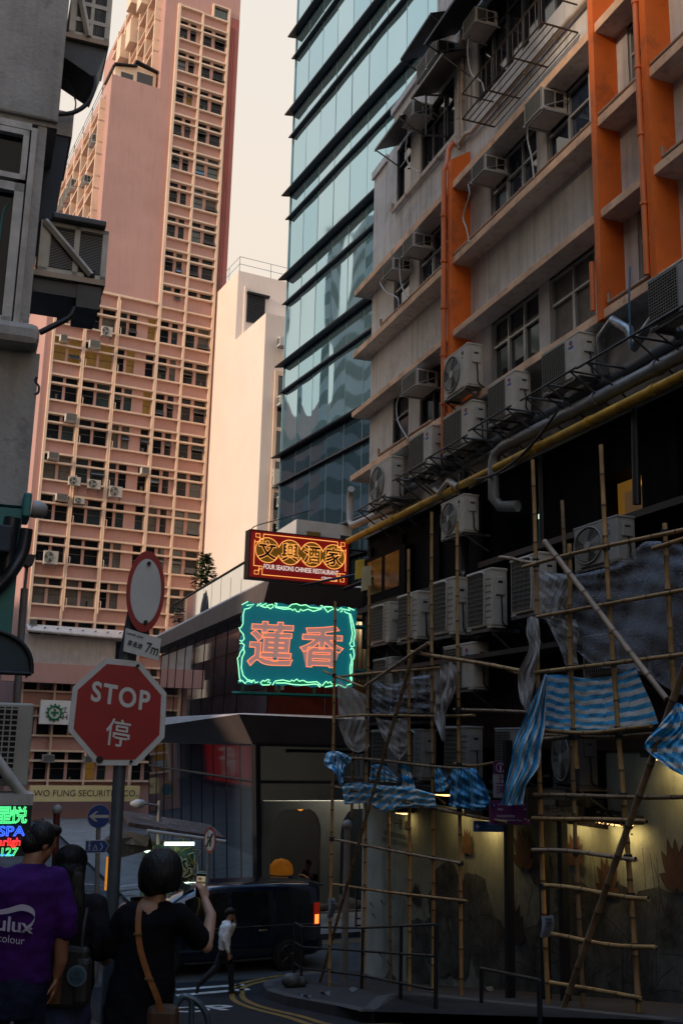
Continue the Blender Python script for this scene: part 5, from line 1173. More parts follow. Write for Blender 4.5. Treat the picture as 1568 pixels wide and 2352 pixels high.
for pa, pb in ((mid1[3:-4], mid2), (bm1[2:-2], bm2)):
    n = min(len(pa), len(pb)); L1 = [bpt(*q, .02) for q in pa]; L2 = [bpt(*q, .02) for q in pb]
    mb = MB(); mb.add(L1+L2[::-1], [tuple(range(len(L1)+len(L2)))]); part(mb, "border_fill", bfm, sg_)
lp_, mat_ = .0, M("letter_pink", (.42,.30,.30), .5, var=.1, emit=(1,.6,.55), es=.22)
for s, px, py, hh in (("蓮", 890, 620, 385), ("香", 1265, 635, 370)):
    c = nf(*nz(px, py), NY-.09); t = nf(*nz(px, py-hh/2), NY); b_ = nf(*nz(px, py+hh/2), NY); hgt = t.z-b_.z
    me = text_mesh(s, hgt*.86, ext=.05, bold=.020, shear=.05); mb = MB(); mb.mesh(me, 0, face_T(Vector((c.x, NY-.05, c.z)), Vector((1,0,0)))); ch = part(mb, "character", mat_, sg_)
    me = text_mesh(s, hgt*.86, bold=.026, wire=.008, shear=.05); mb = MB(); mb.mesh(me, 0, face_T(Vector((c.x, NY-.12, c.z)), Vector((1,0,0)))); part(mb, "neon_outline", no, sg_)
mb = MB(); fz = nf(*nz(1000,990), NY).z; fx0, fx1 = nf(*nz(620,990), NY).x, x1+.6
mb.tube([(fx0, NY+.1, fz), (fx1, NY+.1, fz)], .035, 4, sm=False); mb.tube([(fx0, NY+.35, fz+.02), (fx1, NY+.35, fz+.02)], .035, 4, sm=False)
for k in range(4): x = x0+.05+(x1-x0-.1)*k/3; mb.box((x-.03, NY+.1, fz), (x+.03, NY+.16, z0)); mb.tube([(x, NY+.1, fz), (x, NY+.35, fz+.02)], .025, 4, sm=False)
mb.tube([(x1-.1, NY+.25, z1-.35), (x1+1.3, NY+.25, z1-.35)], .05, 4, sm=False); mb.tube([(x1-.1, NY+.25, z0+.35), (x1+1.3, NY+.25, z0+.35)], .05, 4, sm=False)
part(mb, "support_frame", M("frame_teal", (.01,.13,.11), .5, var=.2), sg_)
# red sign
S3 = Fr(66.0); RY = S3.loc(at_r(690, 1280, 24.4)).y
def rf(x, y): return S3.p(x, y, RY)
def rz(x, y): return (490+x*.2863, 1041+y*.2863)   # its own enlargement
rs_ = fthing("neon_sign", "dark red neon sign with four gold discs and restaurant lettering", "sign", S3, tuple(rf(685,1336)))
A, B, C_, D_ = rf(577,1218), rf(800,1243), rf(571,1323), rf(797,1346); x0, x1 = (A.x+C_.x)/2, (B.x+D_.x)/2; z1, z0 = (A.z+B.z)/2, (C_.z+D_.z)/2; wd, hg = x1-x0, z1-z0
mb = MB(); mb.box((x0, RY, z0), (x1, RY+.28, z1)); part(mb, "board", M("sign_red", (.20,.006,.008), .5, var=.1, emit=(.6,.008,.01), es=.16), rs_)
mb = MB(); t = .03
for a, b, c, d in ((x0-t, x1+t, z0-t, z0), (x0-t, x1+t, z1, z1+t), (x0-t, x0, z0, z1), (x1, x1+t, z0, z1)): mb.box((a, RY-.02, c), (b, RY+.3, d))
part(mb, "edge", M("sign_brown", (.05,.012,.01), .5, var=.2), rs_)
def q(s, t_): return (x0+wd*s, RY-.05, z0+hg*t_)
mb = MB()
for i in range(4): s = .165+.225*i; c = q(s, .60); mb.disc((c[0], RY-.012, c[2]), (0,1,0), hg*.265, .02, 36)
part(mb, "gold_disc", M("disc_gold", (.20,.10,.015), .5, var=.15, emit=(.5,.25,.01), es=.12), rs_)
for i in range(4):
    s = .165+.225*i; c = q(s, .60); R = hg*.27; a0 = math.acos(min(1, wd*.1125/R)); n = 20
    lo, hi = (a0 if i < 3 else 0), (2*math.pi-(a0 if i < 3 else 0))
    pts = []
    segs = []
    up_a, up_b = (a0 if i < 3 else 0), (math.pi-(a0 if i > 0 else 0))
    for rng in ((up_a, up_b), (math.pi+(a0 if i > 0 else 0), 2*math.pi-(a0 if i < 3 else 0))):
        mb = MB(); mb.tube([(c[0]+R*math.cos(rng[0]+(rng[1]-rng[0])*k/n), RY-.05, c[2]+R*math.sin(rng[0]+(rng[1]-rng[0])*k/n)) for k in range(n+1)], .009, 5); part(mb, "neon_tube", ny, rs_)
    me = text_mesh("文興酒家"[i], hg*.40, ext=.01, bold=.016); mb = MB(); mb.mesh(me, 0, face_T(Vector((c[0], RY-.035, c[2])), Vector((1,0,0)))); part(mb, "character", M("char_dark", (.03,.008,.005), .5, var=0), rs_)
    me = text_mesh("文興酒家"[i], hg*.40, bold=.018, wire=.006); mb = MB(); mb.mesh(me, 0, face_T(Vector((c[0], RY-.055, c[2])), Vector((1,0,0)))); part(mb, "neon_outline", ny, rs_)
def npl(L): mb = MB(); mb.tube([q(*p) for p in L], .009, 5); part(mb, "neon_tube", ny, rs_)
e = .055; f_ = .07
npl([(.035,.80),(.035,.24)]); npl([(.965,.80),(.965,.30)]); npl([(.12,.94),(.875,.94)]); npl([(.12,.06),(.88,.06)])
for sx in (0, 1):
    for sy in (0, 1):
        def m_(s, t_): return (s if not sx else 1-s, t_ if not sy else 1-t_)
        npl([m_(.035,.24), m_(.12,.24), m_(.12,.06)]); npl([m_(.09,.24), m_(.09,.14), m_(.045,.14), m_(.045,.06), m_(.085,.06), m_(.085,.18), m_(.12,.18)])
nwhite = M("sign_white", (.8,.75,.7), .5, var=0, emit=(1,.85,.75), es=.75)
for s, cx, cz, w_ in (("FOUR SEASONS CHINESE RESTAURANT", .515, .245, .76), ("CENTRAL", .80, .105, .16)):
    me = text_mesh(s, 1.0, bold=.012); wx = max(v.co.x for v in me.vertices)*2; k = wd*w_/wx; T = face_T(Vector(q(cx, cz)), Vector((1,0,0))) @ Matrix.Diagonal((k, k*1.45 if w_ > .3 else k, 1, 1)); mb = MB(); mb.mesh(me, 0, T); part(mb, "lettering", nwhite, rs_)
mb = MB(); mb.tube([S3.loc(at_r(790,1353,24.6)), S3.loc(at_r(870,1322,23.8))], .05, 4, sm=False); mb.tube([S3.loc(at_r(690,1345,24.2)), S3.loc(at_r(855,1312,23.6))], .03, 4, sm=False)
part(mb, "support_arm", darkmetal, rs_)
cable([at_r(577,1216,24.4), at_r(590,1207,24.4), at_r(640,1193,24.6), at_r(720,1170,25)], .012, "thin stay wire with a turnbuckle from the red sign's top corner", name="stay_wire")
mb = MB(); 
for (px, py, w2, h2, mm) in ((832,1310,22,52,1),(842,1330,24,64,0)):
    a = ST.p(px-w2/2, py+h2/2, -8.0); b = ST.p(px+w2/2, py-h2/2, -8.0); mb.grid(lambda s, t: ST.w(a.x+(b.x-a.x)*s, -8.0+.1*math.sin(s*3)+(.05 if mm else 0), a.z+(b.z-a.z)*t), 6, 3, mm)
tag(mb.build("paper_notice", [M("paper_cream", (.42,.36,.20), .8, var=.15), M("paper_yellow", (.55,.36,.02), .8, var=.15)]), "pale yellow papers hanging beside the red sign's bracket", "notice")

# ================================================================ stop sign post
SP = Fr(68.0); sy = SP.loc(at_r(270, 1635, 7.6)).y
def sp(x, y, d=0): return SP.p(x, y, sy-d)
steel = M("galvanised_post", (.085,.10,.11), .5, metal=.3, var=.25, scale=5, stain=((.03,.03,.035), 5, .5)); sred = M("sign_face_red", (.30,.004,.008), .45, var=.12, scale=4, stain=((.38,.015,.01), 6, .3)); swhite = M("sign_face_white", (.56,.56,.54), .5, var=.1, scale=4, stain=((.25,.24,.22), 4, .4))
ss = fthing("stop_sign", "red octagonal stop sign on a grey post with a round sign above it", "road sign", SP, (sp(250,2352).x, sy+.06, gz(7)))
b0, b1 = sp(245, 2420), sp(292, 1500); 
mb = MB(); mb.tube([(b0.x-.08, sy+.06, gz(7)+.1), (b0.x, sy+.06, b0.z), (b1.x, sy+.06, b1.z), (sp(325,1330).x, sy+.06, sp(325,1330).z)], .044, 12); part(mb, "post", steel, ss)
octp = [(243,1511),(321,1519),(383,1592),(378,1694),(315,1758),(224,1758),(157,1678),(168,1578)]
def op(sc_, d): 
    cx, cy = 270, 1637; return [(sp(cx+(x-cx)*sc_, cy+(y-cy)*sc_).x, sp(cx+(x-cx)*sc_, cy+(y-cy)*sc_).z) for x, y in octp]
mb = MB(); mb.prism(op(1, 0), sy, sy+.012, lambda a, b, h: (a, h, b)); part(mb, "octagon_plate", swhite, ss)
mb = MB(); mb.prism(op(.89, 0), sy-.003, sy-.001, lambda a, b, h: (a, h, b)); part(mb, "red_face", sred, ss)
cx, cz = sp(278,1599).x, sp(278,1599).z; slope = (sp(346,1610).z-sp(211,1585).z)/(sp(346,1610).x-sp(211,1585).x); up = Vector((-slope*.3, 0, 1)); nx = Vector((1, 0, slope))
wl = sp(346,1600).x-sp(210,1588).x; hl = sp(278,1575).z-sp(278,1622).z
me = text_mesh("STOP", 1, bold=.028, space=1.15); wx = max(v.co.x for v in me.vertices)*2; wy = max(v.co.y for v in me.vertices)*2
mb = MB(); mb.mesh(me, 0, face_T(Vector((cx, sy-.006, cz)), nx, up) @ Matrix.Diagonal((wl/wx, hl/wy, 1, 1))); part(mb, "lettering", M("sign_letter", (.60,.59,.56), .5, var=.05), ss)
me = text_mesh("停", 1, bold=.006); wy = max(v.co.y for v in me.vertices)*2; wx = max(v.co.x for v in me.vertices)*2; hh = sp(270,1652).z-sp(270,1715).z; ww = sp(299,1684).x-sp(243,1684).x; c = sp(271,1683)
mb = MB(); mb.mesh(me, 0, face_T(Vector((c.x, sy-.006, c.z)), nx, up) @ Matrix.Diagonal((ww/wx, hh/wy, 1, 1))); part(mb, "lettering", M("sign_letter", (.46,.45,.42), .5), ss)
mb = MB()
for x, y in ((316,1529),(301,1749)): p = sp(x, y); mb.disc((p.x, sy-.01, p.z), (0,1,0), .011, .02, 10)
p = sp(229,1745); mb.disc((p.x, sy-.004, p.z), (0,1,0), .025, .006, 16); part(mb, "bolts", darkmetal, ss)
c = sp(333, 1359); ex = sp(376,1366).x-c.x; ez = sp(340,1267).z-c.z
def ell(k, d, nm, m):
    mb = MB(); n = 40; mb.prism([(c.x+ex*k*math.cos(6.283*i/n)+.04*k*math.sin(6.283*i/n)*0, c.z+ez*k*math.sin(6.283*i/n)) for i in range(n)], sy-.03-d, sy-.022-d, lambda a, b, h: (a, h, b)); return part(mb, nm, m, ss)
ell(1, 0, "round_plate", sred); ell(.80, .004, "round_face", swhite)
mb = MB()
for x, y in ((340,1296),(332,1430)): p = sp(x, y); mb.disc((p.x, sy-.04, p.z), (0,1,0), .014, .02, 10)
p, p2 = sp(300,1450), sp(345,1425); mb.box((p.x, sy+.0, p.z-.06), (p2.x, sy+.04, p.z+.05)); part(mb, "clamps", darkmetal, ss)
qd = [sp(288,1443), sp(369,1468), sp(363,1518), sp(282,1496)]; mb = MB(); mb.prism([(p.x, p.z) for p in qd], sy-.024, sy-.014, lambda a, b, h: (a, h, b)); part(mb, "length_plate", swhite, ss)
ux = (qd[1]-qd[0]); ux.y = 0; uu = (qd[0]-qd[3]); uu.y = 0; O = qd[3]
for s, fx, fy, w_ in (("Length over", .27, .80, .47), ("車長逾", .30, .42, .42), ("7m", .78, .45, .36)):
    me = text_mesh(s, 1, bold=.015); wx = max(v.co.x for v in me.vertices)*2; wy = max(v.co.y for v in me.vertices)*2; k = ux.length*w_/wx
    P = O+ux*fx+uu*fy; P.y = sy-.028; mb = MB(); mb.mesh(me, 0, face_T(P, ux, uu-ux*(uu.dot(ux)/ux.length_squared)) @ Matrix.Diagonal((k, k*(1.15 if s != "7m" else 1.3), 1, 1))); part(mb, "lettering", M("letter_black", (.012,.012,.014), .5, var=0), ss)
# blue keep-left arrow and footpath finger sign
bf = Fr(70.0); by = bf.loc(at_r(226, 1880, 19.0)).y
def bp(x, y): return bf.p(x, y, by)
blue = M("sign_blue", (.006,.045,.22), .45, var=.1); sw2 = M("sign_symbol", (.48,.48,.46), .5, var=.05)
o = fthing("arrow_sign", "round blue sign with a white left arrow and a footpath finger plate on one pole", "road sign", bf, (bp(222,2100).x, by+.05, gz(19)))
mb = MB(); a, b = bp(229,1850), bp(222,2105); mb.tube([(b.x-.02, by+.05, gz(19)), (b.x, by+.05, b.z), (a.x, by+.05, a.z)], .04, 10); part(mb, "pole", M("grey_pole", (.22,.21,.21), .6), o)
c = bp(227.5,1875); R = (bp(254,1875).x-bp(201,1875).x)/2
mb = MB(); mb.disc((c.x, by, c.z), (0,1,0), R, .01, 36); part(mb, "disc", sw2, o); mb = MB(); mb.disc((c.x, by-.008, c.z), (0,1,0), R*.96, .008, 36); part(mb, "face", blue, o)
mb = MB(); mb.add([(c.x+R*x, by-.016, c.z+R*z) for x, z in ((-.88,0),(-.3,.42),(-.08,.42),(-.42,.13),(.86,.13),(.86,-.13),(-.42,-.13),(-.08,-.42),(-.3,-.42))], [(0,1,2,3,4,5,6,7,8)]); part(mb, "arrow", sw2, o)
pl = [(197,1930),(242,1929),(251,1941),(242,1959),(196,1960)]; mb = MB(); mb.prism([(bp(*q_).x, bp(*q_).z) for q_ in pl], by, by+.012, lambda a, b, h: (a, h, b)); part(mb, "finger_plate", sw2, o)
mb = MB(); mb.prism([(bp(223+(x-223)*.95, 1945+(y-1945)*.88).x, bp(223+(x-223)*.95, 1945+(y-1945)*.88).z) for x, y in pl], by-.004, by-.002, lambda a, b, h: (a, h, b)); part(mb, "finger_face", blue, o)
mb = MB(); s = (bp(240,1945).x-bp(220,1945).x)/20
def sq(dx, dz): return (c.x+(dx)*s, by-.007, bp(223,1945).z-dz*s)
def bar_(a, b, w2=1.2): outline2(mb, sq(*a), sq(*b), w2*s)
def outline2(mb, A, B, w2):
    a, b = Vector(A), Vector(B); d = (b-a).normalized(); n_ = Vector((-d.z, 0, d.x))*w2/2; mb.add([a+n_, b+n_, b-n_, a-n_], [(0,1,2,3)])
for a, b in (((-17,-9),(-17,0)),((-17,0),(-20,9)),((-17,0),(-14,9)),((-17,-7),(-20,-1)),((-17,-7),(-14,-1)),((-9,8),(-3,-5)),((-3,-5),(3,8)),((3,8),(-9,8)),((-3,1),(0,4)),((8,-9),(14,0)),((14,0),(8,9))): bar_(a, b, 2 if a[0] > 7 else 1.3)
p = sq(-17,-11); mb.disc(p, (0,1,0), 1.8*s, .002, 12); part(mb, "symbols", sw2, o)
# LED shop sign
o = fthing("led_sign", "black LED sign with green Chinese characters and blue and red letters at the left edge", "sign", XS, tuple(XS.p(30, 1965, 12.6)))
a, b = XS.p(-70, 1968, 12.6), XS.p(76, 1838, 12.6); mb = MB(); mb.box((a.x, 12.6, a.z), (b.x, 12.75, b.z)); part(mb, "cabinet", M("led_black", (.008,.008,.010), .4, var=0), o)
def led(s, px, py, h_, m_, w_=None):
    me = text_mesh(s, 1, bold=.004, wire=.028); wy = max(v.co.y for v in me.vertices)*2; k = (XS.p(px, py-h_/2, 12.6).z-XS.p(px, py+h_/2, 12.6).z)/wy; c = XS.p(px, py, 12.57); mb = MB(); mb.mesh(me, 0, face_T(Vector((c.x, 12.57, c.z)), Vector((1,0,0))) @ Matrix.Diagonal((k*(w_ or 1), k, 1, 1))); part(mb, "led_lettering", m_, o)
LG_, LB_, LR_ = neon("led_green", (.08,.85,.25), 1.1), neon("led_blue", (.03,.12,1.0), 1.6), neon("led_red", (1.0,.03,.02), 1.3)
led("星", 8, 1872, 40, LG_); led("悦", 44, 1872, 40, LG_); led("SPA", 28, 1909, 24, LB_, 1.2); led("Starlight", 18, 1936, 24, LR_, .95); led("5127", 14, 1957, 20, LG_, 1.1)
mb = MB()
for px in (3, 11, 19, 27): c = XS.p(px, 1845, 12.57); mb.box((c.x, 12.56, c.z), (c.x+.035, 12.58, c.z+.02)); c = XS.p(px-5, 1966, 12.57); mb.box((c.x, 12.56, c.z), (c.x+.03, 12.58, c.z+.018))
part(mb, "led_dots", LB_, o)
# shop boards on the pink tower
Yb = PY-1.0
def board(label, x0, y0, x1, y1, m_, Y=Yb):
    a, b = PT.p(x0, y1, Y), PT.p(x1, y0, Y); za, zb_ = PT.p((x0+x1)/2, y1, Y).z, PT.p((x0+x1)/2, y0, Y).z; o = fthing("shop_board", label, "sign", PT, (a.x, Y, za)); mb = MB(); mb.box((a.x, Y, za), (b.x, Y+.3, zb_)); part(mb, "panel", m_, o); return o, a.x, b.x, za, zb_
def bwrite(o, s, x, z, wd_, hgt, m_, Y=Yb, bold=.01):
    me = text_mesh(s, 1, bold=bold); wx = max(v.co.x for v in me.vertices)*2; wy = max(v.co.y for v in me.vertices)*2; mb = MB(); mb.mesh(me, 0, face_T(Vector((x, Y-.02, z)), Vector((1,0,0))) @ Matrix.Diagonal((wd_/wx, hgt/wy, 1, 1))); part(mb, "lettering", m_, o)
o, a, b, z0, z1 = board("long pale yellow company name board behind the stop sign's post", 66, 1805, 322, 1841, M("board_yellow", (.85,.66,.30), .6, var=.08, scale=1))
bwrite(o, "WO FUNG SECURITIES CO.,", (PT.p(78,1820,Yb).x+PT.p(319,1820,Yb).x)/2, (z0+z1)/2, PT.p(319,1820,Yb).x-PT.p(78,1820,Yb).x, (z1-z0)*.46, M("board_ink", (.05,.04,.03), .6, var=0), bold=.0)
mb = MB(); c = PT.p(47, 1836, Yb); mb.ring((c.x, Yb-.3, c.z), (0,1,0), .45, .06, 24, 0); mb.disc((c.x, Yb-.3, c.z), (0,1,0), .36, .04, 24, 1); part(mb, "emblem", [M("emblem_gold", (.4,.25,.02), .6), M("emblem_teal", (.03,.12,.14), .6)], o)
o, a, b, z0, z1 = board("white board with a green cogwheel cross emblem left of the stop sign", 90, 1609, 190, 1664, M("board_white", (.72,.69,.65), .6, var=.08), Y=PY-.9)
Yw = PY-.9; c = PT.p(126, 1637, Yw); mb = MB(); gm_ = M("emblem_green", (.01,.17,.07), .6, var=0); mb.ring((c.x, Yw-.03, c.z), (0,1,0), .40, .06, 28)
for k in range(12): a_ = k*math.pi/6; mb.tube([(c.x+.43*math.cos(a_), Yw-.03, c.z+.43*math.sin(a_)), (c.x+.55*math.cos(a_), Yw-.03, c.z+.55*math.sin(a_))], .06, 4, sm=False)
mb.box((c.x-.24, Yw-.05, c.z-.07), (c.x+.24, Yw-.02, c.z+.07)); mb.box((c.x-.07, Yw-.05, c.z-.24), (c.x+.07, Yw-.02, c.z+.24)); part(mb, "emblem", gm_, o)
for s, py in (("工", 1631), ("H", 1647)):
    c = PT.p(150, py, Yw); bwrite(o, s, c.x, c.z, .3, .32, M("board_ink", (.05,.04,.03), .6), Y=Yw)
o, a, b, z0, z1 = board("dark pizza shop board with white letters behind the dark haired woman", 88, 1970, 240, 2030, M("board_dark", (.015,.014,.014), .6, var=.2), Y=PY-1.2)
c = PT.p(165, 1985, PY-1.2); bwrite(o, "BIG BROS.", c.x, c.z, PT.p(228,1985,PY-1.2).x-PT.p(84,1985,PY-1.2).x, .75, M("board_letter", (.6,.58,.56), .5, var=0, emit=(1,1,1), es=.12), Y=PY-1.2, bold=.03)
c = PT.p(104, 2007, PY-1.2); bwrite(o, "PIZZA", c.x, c.z, 1.1, .28, M("board_letter_lit", (.6,.6,.6), .5, var=0, emit=(.7,.8,1), es=.6), Y=PY-1.2, bold=.02)
# ================================================================ bamboo scaffold
bam = M("bamboo", (.42,.24,.09), .6, var=.35, scale=2.5, stain=((.12,.065,.025), 5, .6)); bam2 = M("bamboo_old", (.24,.15,.075), .65, var=.35, scale=3, stain=((.07,.045,.025), 4, .6)); bam3 = M("bamboo_pale", (.33,.22,.14), .55, var=.25, scale=3)
node = M("bamboo_node", (.07,.042,.02), .7, var=.2); lash = M("lashing", (.012,.012,.014), .7, var=0)
scf = fthing("bamboo_scaffold", "bamboo pole scaffold lashed along the mural wall and outdoor units", "scaffold", ST, (22, -7.8, -4.9))
rb_ = random.Random(21)
def bamboo(p0, p1, r=.034, mat=None, nm="upright_pole", joints=(), bow=.025):
    a, b = Vector(p0), Vector(p1); L = (b-a).length; d = (b-a)/L; n = max(3, int(L/.42)); s1 = Vector((rb_.uniform(-1,1), rb_.uniform(-1,1), rb_.uniform(-1,1))); s1 -= d*s1.dot(d)
    mb = MB(); pts = []; rr_ = []; mi = []
    ph = rb_.uniform(0, 3)
    def at(t): return a.lerp(b, t)+s1*bow*math.sin(t*math.pi*1.6+ph)
    for k in range(n):
        t0, t1 = k/n, (k+1)/n; g = .012/L
        pts += [at(t0+g), at((t0+t1)/2), at(t1-g)]; q = r*(1.0-.14*t0); rr_ += [q*1.05, q*.97, q*1.05]
        if k < n-1: pts.append(at(t1)); rr_.append(q*1.14)
    mb.tube(pts, rr_, 8)
    for k in range(1, n): t = k/n; c = at(t); mb.tube([c-d*.014, c+d*.014], r*1.14*(1-.14*t), 8, 1)
    for j in joints:
        t = (Vector(j)-a).dot(d)/L
        if 0 < t < 1:
            c = at(t)
            for q in (-.028, -.010, .010, .028): mb.tube([c+d*(q-.008), c+d*(q+.008)], r*1.5, 8, 2)
            for _ in range(2): w_ = Vector((rb_.uniform(-1,1), rb_.uniform(-1,1), rb_.uniform(-1,.2))).normalized()*rb_.uniform(.05,.13); mb.tube([c, c+w_*.6+Vector((0,0,.02)), c+w_], .004, 4, 2)
    if nm != "upright_pole" or True:
        mb.disc(b+d*.002, d, r*.62, .004, 8, 2)
    return part(mb, nm, [mat or bam, node, lash], scf)
def sx(x, y, Y): return ST.p(x, y, Y)
POLES = [((770,1380),(756,2280),-7.35,bam),((813,1515),(809,1880),-7.9,bam2),((848,1345),(833,2300),-7.75,bam),((889,1497),(897,2272),-8.5,bam2),((938,1260),(940,2322),-7.75,bam),((992,1175),(993,2345),-7.75,bam),((1050,1198),(1058,2385),-7.75,bam),
 ((1218,1055),(1264,2420),-7.75,bam),((1287,1148),(1348,2450),-7.85,bam2),((1303,1248),(1322,1768),-7.72,bam),((1380,1020),(1470,2470),-7.7,bam),((1525,1200),(1547,1612),-7.75,bam),((1655,1090),(1740,2600),-7.7,bam)]
RAILS = [((742,1541),(833,1578),-7.4,.026),((770,1556),(1014,1531),-7.68,.028),((768,1648),(1086,1639),-7.68,.029),((1042,1629),(1230,1637),-7.9,.03),((805,1742),(1074,1765),-7.68,.029),((1040,1757),(1134,1754),-7.9,.028),((770,1809),(1166,1889),-7.66,.031),((812,1832),(1060,1862),-7.95,.03),((760,1927),(1059,1983),-7.68,.028),((760,2031),(1071,2071),-7.68,.028),
 ((1147,1283),(1234,1290),-7.66,.032),((1200,1304),(1585,1209),-7.62,.032),((1500,1260),(1585,1232),-7.62,.033),((1228,1418),(1585,1352),-7.65,.03),((1102,1526),(1200,1544),-7.68,.03),((1226,1545),(1585,1501),-7.62,.032),((1251,1681),(1498,1673),-7.62,.034),((1251,1697),(1330,1692),-7.9,.034),((1250,1692),(1500,1688),-7.95,.03),((1226,1830),(1585,1826),-7.62,.031),((1221,1878),(1484,1887),-7.62,.032),((1221,1951),(1458,1971),-7.62,.031),((1251,2036),(1488,2062),-7.62,.033),((1267,2150),(1506,2179),-7.62,.033),((1264,2257),(1476,2293),-7.62,.032)]
BR = [((949,1498),(734,2255),-7.55,.036,bam2),((1248,1242),(1532,1608),-7.5,.040,bam3),((1600,1455),(1262,2400),-7.5,.042,bam2),((986,1476),(832,1580),-7.55,.034,bam3),((943,1496),(1194,1541),-7.6,.034,bam)]
def cross(a, b, c, d):
    x1,y1,x2,y2,x3,y3,x4,y4 = *a,*b,*c,*d; D = (x1-x2)*(y3-y4)-(y1-y2)*(x3-x4)
    if abs(D) < 1e-6: return None
    t = ((x1-x3)*(y3-y4)-(y1-y3)*(x3-x4))/D; u = ((x1-x3)*(y1-y2)-(y1-y3)*(x1-x2))/D
    return (x1+t*(x2-x1), y1+t*(y2-y1)) if 0 < t < 1 and 0 < u < 1 else None
for (a, b, Y, m_) in POLES:
    js = [sx(*c, Y) for c in (cross(a, b, r_[0], r_[1]) for r_ in RAILS) if c]
    bamboo(sx(*b, Y), sx(*a, Y), .034 if Y > -7.8 else .031, m_, "upright_pole", js)
for (a, b, Y, r) in RAILS:
    if b[0] == 1585: b = (a[0]+(b[0]-a[0])*1.4, a[1]+(b[1]-a[1])*1.4)
    bamboo(sx(*a, Y), sx(*b, Y), r*.9, rb_.choice((bam, bam, bam2, bam3)), "cross_pole", (), .03)
for (a, b, Y, r, m_) in BR: bamboo(sx(*a, Y), sx(*b, Y), r, m_, "brace_pole", (), .012)
# ---- netting and tarpaulin
def net_mat(name, c, al):
    if name in MC: return MC[name]
    m = bpy.data.materials.new(name); m.use_nodes = True; n = m.node_tree.nodes; L = m.node_tree.links; b = n["Principled BSDF"]; b.inputs['Base Color'].default_value = (*c, 1); b.inputs['Roughness'].default_value = .8; b.inputs['Specular IOR Level'].default_value = .2
    tc = n.new("ShaderNodeTexCoord"); mp = n.new("ShaderNodeMapping"); mp.inputs['Scale'].default_value = (1, 1, 5); t = n.new("ShaderNodeTexNoise"); t.inputs['Scale'].default_value = 11; t.inputs['Detail'].default_value = 5
    L.new(tc.outputs['Object'], mp.inputs[0]); L.new(mp.outputs[0], t.inputs[0]); mr = n.new("ShaderNodeMapRange"); mr.inputs[1].default_value = .3; mr.inputs[2].default_value = .75; mr.inputs[3].default_value = al*.85; mr.inputs[4].default_value = min(1, al*1.15)
    L.new(t.outputs[0], mr.inputs[0]); L.new(mr.outputs[0], b.inputs['Alpha']); MC[name] = m; return m
netl, netd = net_mat("pale_net", (.55,.52,.50), .6), net_mat("dark_net", (.42,.43,.48), .42)
tb, tw_ = M("tarp_blue", (.06,.47,.85), .38, var=.10, scale=6, bump=1.0, bscale=26), M("tarp_white", (.74,.74,.70), .4, var=.08, scale=6, bump=1.0, bscale=26)
def lerp_row(row, s):
    n = len(row)-1; f = min(s*n, n-1e-6); i = int(f); t = f-i; g = lambda k: row[max(0, min(n, k))]
    p0, p1, p2, p3 = g(i-1), g(i), g(i+1), g(i+2)
    return tuple(.5*((2*p1[c])+(p2[c]-p0[c])*t+(2*p0[c]-5*p1[c]+4*p2[c]-p3[c])*t*t+(3*p1[c]-p0[c]-3*p2[c]+p3[c])*t**3) for c in (0, 1))
def cloth(name, label, cat, rows, Y, mats, nu=40, nv=30, wr=.03, fr_=5.0, fv=0.0, mf=None, group=None, seed=0, diag=0.0):
    R2 = random.Random(seed); ph = [R2.uniform(0, 6) for _ in range(6)]
    def fn(s, t):
        x, y = lerp_row([lerp_row(r_, s) for r_ in rows], t)
        w_ = wr*(math.sin(s*fr_*6.28+ph[0]+diag*t*6)+.5*math.sin(s*fr_*14+ph[1]+t*3)+.5*math.sin(t*(fv or 3)*6.28+ph[2]+s*3)+.35*math.sin(s*fr_*31+ph[3]+t*23)+.3*math.sin(s*17+ph[4]-t*37))
        return ST.w(*sx(x, y, Y+w_))
    mb = MB(); mb.grid(fn, nu, nv, 0, True, mf); o = mb.build(name, mats); return tag(o, label, cat, group)
GN, GT_ = "torn netting on the scaffold", "striped tarpaulin on the scaffold"
cloth("netting", "pale net sagging in a swag between the two leftmost bamboo poles", "net", [[(774,1560),(800,1575),(828,1590),(846,1600)],[(776,1620),(805,1640),(830,1650),(848,1650)],[(777,1655),(795,1690),(815,1700),(848,1665)],[(778,1668),(796,1712),(822,1728),(848,1715)]], -7.75, netl, wr=.02, fr_=2.6, group=GN, seed=1)
cloth("netting", "pale net hanging in a long point between the third and fourth bamboo uprights", "net", [[(862,1647),(890,1655),(915,1650),(938,1647)],[(872,1680),(892,1690),(918,1690),(938,1690)],[(890,1715),(902,1722),(918,1722),(938,1712)],[(908,1735),(912,1742),(920,1744),(936,1722)]], -7.82, netl, wr=.02, fr_=2.4, group=GN, seed=2)
cloth("netting", "thin net draped before the pink-lit units, sagging to the rail below", "net", [[(851,1548),(890,1572),(930,1560),(990,1545)],[(852,1590),(890,1605),(940,1600),(995,1590)],[(855,1640),(890,1646),(940,1645),(996,1640)]], -7.9, netd, wr=.05, group=GN, seed=3)
cloth("netting", "pale scarf-like net knotted over a rail with a thin tail", "net", [[(1010,1525),(1025,1520),(1040,1521),(1050,1522)],[(1008,1560),(1024,1562),(1040,1560),(1049,1556)],[(998,1605),(1012,1600),(1030,1602),(1040,1600)],[(997,1650),(1010,1640),(1018,1650),(1024,1640)],[(1014,1700),(1018,1705),(1020,1704),(1023,1700)]], -7.6, net_mat("dense_net", (.5,.47,.45), .85), wr=.025, fr_=1.8, group=GN, seed=4)
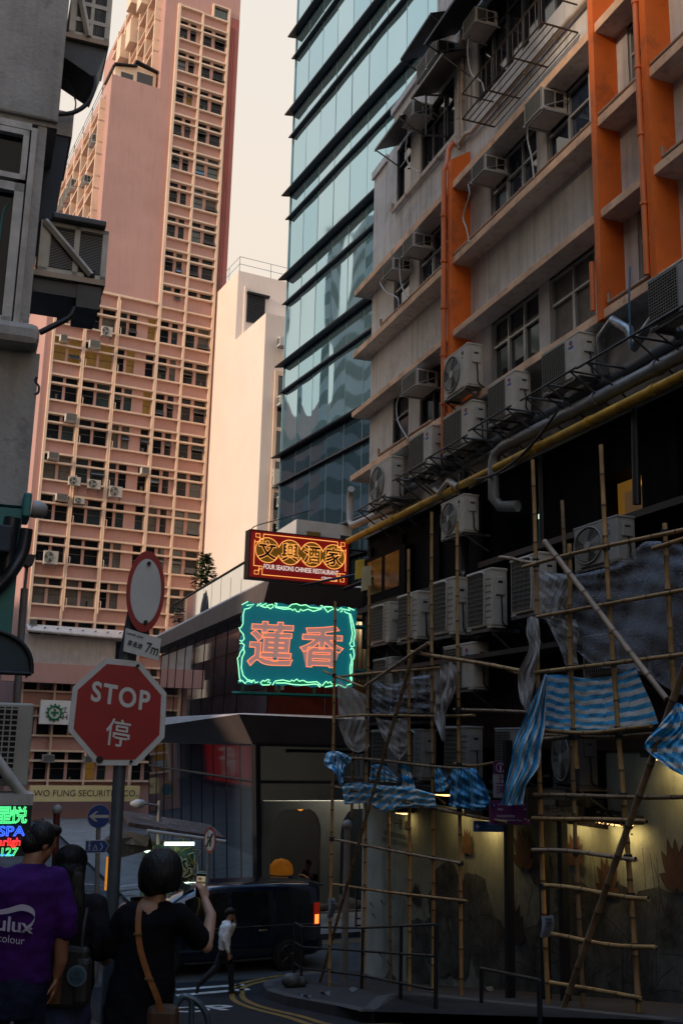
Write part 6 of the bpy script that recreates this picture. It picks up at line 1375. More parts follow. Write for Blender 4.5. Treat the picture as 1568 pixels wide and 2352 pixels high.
cloth("netting", "large dark net sheet across the upper right bamboo bays", "net", [[(1228,1305),(1280,1318),(1330,1318),(1400,1300),(1450,1270),(1488,1243),(1585,1250),(1720,1240)],[(1228,1360),(1290,1370),(1360,1365),(1420,1350),(1470,1330),(1520,1320),(1585,1310),(1720,1290)],[(1230,1415),(1290,1425),(1360,1450),(1420,1450),(1480,1445),(1530,1440),(1585,1430),(1720,1410)],[(1290,1425),(1310,1480),(1370,1530),(1420,1535),(1480,1545),(1530,1580),(1585,1600),(1720,1610)]], -7.9, netd, 60, 40, wr=.03, fr_=1.6, group=GN, seed=5, diag=1.0)
cloth("netting", "denser grey net corner lashed beside the tall upright left of the dark net", "net", [[(1228,1306),(1260,1314),(1290,1318),(1322,1322)],[(1226,1360),(1255,1365),(1280,1372),(1300,1380)],[(1226,1414),(1246,1420),(1268,1425),(1290,1420)]], -7.83, netl, wr=.02, fr_=2, group=GN, seed=6)
cloth("netting", "twisted grey net hanging down one upright left of the blue tarp", "net", [[(1210,1420),(1222,1416),(1236,1422)],[(1208,1455),(1224,1460),(1240,1465)],[(1214,1490),(1228,1500),(1238,1500)],[(1190,1545),(1212,1552),(1232,1550)],[(1192,1600),(1208,1606),(1222,1600)],[(1205,1630),(1210,1640),(1216,1632)]], -7.6, net_mat("dense_net", (.5,.47,.45), .85), wr=.025, fr_=1.5, group=GN, seed=7)
cloth("netting", "pale torn net streaming from the rail above the blue tarp", "net", [[(1252,1420),(1270,1424),(1290,1420),(1320,1424)],[(1268,1455),(1284,1458),(1304,1450),(1330,1450)],[(1285,1490),(1296,1500),(1310,1495),(1322,1490)],[(1294,1520),(1302,1535),(1312,1532),(1330,1535)]], -7.86, netl, wr=.02, fr_=1.7, group=GN, seed=8)
st6 = lambda n: (lambda i, j: (int(j*n) % 2))
cloth("tarpaulin", "big blue and white striped tarp stretched across the right bamboo bays", "tarpaulin", [[(1252,1551),(1290,1550),(1349,1558),(1410,1552),(1458,1532)],[(1250,1590),(1300,1598),(1360,1600),(1420,1588),(1474,1570)],[(1248,1630),(1300,1640),(1360,1645),(1430,1636),(1496,1618)],[(1246,1676),(1300,1676),(1370,1678),(1440,1676),(1511,1662)]], -7.72, [tb, tw_], 90, 52, wr=.010, fr_=1.5, fv=1.2, mf=lambda i, j: 1 if (j+int(1.3*math.sin(i*.11)+.7*math.sin(i*.31))) % 8 >= 4 else 0, group=GT_, seed=11)
cloth("tarpaulin", "crumpled blue and white tarp falling in a long drape onto the purple sign", "tarpaulin", [[(1248,1550),(1252,1548),(1257,1551)],[(1222,1610),(1238,1612),(1252,1614)],[(1196,1665),(1222,1672),(1250,1672)],[(1180,1710),(1208,1716),(1242,1722)],[(1171,1757),(1200,1764),(1236,1762)],[(1160,1805),(1182,1812),(1208,1806)],[(1150,1846),(1170,1850),(1201,1846)]], -7.5, [tb, tw_], 56, 70, wr=.028, fr_=1.6, fv=3, mf=lambda i, j: 1 if (i+int(1.5*math.sin(j*.5))) % 14 >= 8 else 0, group=GT_, seed=12)
cloth("tarpaulin", "blue and white striped tarp corner hanging from the brace at the right edge", "tarpaulin", [[(1550,1618),(1556,1614),(1570,1622),(1600,1640)],[(1518,1660),(1545,1670),(1570,1672),(1600,1680)],[(1479,1710),(1510,1718),(1550,1722),(1600,1730)],[(1500,1738),(1524,1757),(1560,1778),(1600,1790)]], -7.45, [tb, tw_], 60, 40, wr=.025, fr_=1.3, fv=1.3, mf=lambda i, j: 1 if (j+i//9) % 8 >= 5 else 0, group=GT_, seed=13)
cloth("tarpaulin", "small bundle of blue and white tarp over the leftmost pole", "tarpaulin", [[(746,1735),(756,1726),(776,1726),(792,1732),(806,1742)],[(744,1755),(760,1748),(776,1742),(790,1748),(804,1750)],[(750,1762),(768,1762),(780,1775),(788,1776),(796,1756)],[(774,1780),(778,1790),(783,1796),(788,1792),(790,1775)],[(776,1800),(779,1806),(783,1808),(787,1806),(789,1795)]], -7.2, [tb, tw_], 40, 30, wr=.05, fr_=2, fv=3, mf=lambda i, j: 1 if (i+j) % 7 >= 4 else 0, group=GT_, seed=14)
cloth("tarpaulin", "blue striped tarp flap caught behind the long left brace", "tarpaulin", [[(852,1758),(870,1756),(890,1764),(918,1790)],[(850,1775),(870,1776),(890,1780),(920,1794)],[(848,1796),(870,1796),(890,1796),(915,1798)]], -7.85, [tb, tw_], 30, 24, wr=.03, mf=lambda i, j: 1 if j % 8 >= 4 else 0, group=GT_, seed=15)
cloth("tarpaulin", "long scrunched tarp wound along the sloping rail above the mural", "tarpaulin", [[(784,1800),(830,1796),(880,1804),(930,1806),(998,1824)],[(788,1826),(830,1826),(880,1830),(930,1834),(1000,1840)],[(790,1848),(840,1846),(880,1864),(930,1856),(1002,1856)]], -7.62, [tb, tw_], 70, 16, wr=.03, fr_=3, mf=lambda i, j: 1 if (i+2*j) % 9 >= 5 else 0, group=GT_, seed=16)
cloth("tarpaulin", "narrow blue tarp point hanging beside the middle upright", "tarpaulin", [[(920,1752),(930,1756),(940,1762)],[(922,1790),(936,1796),(950,1800)],[(924,1830),(942,1834),(960,1822)]], -7.7, [tb, tw_], 24, 30, wr=.03, mf=lambda i, j: 1 if j % 10 >= 6 else 0, group=GT_, seed=17)
cloth("tarpaulin", "small fan of blue tarp tied left of the dark blue tent-like tarp", "tarpaulin", [[(998,1760),(1004,1760),(1012,1766)],[(998,1790),(1012,1792),(1028,1785)],[(1000,1818),(1018,1818),(1036,1800)]], -7.66, [tb, tw_], 20, 24, wr=.03, fr_=2, mf=lambda i, j: 1 if i % 8 >= 5 else 0, group=GT_, seed=18)
cloth("tarpaulin", "dark blue tent-like tarp hanging just left of the purple direction sign", "tarpaulin", [[(1036,1766),(1060,1764),(1078,1764),(1094,1768)],[(1034,1800),(1060,1804),(1090,1804),(1114,1806)],[(1032,1835),(1060,1840),(1096,1842),(1126,1836)],[(1030,1852),(1060,1858),(1100,1862),(1136,1850)]], -7.62, [M("tarp_deep", (.02,.24,.5), .42, var=.3, scale=6, bump=.8, bscale=20), M("tarp_deep_pale", (.12,.36,.55), .42, var=.2, scale=6, bump=.8, bscale=20)], 50, 34, wr=.03, fr_=2.4, mf=lambda i, j: 1 if i % 10 >= 6 else 0, group=GT_, seed=19)
# slips of paper tied to poles
def slip(label, x0, y0, x1, y1, Y):
    mb = MB(); mb.grid(lambda s, t: ST.w(*sx(x0+(x1-x0)*s+3*math.sin(t*4), y0+(y1-y0)*t+2*math.sin(s*5), Y+.03*math.sin(s*3.1+t*2))), 8, 8, 0); 
    for (a, b, c, d) in ((.3,.12,.85,.24),(.3,.28,.85,.40),(.15,.5,.7,.53)): mb.grid(lambda s, t: ST.w(*sx(x0+(x1-x0)*(a+(c-a)*s)+3*math.sin((b+(d-b)*t)*4), y0+(y1-y0)*(b+(d-b)*t), Y+.012+.03*math.sin((a+(c-a)*s)*3.1+(b+(d-b)*t)*2))), 4, 2, 1)
    tag(mb.build("paper_notice", [M("paper_white", (.30,.31,.34), .7, var=.15), M("paper_print", (.09,.10,.12), .8, var=0)]), label, "notice")
slip("white plastic-wrapped notice tied to the upright near the bottom right", 1241, 2103, 1269, 2152, -7.6); slip("small white bag-like notice tied to the leftmost pole", 752, 2063, 768, 2108, -7.25)

# ================================================================ direction post and street name plate
purple = M("sign_purple", (.085,.006,.075), .45, var=.1); pw_ = M("sign_lettering_white", (.45,.42,.46), .5, var=0); blk = M("post_black2", (.008,.008,.009), .5, var=.2)
DY = -7.9
dp = fthing("direction_post", "black post with purple and blue fingerposts and a purple information panel", "signpost", ST, (sx(1151,2352,DY).x, DY, gz(17)+.1))
def dq(x, y): return sx(x, y, DY)
def flat(x0, y0, x1, y1, off, m_, nm, thick=.04):
    c = dq((x0+x1)/2, (y0+y1)/2); s_ = (ray(x1, (y0+y1)/2)*(1/FW.dot(ray(x1, y1)))-ray(x0, (y0+y1)/2)*(1/FW.dot(ray(x0, y1)))).length; dist = (ST.w(c.x, DY, c.z)).length
    hw = (x1-x0)/CF*dist/2; hh = (y1-y0)/CF*dist/2
    T = face_T(c+SIGN_Z*off, SIGN_X); mb = MB(); vs = [T @ Vector((a*hw, b*hh, h)) for h in (0, -thick) for a, b in ((-1,-1),(1,-1),(1,1),(-1,1))]
    mb.add(vs, [(0,1,2,3),(7,6,5,4),(0,4,5,1),(1,5,6,2),(2,6,7,3),(3,7,4,0)]); part(mb, nm, m_, dp); return hw, hh, T
# plates face up the street, turned a little toward us: X to the viewer's right (in street axes)
_a = R_(ST.az-80); SIGN_X = Vector((-math.sin(R_(12)), -math.cos(R_(12)), 0)).normalized()
SIGN_Z = SIGN_X.cross(Vector((0,0,1)))
c = dq(1151, 1700); b_ = dq(1152, 2352)
mb = MB(); mb.box((c.x-.055, DY-.16, gz(17)+.1), (c.x+.055, DY-.05, c.z)); part(mb, "post", blk, dp)
def dtext(s, T, x, y, w_, m_, bold=.01, h_=None):
    me = text_mesh(s, 1, bold=bold); wx = max(v.co.x for v in me.vertices)*2; wy = max(v.co.y for v in me.vertices)*2; k = w_/wx; mb = MB(); mb.mesh(me, 0, T @ Matrix.Translation((x, y, .004)) @ Matrix.Diagonal((k, (h_/wy if h_ else k), 1, 1))); part(mb, "lettering", m_, dp)
hw, hh, T = flat(1133, 1750, 1164, 1777, 0, purple, "info_panel"); mb = MB(); mb.ring(T @ Vector((0,0,.003)), SIGN_Z, hh*.72, .006, 24); part(mb, "ring", pw_, dp); dtext("i", T, 0, 0, hw*.22, pw_, .03)
hw, hh, T = flat(1133, 1777, 1164, 1830, 0, M("sign_pale", (.24,.23,.25), .5, var=.1), "name_panel"); dtext("上", T, 0, hh*.45, hw*1.3, purple, .01); dtext("環", T, 0, -hh*.42, hw*1.3, purple, .01)
hw, hh, T = flat(1125, 1842, 1221, 1892, .0, purple, "fingerpost"); dtext("PMO", T, -hw*.5, hh*.28, hw*.26, pw_); dtext("Hong Kong News-Expo", T, -hw*.08, -hh*.62, hw*1.2, pw_, .004); dtext("香港新聞博覽館", T, -hw*.26, -hh*.28, hw*.85, pw_, .004); dtext("元創方 前荷李活道已婚警察宿舍", T, -hw*.0, hh*.7, hw*1.3, pw_, .0)
mb = MB()
for y in (.3, -.5):
    for p in (((.62,y),(.86,y)),((.86,y),(.76,y+.2)),((.86,y),(.76,y-.2))): mb.tube([T @ Vector((hw*p[0][0], hh*p[0][1], .003)), T @ Vector((hw*p[1][0], hh*p[1][1], .003))], .008, 4, sm=False)
part(mb, "arrows", pw_, dp)
hw, hh, T = flat(1086, 1887, 1160, 1909, .06, M("sign_dim_blue", (.006,.05,.18), .45, var=.1), "fingerpost"); dtext("Queen's Road", T, hw*.15, -hh*.3, hw*1.0, M("pale_blue_letter", (.08,.16,.3), .5, var=0), .0); dtext("皇后大道中", T, hw*.15, hh*.3, hw*.8, M("pale_blue_letter", (.08,.16,.3), .5), .0)
mb = MB(); 
for p in (((-.85,0),(-.62,0)),((-.85,0),(-.74,.35)),((-.85,0),(-.74,-.35))): mb.tube([T @ Vector((hw*p[0][0], hh*p[0][1], .003)), T @ Vector((hw*p[1][0], hh*p[1][1], .003))], .008, 4, sm=False)
part(mb, "arrows", pw_, dp)
sp_ = fthing("street_name_plate", "dark street name plate on posts half hidden behind two bamboo uprights", "street sign", ST, (sx(1290,2250,-8.2).x, -8.2, gz(15)+.1)); dp_keep = dp; dp = sp_; DY = -8.2
hw, hh, T = flat(1215, 1814, 1356, 1880, -.05, blk, "backing", .08); hw, hh, T = flat(1240, 1818, 1326, 1876, .0, M("name_plate_grey", (.10,.105,.11), .5, var=.15), "plate", .02)
dtext("Aberdeen Street", T, 0, hh*.45, hw*1.75, blk, .01); dtext("鴨巴甸街", T, 0, -hh*.32, hw*1.6, blk, .015)
mb = MB()
for x in (1291, 1248): p = dq(x, 1890); mb.box((p.x-.06, -8.24, gz(15)+.1), (p.x+.06, -8.14, p.z+.1))
part(mb, "post", blk, dp); dp = dp_keep

# ================================================================ warm lamps washing the mural
lampm = M("lamp_warm", (.8,.6,.3), .5, var=0, emit=(1,.62,.22), es=3.0)
def wash(label, x, y, watt, wd_=.7, Y=-8.62):
    p = sx(x, y, Y); o = fthing("wall_lamp", label, "lamp", ST, (p.x, Y, p.z), "lamps washing the mural")
    mb = MB(); mb.bbox((p.x-wd_/2, Y-.25, p.z+.02), (p.x+wd_/2, Y+.1, p.z+.14), .02); mb.box((p.x-wd_/2, Y+.1, p.z+.02), (p.x+wd_/2, Y+.12, p.z+.2)); part(mb, "housing", M("lamp_black", (.01,.01,.011), .5, var=.2), o)
    mb = MB(); mb.box((p.x-wd_*.42, Y-.12, p.z-.012), (p.x+wd_*.42, Y-.02, p.z+.018)); part(mb, "tube", lampm, o)
    l = bpy.data.lights.new("lamp_light", 'AREA'); l.shape = 'RECTANGLE'; l.size = wd_*.8; l.size_y = .12; l.energy = watt; l.color = (1.0, .66, .25)
    lo = bpy.data.objects.new("lamp_light", l); col.objects.link(lo); lo.parent = o; lo.location = (0, -.06, -.03); lo.rotation_euler = (R_(-18), 0, 0)
wash("lamp glowing on the mural just left of the purple direction sign", 1100, 1878, 4); wash("lamp under the street name plate behind the bamboo", 1300, 1880, 3); wash("lamp over the mural right of the street name plate", 1400, 1893, 6, .9); wash("lamp showing bright between blue tarps above the middle of the mural", 1008, 1826, 5, .5, -8.4); wash("lamp at the mural's left end above the brush writing", 915, 1868, 1.2, .5)
wash("lamp high on the mural wall near the right edge behind the tarp corner", 1530, 1745, 5, .8)
mb = MB(); p = sx(1405, 1900, -8.45)
for k in range(60): 
    a = p+Vector((rb_.uniform(-.5,.5), rb_.uniform(-.12,.12), rb_.uniform(-.02,.16))); mb.add([ST.w(*a), ST.w(*(a+Vector((rb_.uniform(-.06,.06), .02, rb_.uniform(-.06,.08))))), ST.w(*(a+Vector((rb_.uniform(-.06,.06), -.03, rb_.uniform(-.06,.08)))))], [(0,1,2)])
mb.box(ST.w(p.x-.5, -8.4, p.z-.06), ST.w(p.x-.5, -8.4, p.z-.06)+Vector((.02,.02,.02)))
tag(mb.build("dry_leaves", M("dead_leaf", (.06,.035,.015), .8, var=.4)), "clump of dry leaves caught on top of the lamp right of the name plate", "plant debris")
# ================================================================ dark people carrier crossing the junction
VF = Fr(66.0); rw_ = ground_at(643, 2232); rwl = VF.loc(rw_)
van_o = rwl+Vector((1.0, 0, 0))              # rear end of the near side
van = thing("people_carrier", "dark navy people carrier crossing the junction with its tail light on", "van", (*VF.w(van_o.x, van_o.y+.86, 0).xy, -5.0), VF.rot+math.pi)
# local: x forward (to the viewer's left), y to its left = towards the viewer, z up
paint = M("navy_paint", (.004,.009,.028), .2, metal=.3, var=0, coat=1.0, spec=.6); tint = M("tinted_glass", (.006,.008,.010), .04, var=0, spec=.8); tyre_m = M("tyre", (.010,.010,.011), .85, var=.2); chrome = M("chrome", (.35,.37,.40), .15, metal=1, var=0); rim_m = M("rim", (.09,.095,.10), .3, metal=.9, var=.1)
ST_ = [(0,.42,.95,1.66,.78,.60),(.03,.34,.96,1.76,.83,.66),(.12,.30,.97,1.82,.86,.68),(.9,.24,.98,1.86,.865,.70),(2.2,.22,.97,1.86,.865,.70),(3.0,.22,.95,1.80,.865,.68),(3.45,.22,.94,1.62,.865,.66),(3.95,.22,.93,1.20,.86,.66),(4.15,.24,.92,1.02,.85,.68),(4.45,.28,.86,.93,.80,.64),(4.66,.36,.74,.78,.68,.5)]
def vsec(x):
    for i in range(len(ST_)-1):
        a, b = ST_[i], ST_[i+1]
        if a[0] <= x <= b[0]:
            t = (x-a[0])/(b[0]-a[0]); return [a[k]+(b[k]-a[k])*t for k in range(6)]
    return list(ST_[-1])
def vring(x):
    _, zb, zw, zr, hw, hr = vsec(x); zs = zr-min(.09, (zr-zw)*.4)
    L = [(hw*.86, zb), (hw*.97, zb+.14), (hw, (zb+zw)/2), (hw*.995, zw-.06), (hw*.985, zw), (hr+.04, zs), (hr-.04, zr-.02), (hr*.5, zr)]
    return [(x, y, z) for y, z in L]+[(x, -y, z) for y, z in reversed(L)]
mb = MB(); xs = [0,.03,.07,.12,.3,.6,.9,1.3,1.7,2.2,2.6,3.0,3.2,3.45,3.7,3.95,4.05,4.15,4.3,4.45,4.56,4.66]; rings = [vring(x) for x in xs]; n = len(rings[0])
vs = [p for r_ in rings for p in r_]
mb.add(vs, [(i*n+k, (i+1)*n+k, (i+1)*n+(k+1) % n, i*n+(k+1) % n) for i in range(len(xs)-1) for k in range(n)], 0, True)
mb.add(rings[0], [tuple(range(n))]); mb.add(rings[-1], [tuple(range(n-1, -1, -1))]); fixn(mb.build("body", paint, van))
def sidept(x, t, sg, off=.006):
    _, zb, zw, zr, hw, hr = vsec(x); zs = zr-min(.09, (zr-zw)*.4); y0, z0, y1, z1 = hw*.985, zw, hr+.04, zs
    return (x, sg*(y0+(y1-y0)*t+off), z0+(z1-z0)*t)
for sg in (1, -1):
    for (a, b, sl0, sl1) in ((.22, 1.12, .06, 0), (1.2, 2.18, 0, 0), (2.28, 3.25, 0, .0), (3.32, 3.8, 0, .25)):
        mb = MB(); mb.grid(lambda s, t: sidept(a+(b-a)*s-(sl0*t if s < .5 else 0)*-1, .06+.86*t, sg), 8, 4, 0); mb.build("side_window", tint, van)
    mb = MB(); mb.tube([Vector(sidept(x, .0, sg, .012)) for x in (.2,.9,1.5,2.2,3.0,3.5,3.9)], .012, 5); mb.build("chrome_strip", chrome, van)
    mb = MB(); mb.tube([(x, sg*(vsec(x)[4]*.9), vsec(x)[1]+.03) for x in (1.0,2.0,3.2)], .03, 6); mb.build("sill_strip", M("sill_dark", (.02,.021,.023), .4), van)
    mb = MB(); mb.grid(lambda s, t: (.06+.16*s, sg*(.868-.03*(1-s)+.002), .95+.48*t), 4, 4); mb.build("tail_light", M("tail_lens", (.08,.004,.004), .15, var=0, emit=(1,.05,.01), es=.12), van)
    mb = MB(); mb.grid(lambda s, t: (.08+.11*s, sg*(.868-.03*(1-s)+.008), .97+.2*t), 3, 3); mb.build("lit_lens", M("lit_lens", (.8,.1,.03), .3, var=0, emit=(1,.16,.03), es=3.0), van)
    mb = MB(); mb.grid(lambda s, t: (4.28+.3*s, sg*(.835-.22*s*s+.004), .70+.16*t), 5, 3); mb.build("headlight", M("head_lens", (.3,.32,.34), .1, var=0), van)
    for x in (1.35, 2.42): mb = MB(); mb.bbox((x, sg*.862, .86), (x+.2, sg*.885, .90), .008); mb.build("door_handle", chrome, van)
    mb = MB(); mb.bbox((3.55, sg*.86, 1.0), (3.70, sg*1.06, 1.18), .03); mb.build("door_mirror", paint, van)
    for x in (1.17, 2.24): mb = MB(); mb.tube([(x, sg*(.868), .34), (x, sg*(.870), .9)], .004, 4, sm=False); mb.build("door_gap", M("gap_black", (.002,.002,.002), .9, var=0), van)
    for x in (.80, 3.72):
        mb = MB(); mb.disc((x, sg*.845, .36), (0,1,0), .385, .055, 28); mb.build("wheel_arch", M("arch_black", (.004,.004,.004), .9, var=0), van)
        mb = MB(); w0, w1 = sg*.68, sg*.885; mb.tube([(x, w0, .33), (x, w0+.01*sg, .33), (x, w1-.01*sg, .33), (x, w1, .33)], [.30,.325,.325,.30], 28); wh = mb.build("wheel", tyre_m, van)
        mb = MB(); mb.disc((x, sg*.884, .33), (0,1,0), .225, .006, 28, 1); mb.ring((x, sg*.890, .33), (0,1,0), .222, .010, 28); mb.disc((x, sg*.893, .33), (0,1,0), .045, .012, 14)
        for k in range(5):
            a = k*1.2566+.3
            for d in (-.16, .16): mb.tube([(x+.04*math.cos(a+d), sg*.893, .33+.04*math.sin(a+d)), (x+.21*math.cos(a+d*1.6), sg*.893, .33+.21*math.sin(a+d*1.6))], .016, 5)
        mb.build("rim", [rim_m, M("arch_black", (.004,.004,.004), .9)], wh)
mb = MB(); mb.grid(lambda s, t: (3.02+1.05*t, (s-.5)*1.32*(1-.0*t), 1.80+(1.05-1.80)*t+.05*math.sin(math.pi*t)+.02), 6, 6); mb.build("windscreen", tint, van)
mb = MB(); mb.quad((-.006,-.55,1.05), (-.006,.55,1.05), (.004,.5,1.6), (.004,-.5,1.6)); mb.build("rear_window", tint, van)
mb = MB(); mb.prism([(-.10,1.80),(.28,1.86),(.28,1.80),(-.08,1.76)], -.66, .66, lambda a, b, h: (a, h, b)); fixn(mb.build("spoiler", paint, van)); mb = MB(); mb.bbox((-.06,-.8,.36), (.12,.8,.62), .05); mb.build("rear_bumper", paint, van)
mb = MB(); mb.box((-.064,-.26,.72), (-.058,.26,.83)); mb.build("number_plate", M("plate_yellow", (.45,.32,.03), .5, var=0), van)

# ================================================================ people
CLD = bpy.data.textures.new('creases', 'CLOUDS'); CLD.noise_scale = .11; CLD.noise_depth = 2
def fuse(shapes, name, mats, parent, voxel=.012, it=4, T=None):
    """several overlapping closed shapes grown into one continuous surface"""
    me = bpy.data.meshes.new(name); me.from_pydata(shapes.v, [], shapes.f); bm = bmesh.new(); bm.from_mesh(me); bmesh.ops.recalc_face_normals(bm, faces=bm.faces); bm.to_mesh(me); bm.free()
    o = bpy.data.objects.new(name, me); col.objects.link(o); r = o.modifiers.new("r", 'REMESH'); r.mode = 'VOXEL'; r.voxel_size = voxel; s = o.modifiers.new("s", 'SMOOTH'); s.iterations = it; s.factor = .5
    if name in ('t_shirt', 'dress', 'top', 'white_shirt', 'jeans', 'trousers', 'denim_shorts'):
        d = o.modifiers.new('d', 'DISPLACE'); d.texture = CLD; d.strength = .03 if name != 'white_shirt' else .03; d.mid_level = .5; d.texture_coords = 'LOCAL'
    dg = bpy.context.evaluated_depsgraph_get(); m2 = bpy.data.meshes.new_from_object(o.evaluated_get(dg)); bpy.data.objects.remove(o); bpy.data.meshes.remove(me); m2.materials.clear(); m2.materials.append(mats); m2.polygons.foreach_set('use_smooth', [True]*len(m2.polygons))
    m2.name = name; o = bpy.data.objects.new(name, m2); col.objects.link(o); o.parent = parent; return o
def ell_tube(mb, rings, seg=20, rot=0.0):
    """rings: (x,y,z,rx,ry) horizontal ellipses, closed at both ends"""
    vs = []
    for x, y, z, rx, ry in rings:
        for k in range(seg):
            a = 2*math.pi*k/seg; dx, dy = rx*math.cos(a), ry*math.sin(a); vs.append((x+dx*math.cos(rot)-dy*math.sin(rot), y+dx*math.sin(rot)+dy*math.cos(rot), z))
    n = len(rings); fs = [(i*seg+k, i*seg+(k+1) % seg, (i+1)*seg+(k+1) % seg, (i+1)*seg+k) for i in range(n-1) for k in range(seg)]
    mb.add(vs, fs+[tuple(range(seg-1, -1, -1)), tuple(range((n-1)*seg, n*seg))], 0, True); return mb
def ball(mb, c, rx, ry, rz, n=8, seg=14):
    c = Vector(c); ell_tube(mb, [(c.x, c.y, c.z+rz*math.sin(-math.pi/2+math.pi*k/n), max(.001, rx*math.cos(-math.pi/2+math.pi*k/n)), max(.001, ry*math.cos(-math.pi/2+math.pi*k/n))) for k in range(n+1)], seg); return mb
def limb(mb, pts, rs):
    P = [Vector(p) for p in pts]; pts2, r2 = [], []
    for i in range(len(P)-1):
        for k in range(4): t = k/4; pts2.append(P[i].lerp(P[i+1], t)); r2.append(rs[i]+(rs[i+1]-rs[i])*t)
    pts2.append(P[-1]); r2.append(rs[-1]); mb.tube(pts2, r2, 12); ball(mb, P[0], rs[0], rs[0], rs[0]); ball(mb, P[-1], rs[-1], rs[-1], rs[-1])
    for p, r in zip(P[1:-1], rs[1:-1]): ball(mb, p, r, r, r)
    return mb
def hand(mb, wrist, fwd, palm_n, curl=.35, side=1, s=1.0):
    """palm plus four fingers of different length and a thumb; fwd points to the fingertips, palm_n out of the palm"""
    f = Vector(fwd).normalized(); nn = Vector(palm_n); nn = (nn-f*nn.dot(f)).normalized(); lat = f.cross(nn)*side; w = Vector(wrist)
    for k in range(5):
        t = k/4; mb_p = w+f*(.0+.085*t)*s; 
        for j in (-1, 0, 1): ball(mb, mb_p+lat*j*.022*s*(.7+.3*t), .017*s, .017*s, .017*s, 6, 10)
    for i, (o_, L) in enumerate(((-.033,.066),(-.011,.078),(.011,.083),(.033,.072))):
        b = w+f*.088*s+lat*o_*s; d = f; pts = [b]; 
        for j, q in enumerate((.45,.32,.23)):
            a = curl*(j+.6); d = (f*math.cos(a)+nn*math.sin(a)).normalized(); pts.append(pts[-1]+d*L*q*s)
        mb.tube(pts, [.0095*s,.009*s,.0082*s,.007*s], 8); ball(mb, pts[-1], .0072*s, .0072*s, .0072*s, 6, 8)
    b = w+f*.03*s+lat*.035*s; d = (f*.75+lat*.6+nn*.35).normalized(); p1 = b+d*.04*s; p2 = p1+(d+f*.4).normalized()*.032*s; mb.tube([w+f*.015*s+lat*.015*s, b, p1, p2], [.016*s,.0135*s,.0105*s,.0085*s], 8); ball(mb, p2, .0085*s, .0085*s, .0085*s, 6, 8)
    return mb
def head(mb, c, yaw, tilt=0.0, s=1.0, roll=0.0):
    """skull, jaw, nose, ears and neck root around c (centre of the head); yaw 0 faces +Y"""
    T = Matrix.Translation(Vector(c)) @ Matrix.Rotation(yaw, 4, 'Z') @ Matrix.Rotation(-tilt, 4, 'X')
    q = MB(); ball(q, (0,-.012,.028), .076*s, .095*s, .092*s, 10, 18); ball(q, (0,.02,-.035), .062*s, .072*s, .075*s, 8, 16); ball(q, (0,.055,-.085), .032*s, .028*s, .024*s); ball(q, (0,.088,-.012), .011*s, .016*s, .022*s); ball(q, (0,.078,.022), .045*s, .018*s, .012*s); ball(q, (0,.080,-.055), .022*s, .012*s, .008*s); ball(q, (0,.081,-.066), .019*s, .011*s, .008*s)
    for sg in (-1, 1): ball(q, (sg*.034,.076,.012), .013*s, .010*s, .009*s); ball(q, (sg*.078,-.012,-.008), .010*s, .02*s, .032*s)
    mb.add([T @ Vector(v) for v in q.v], q.f, 0, True); return T
def eyes(T, parent, s=1.0):
    mb = MB()
    for sg in (-1, 1): ball(mb, T @ Vector((sg*.032*s,.083*s,.012*s)), .010*s, .006*s, .006*s, 6, 10); mb.tube([T @ Vector((sg*.018*s,.088*s,.030*s)), T @ Vector((sg*.034*s,.088*s,.034*s)), T @ Vector((sg*.050*s,.078*s,.028*s))], .003*s, 5)
    return mb.build("eyes", M("eye_dark", (.008,.006,.005), .3, var=0), parent)
skin = M("skin", (.36,.19,.11), .55, var=.08, scale=8); skin2 = M("skin_light", (.36,.20,.13), .55, var=.08, scale=8); skin_t = M("skin_tan", (.26,.12,.065), .55, var=.1, scale=8, stain=((.24,.10,.06), 9, .5))
hair_m = M("black_hair", (.009,.0075,.007), .5, spec=.25, var=.3, scale=20, bump=1.0, bscale=1.0)
_n = hair_m.node_tree.nodes; _m = _n.new("ShaderNodeMapping"); _m.inputs['Scale'].default_value = (75, 75, 9); _t = [q for q in _n if q.type == 'TEX_NOISE' and q.inputs['Scale'].default_value == 1.0][0]; _c = [q for q in _n if q.type == 'TEX_COORD'][0]
hair_m.node_tree.links.new(_c.outputs['Object'], _m.inputs[0]); hair_m.node_tree.links.new(_m.outputs[0], _t.inputs['Vector'])
def person(label, px, py, r, zfoot, yaw):
    P = at_r(px, py, r); return thing("person", label, "person", (P.x, P.y, zfoot), yaw)
GS = .14
# man in the purple shirt, seen from behind, head turned right
pz = gz(6.95)+GS
o = person("man in a purple t-shirt with white lettering, seen from behind at the left edge", 50, 2100, 7.0, pz, R_(9))
mb = MB(); T = head(mb, (.075,.05,1.58), R_(-52), .42, 1.05); limb(mb, [(.01,-.0,1.34),(.045,.02,1.50)], [.07,.062])
limb(mb, [(.17,0,1.36),(.245,-.0,1.13),(.25,.03,.90),(.235,.05,.82)], [.06,.052,.042,.032]); limb(mb, [(-.2,0,1.36),(-.26,0,1.1),(-.27,.04,.85)], [.06,.05,.035]); hand(mb, (.235,.055,.80), (-.12,.05,-1), (-1,.2,.1), .3, -1); hand(mb, (-.27,.045,.83), (.1,.1,-1), (1,0,0), .35, 1)
limb(mb, [(0,0,1.35),(0,0,.95)], [.11,.11]); 
for sg in (-1, 1): limb(mb, [(sg*.09,0,.92),(sg*.1,.02,.48),(sg*.11,-.02,.09)], [.07,.05,.04])
fuse(mb, "body", skin_t, o, .0075, 3); eyes(T, o, 1.05)
mb = MB(); ell_tube(mb, [(0,0,.79,.205,.135),(0,0,.86,.20,.135),(0,0,1.0,.205,.14),(0,-.005,1.18,.225,.145),(.0,-.01,1.32,.235,.135),(.0,-.005,1.40,.20,.115),(.01,0,1.445,.115,.085),(.02,.005,1.465,.075,.07)], 28)
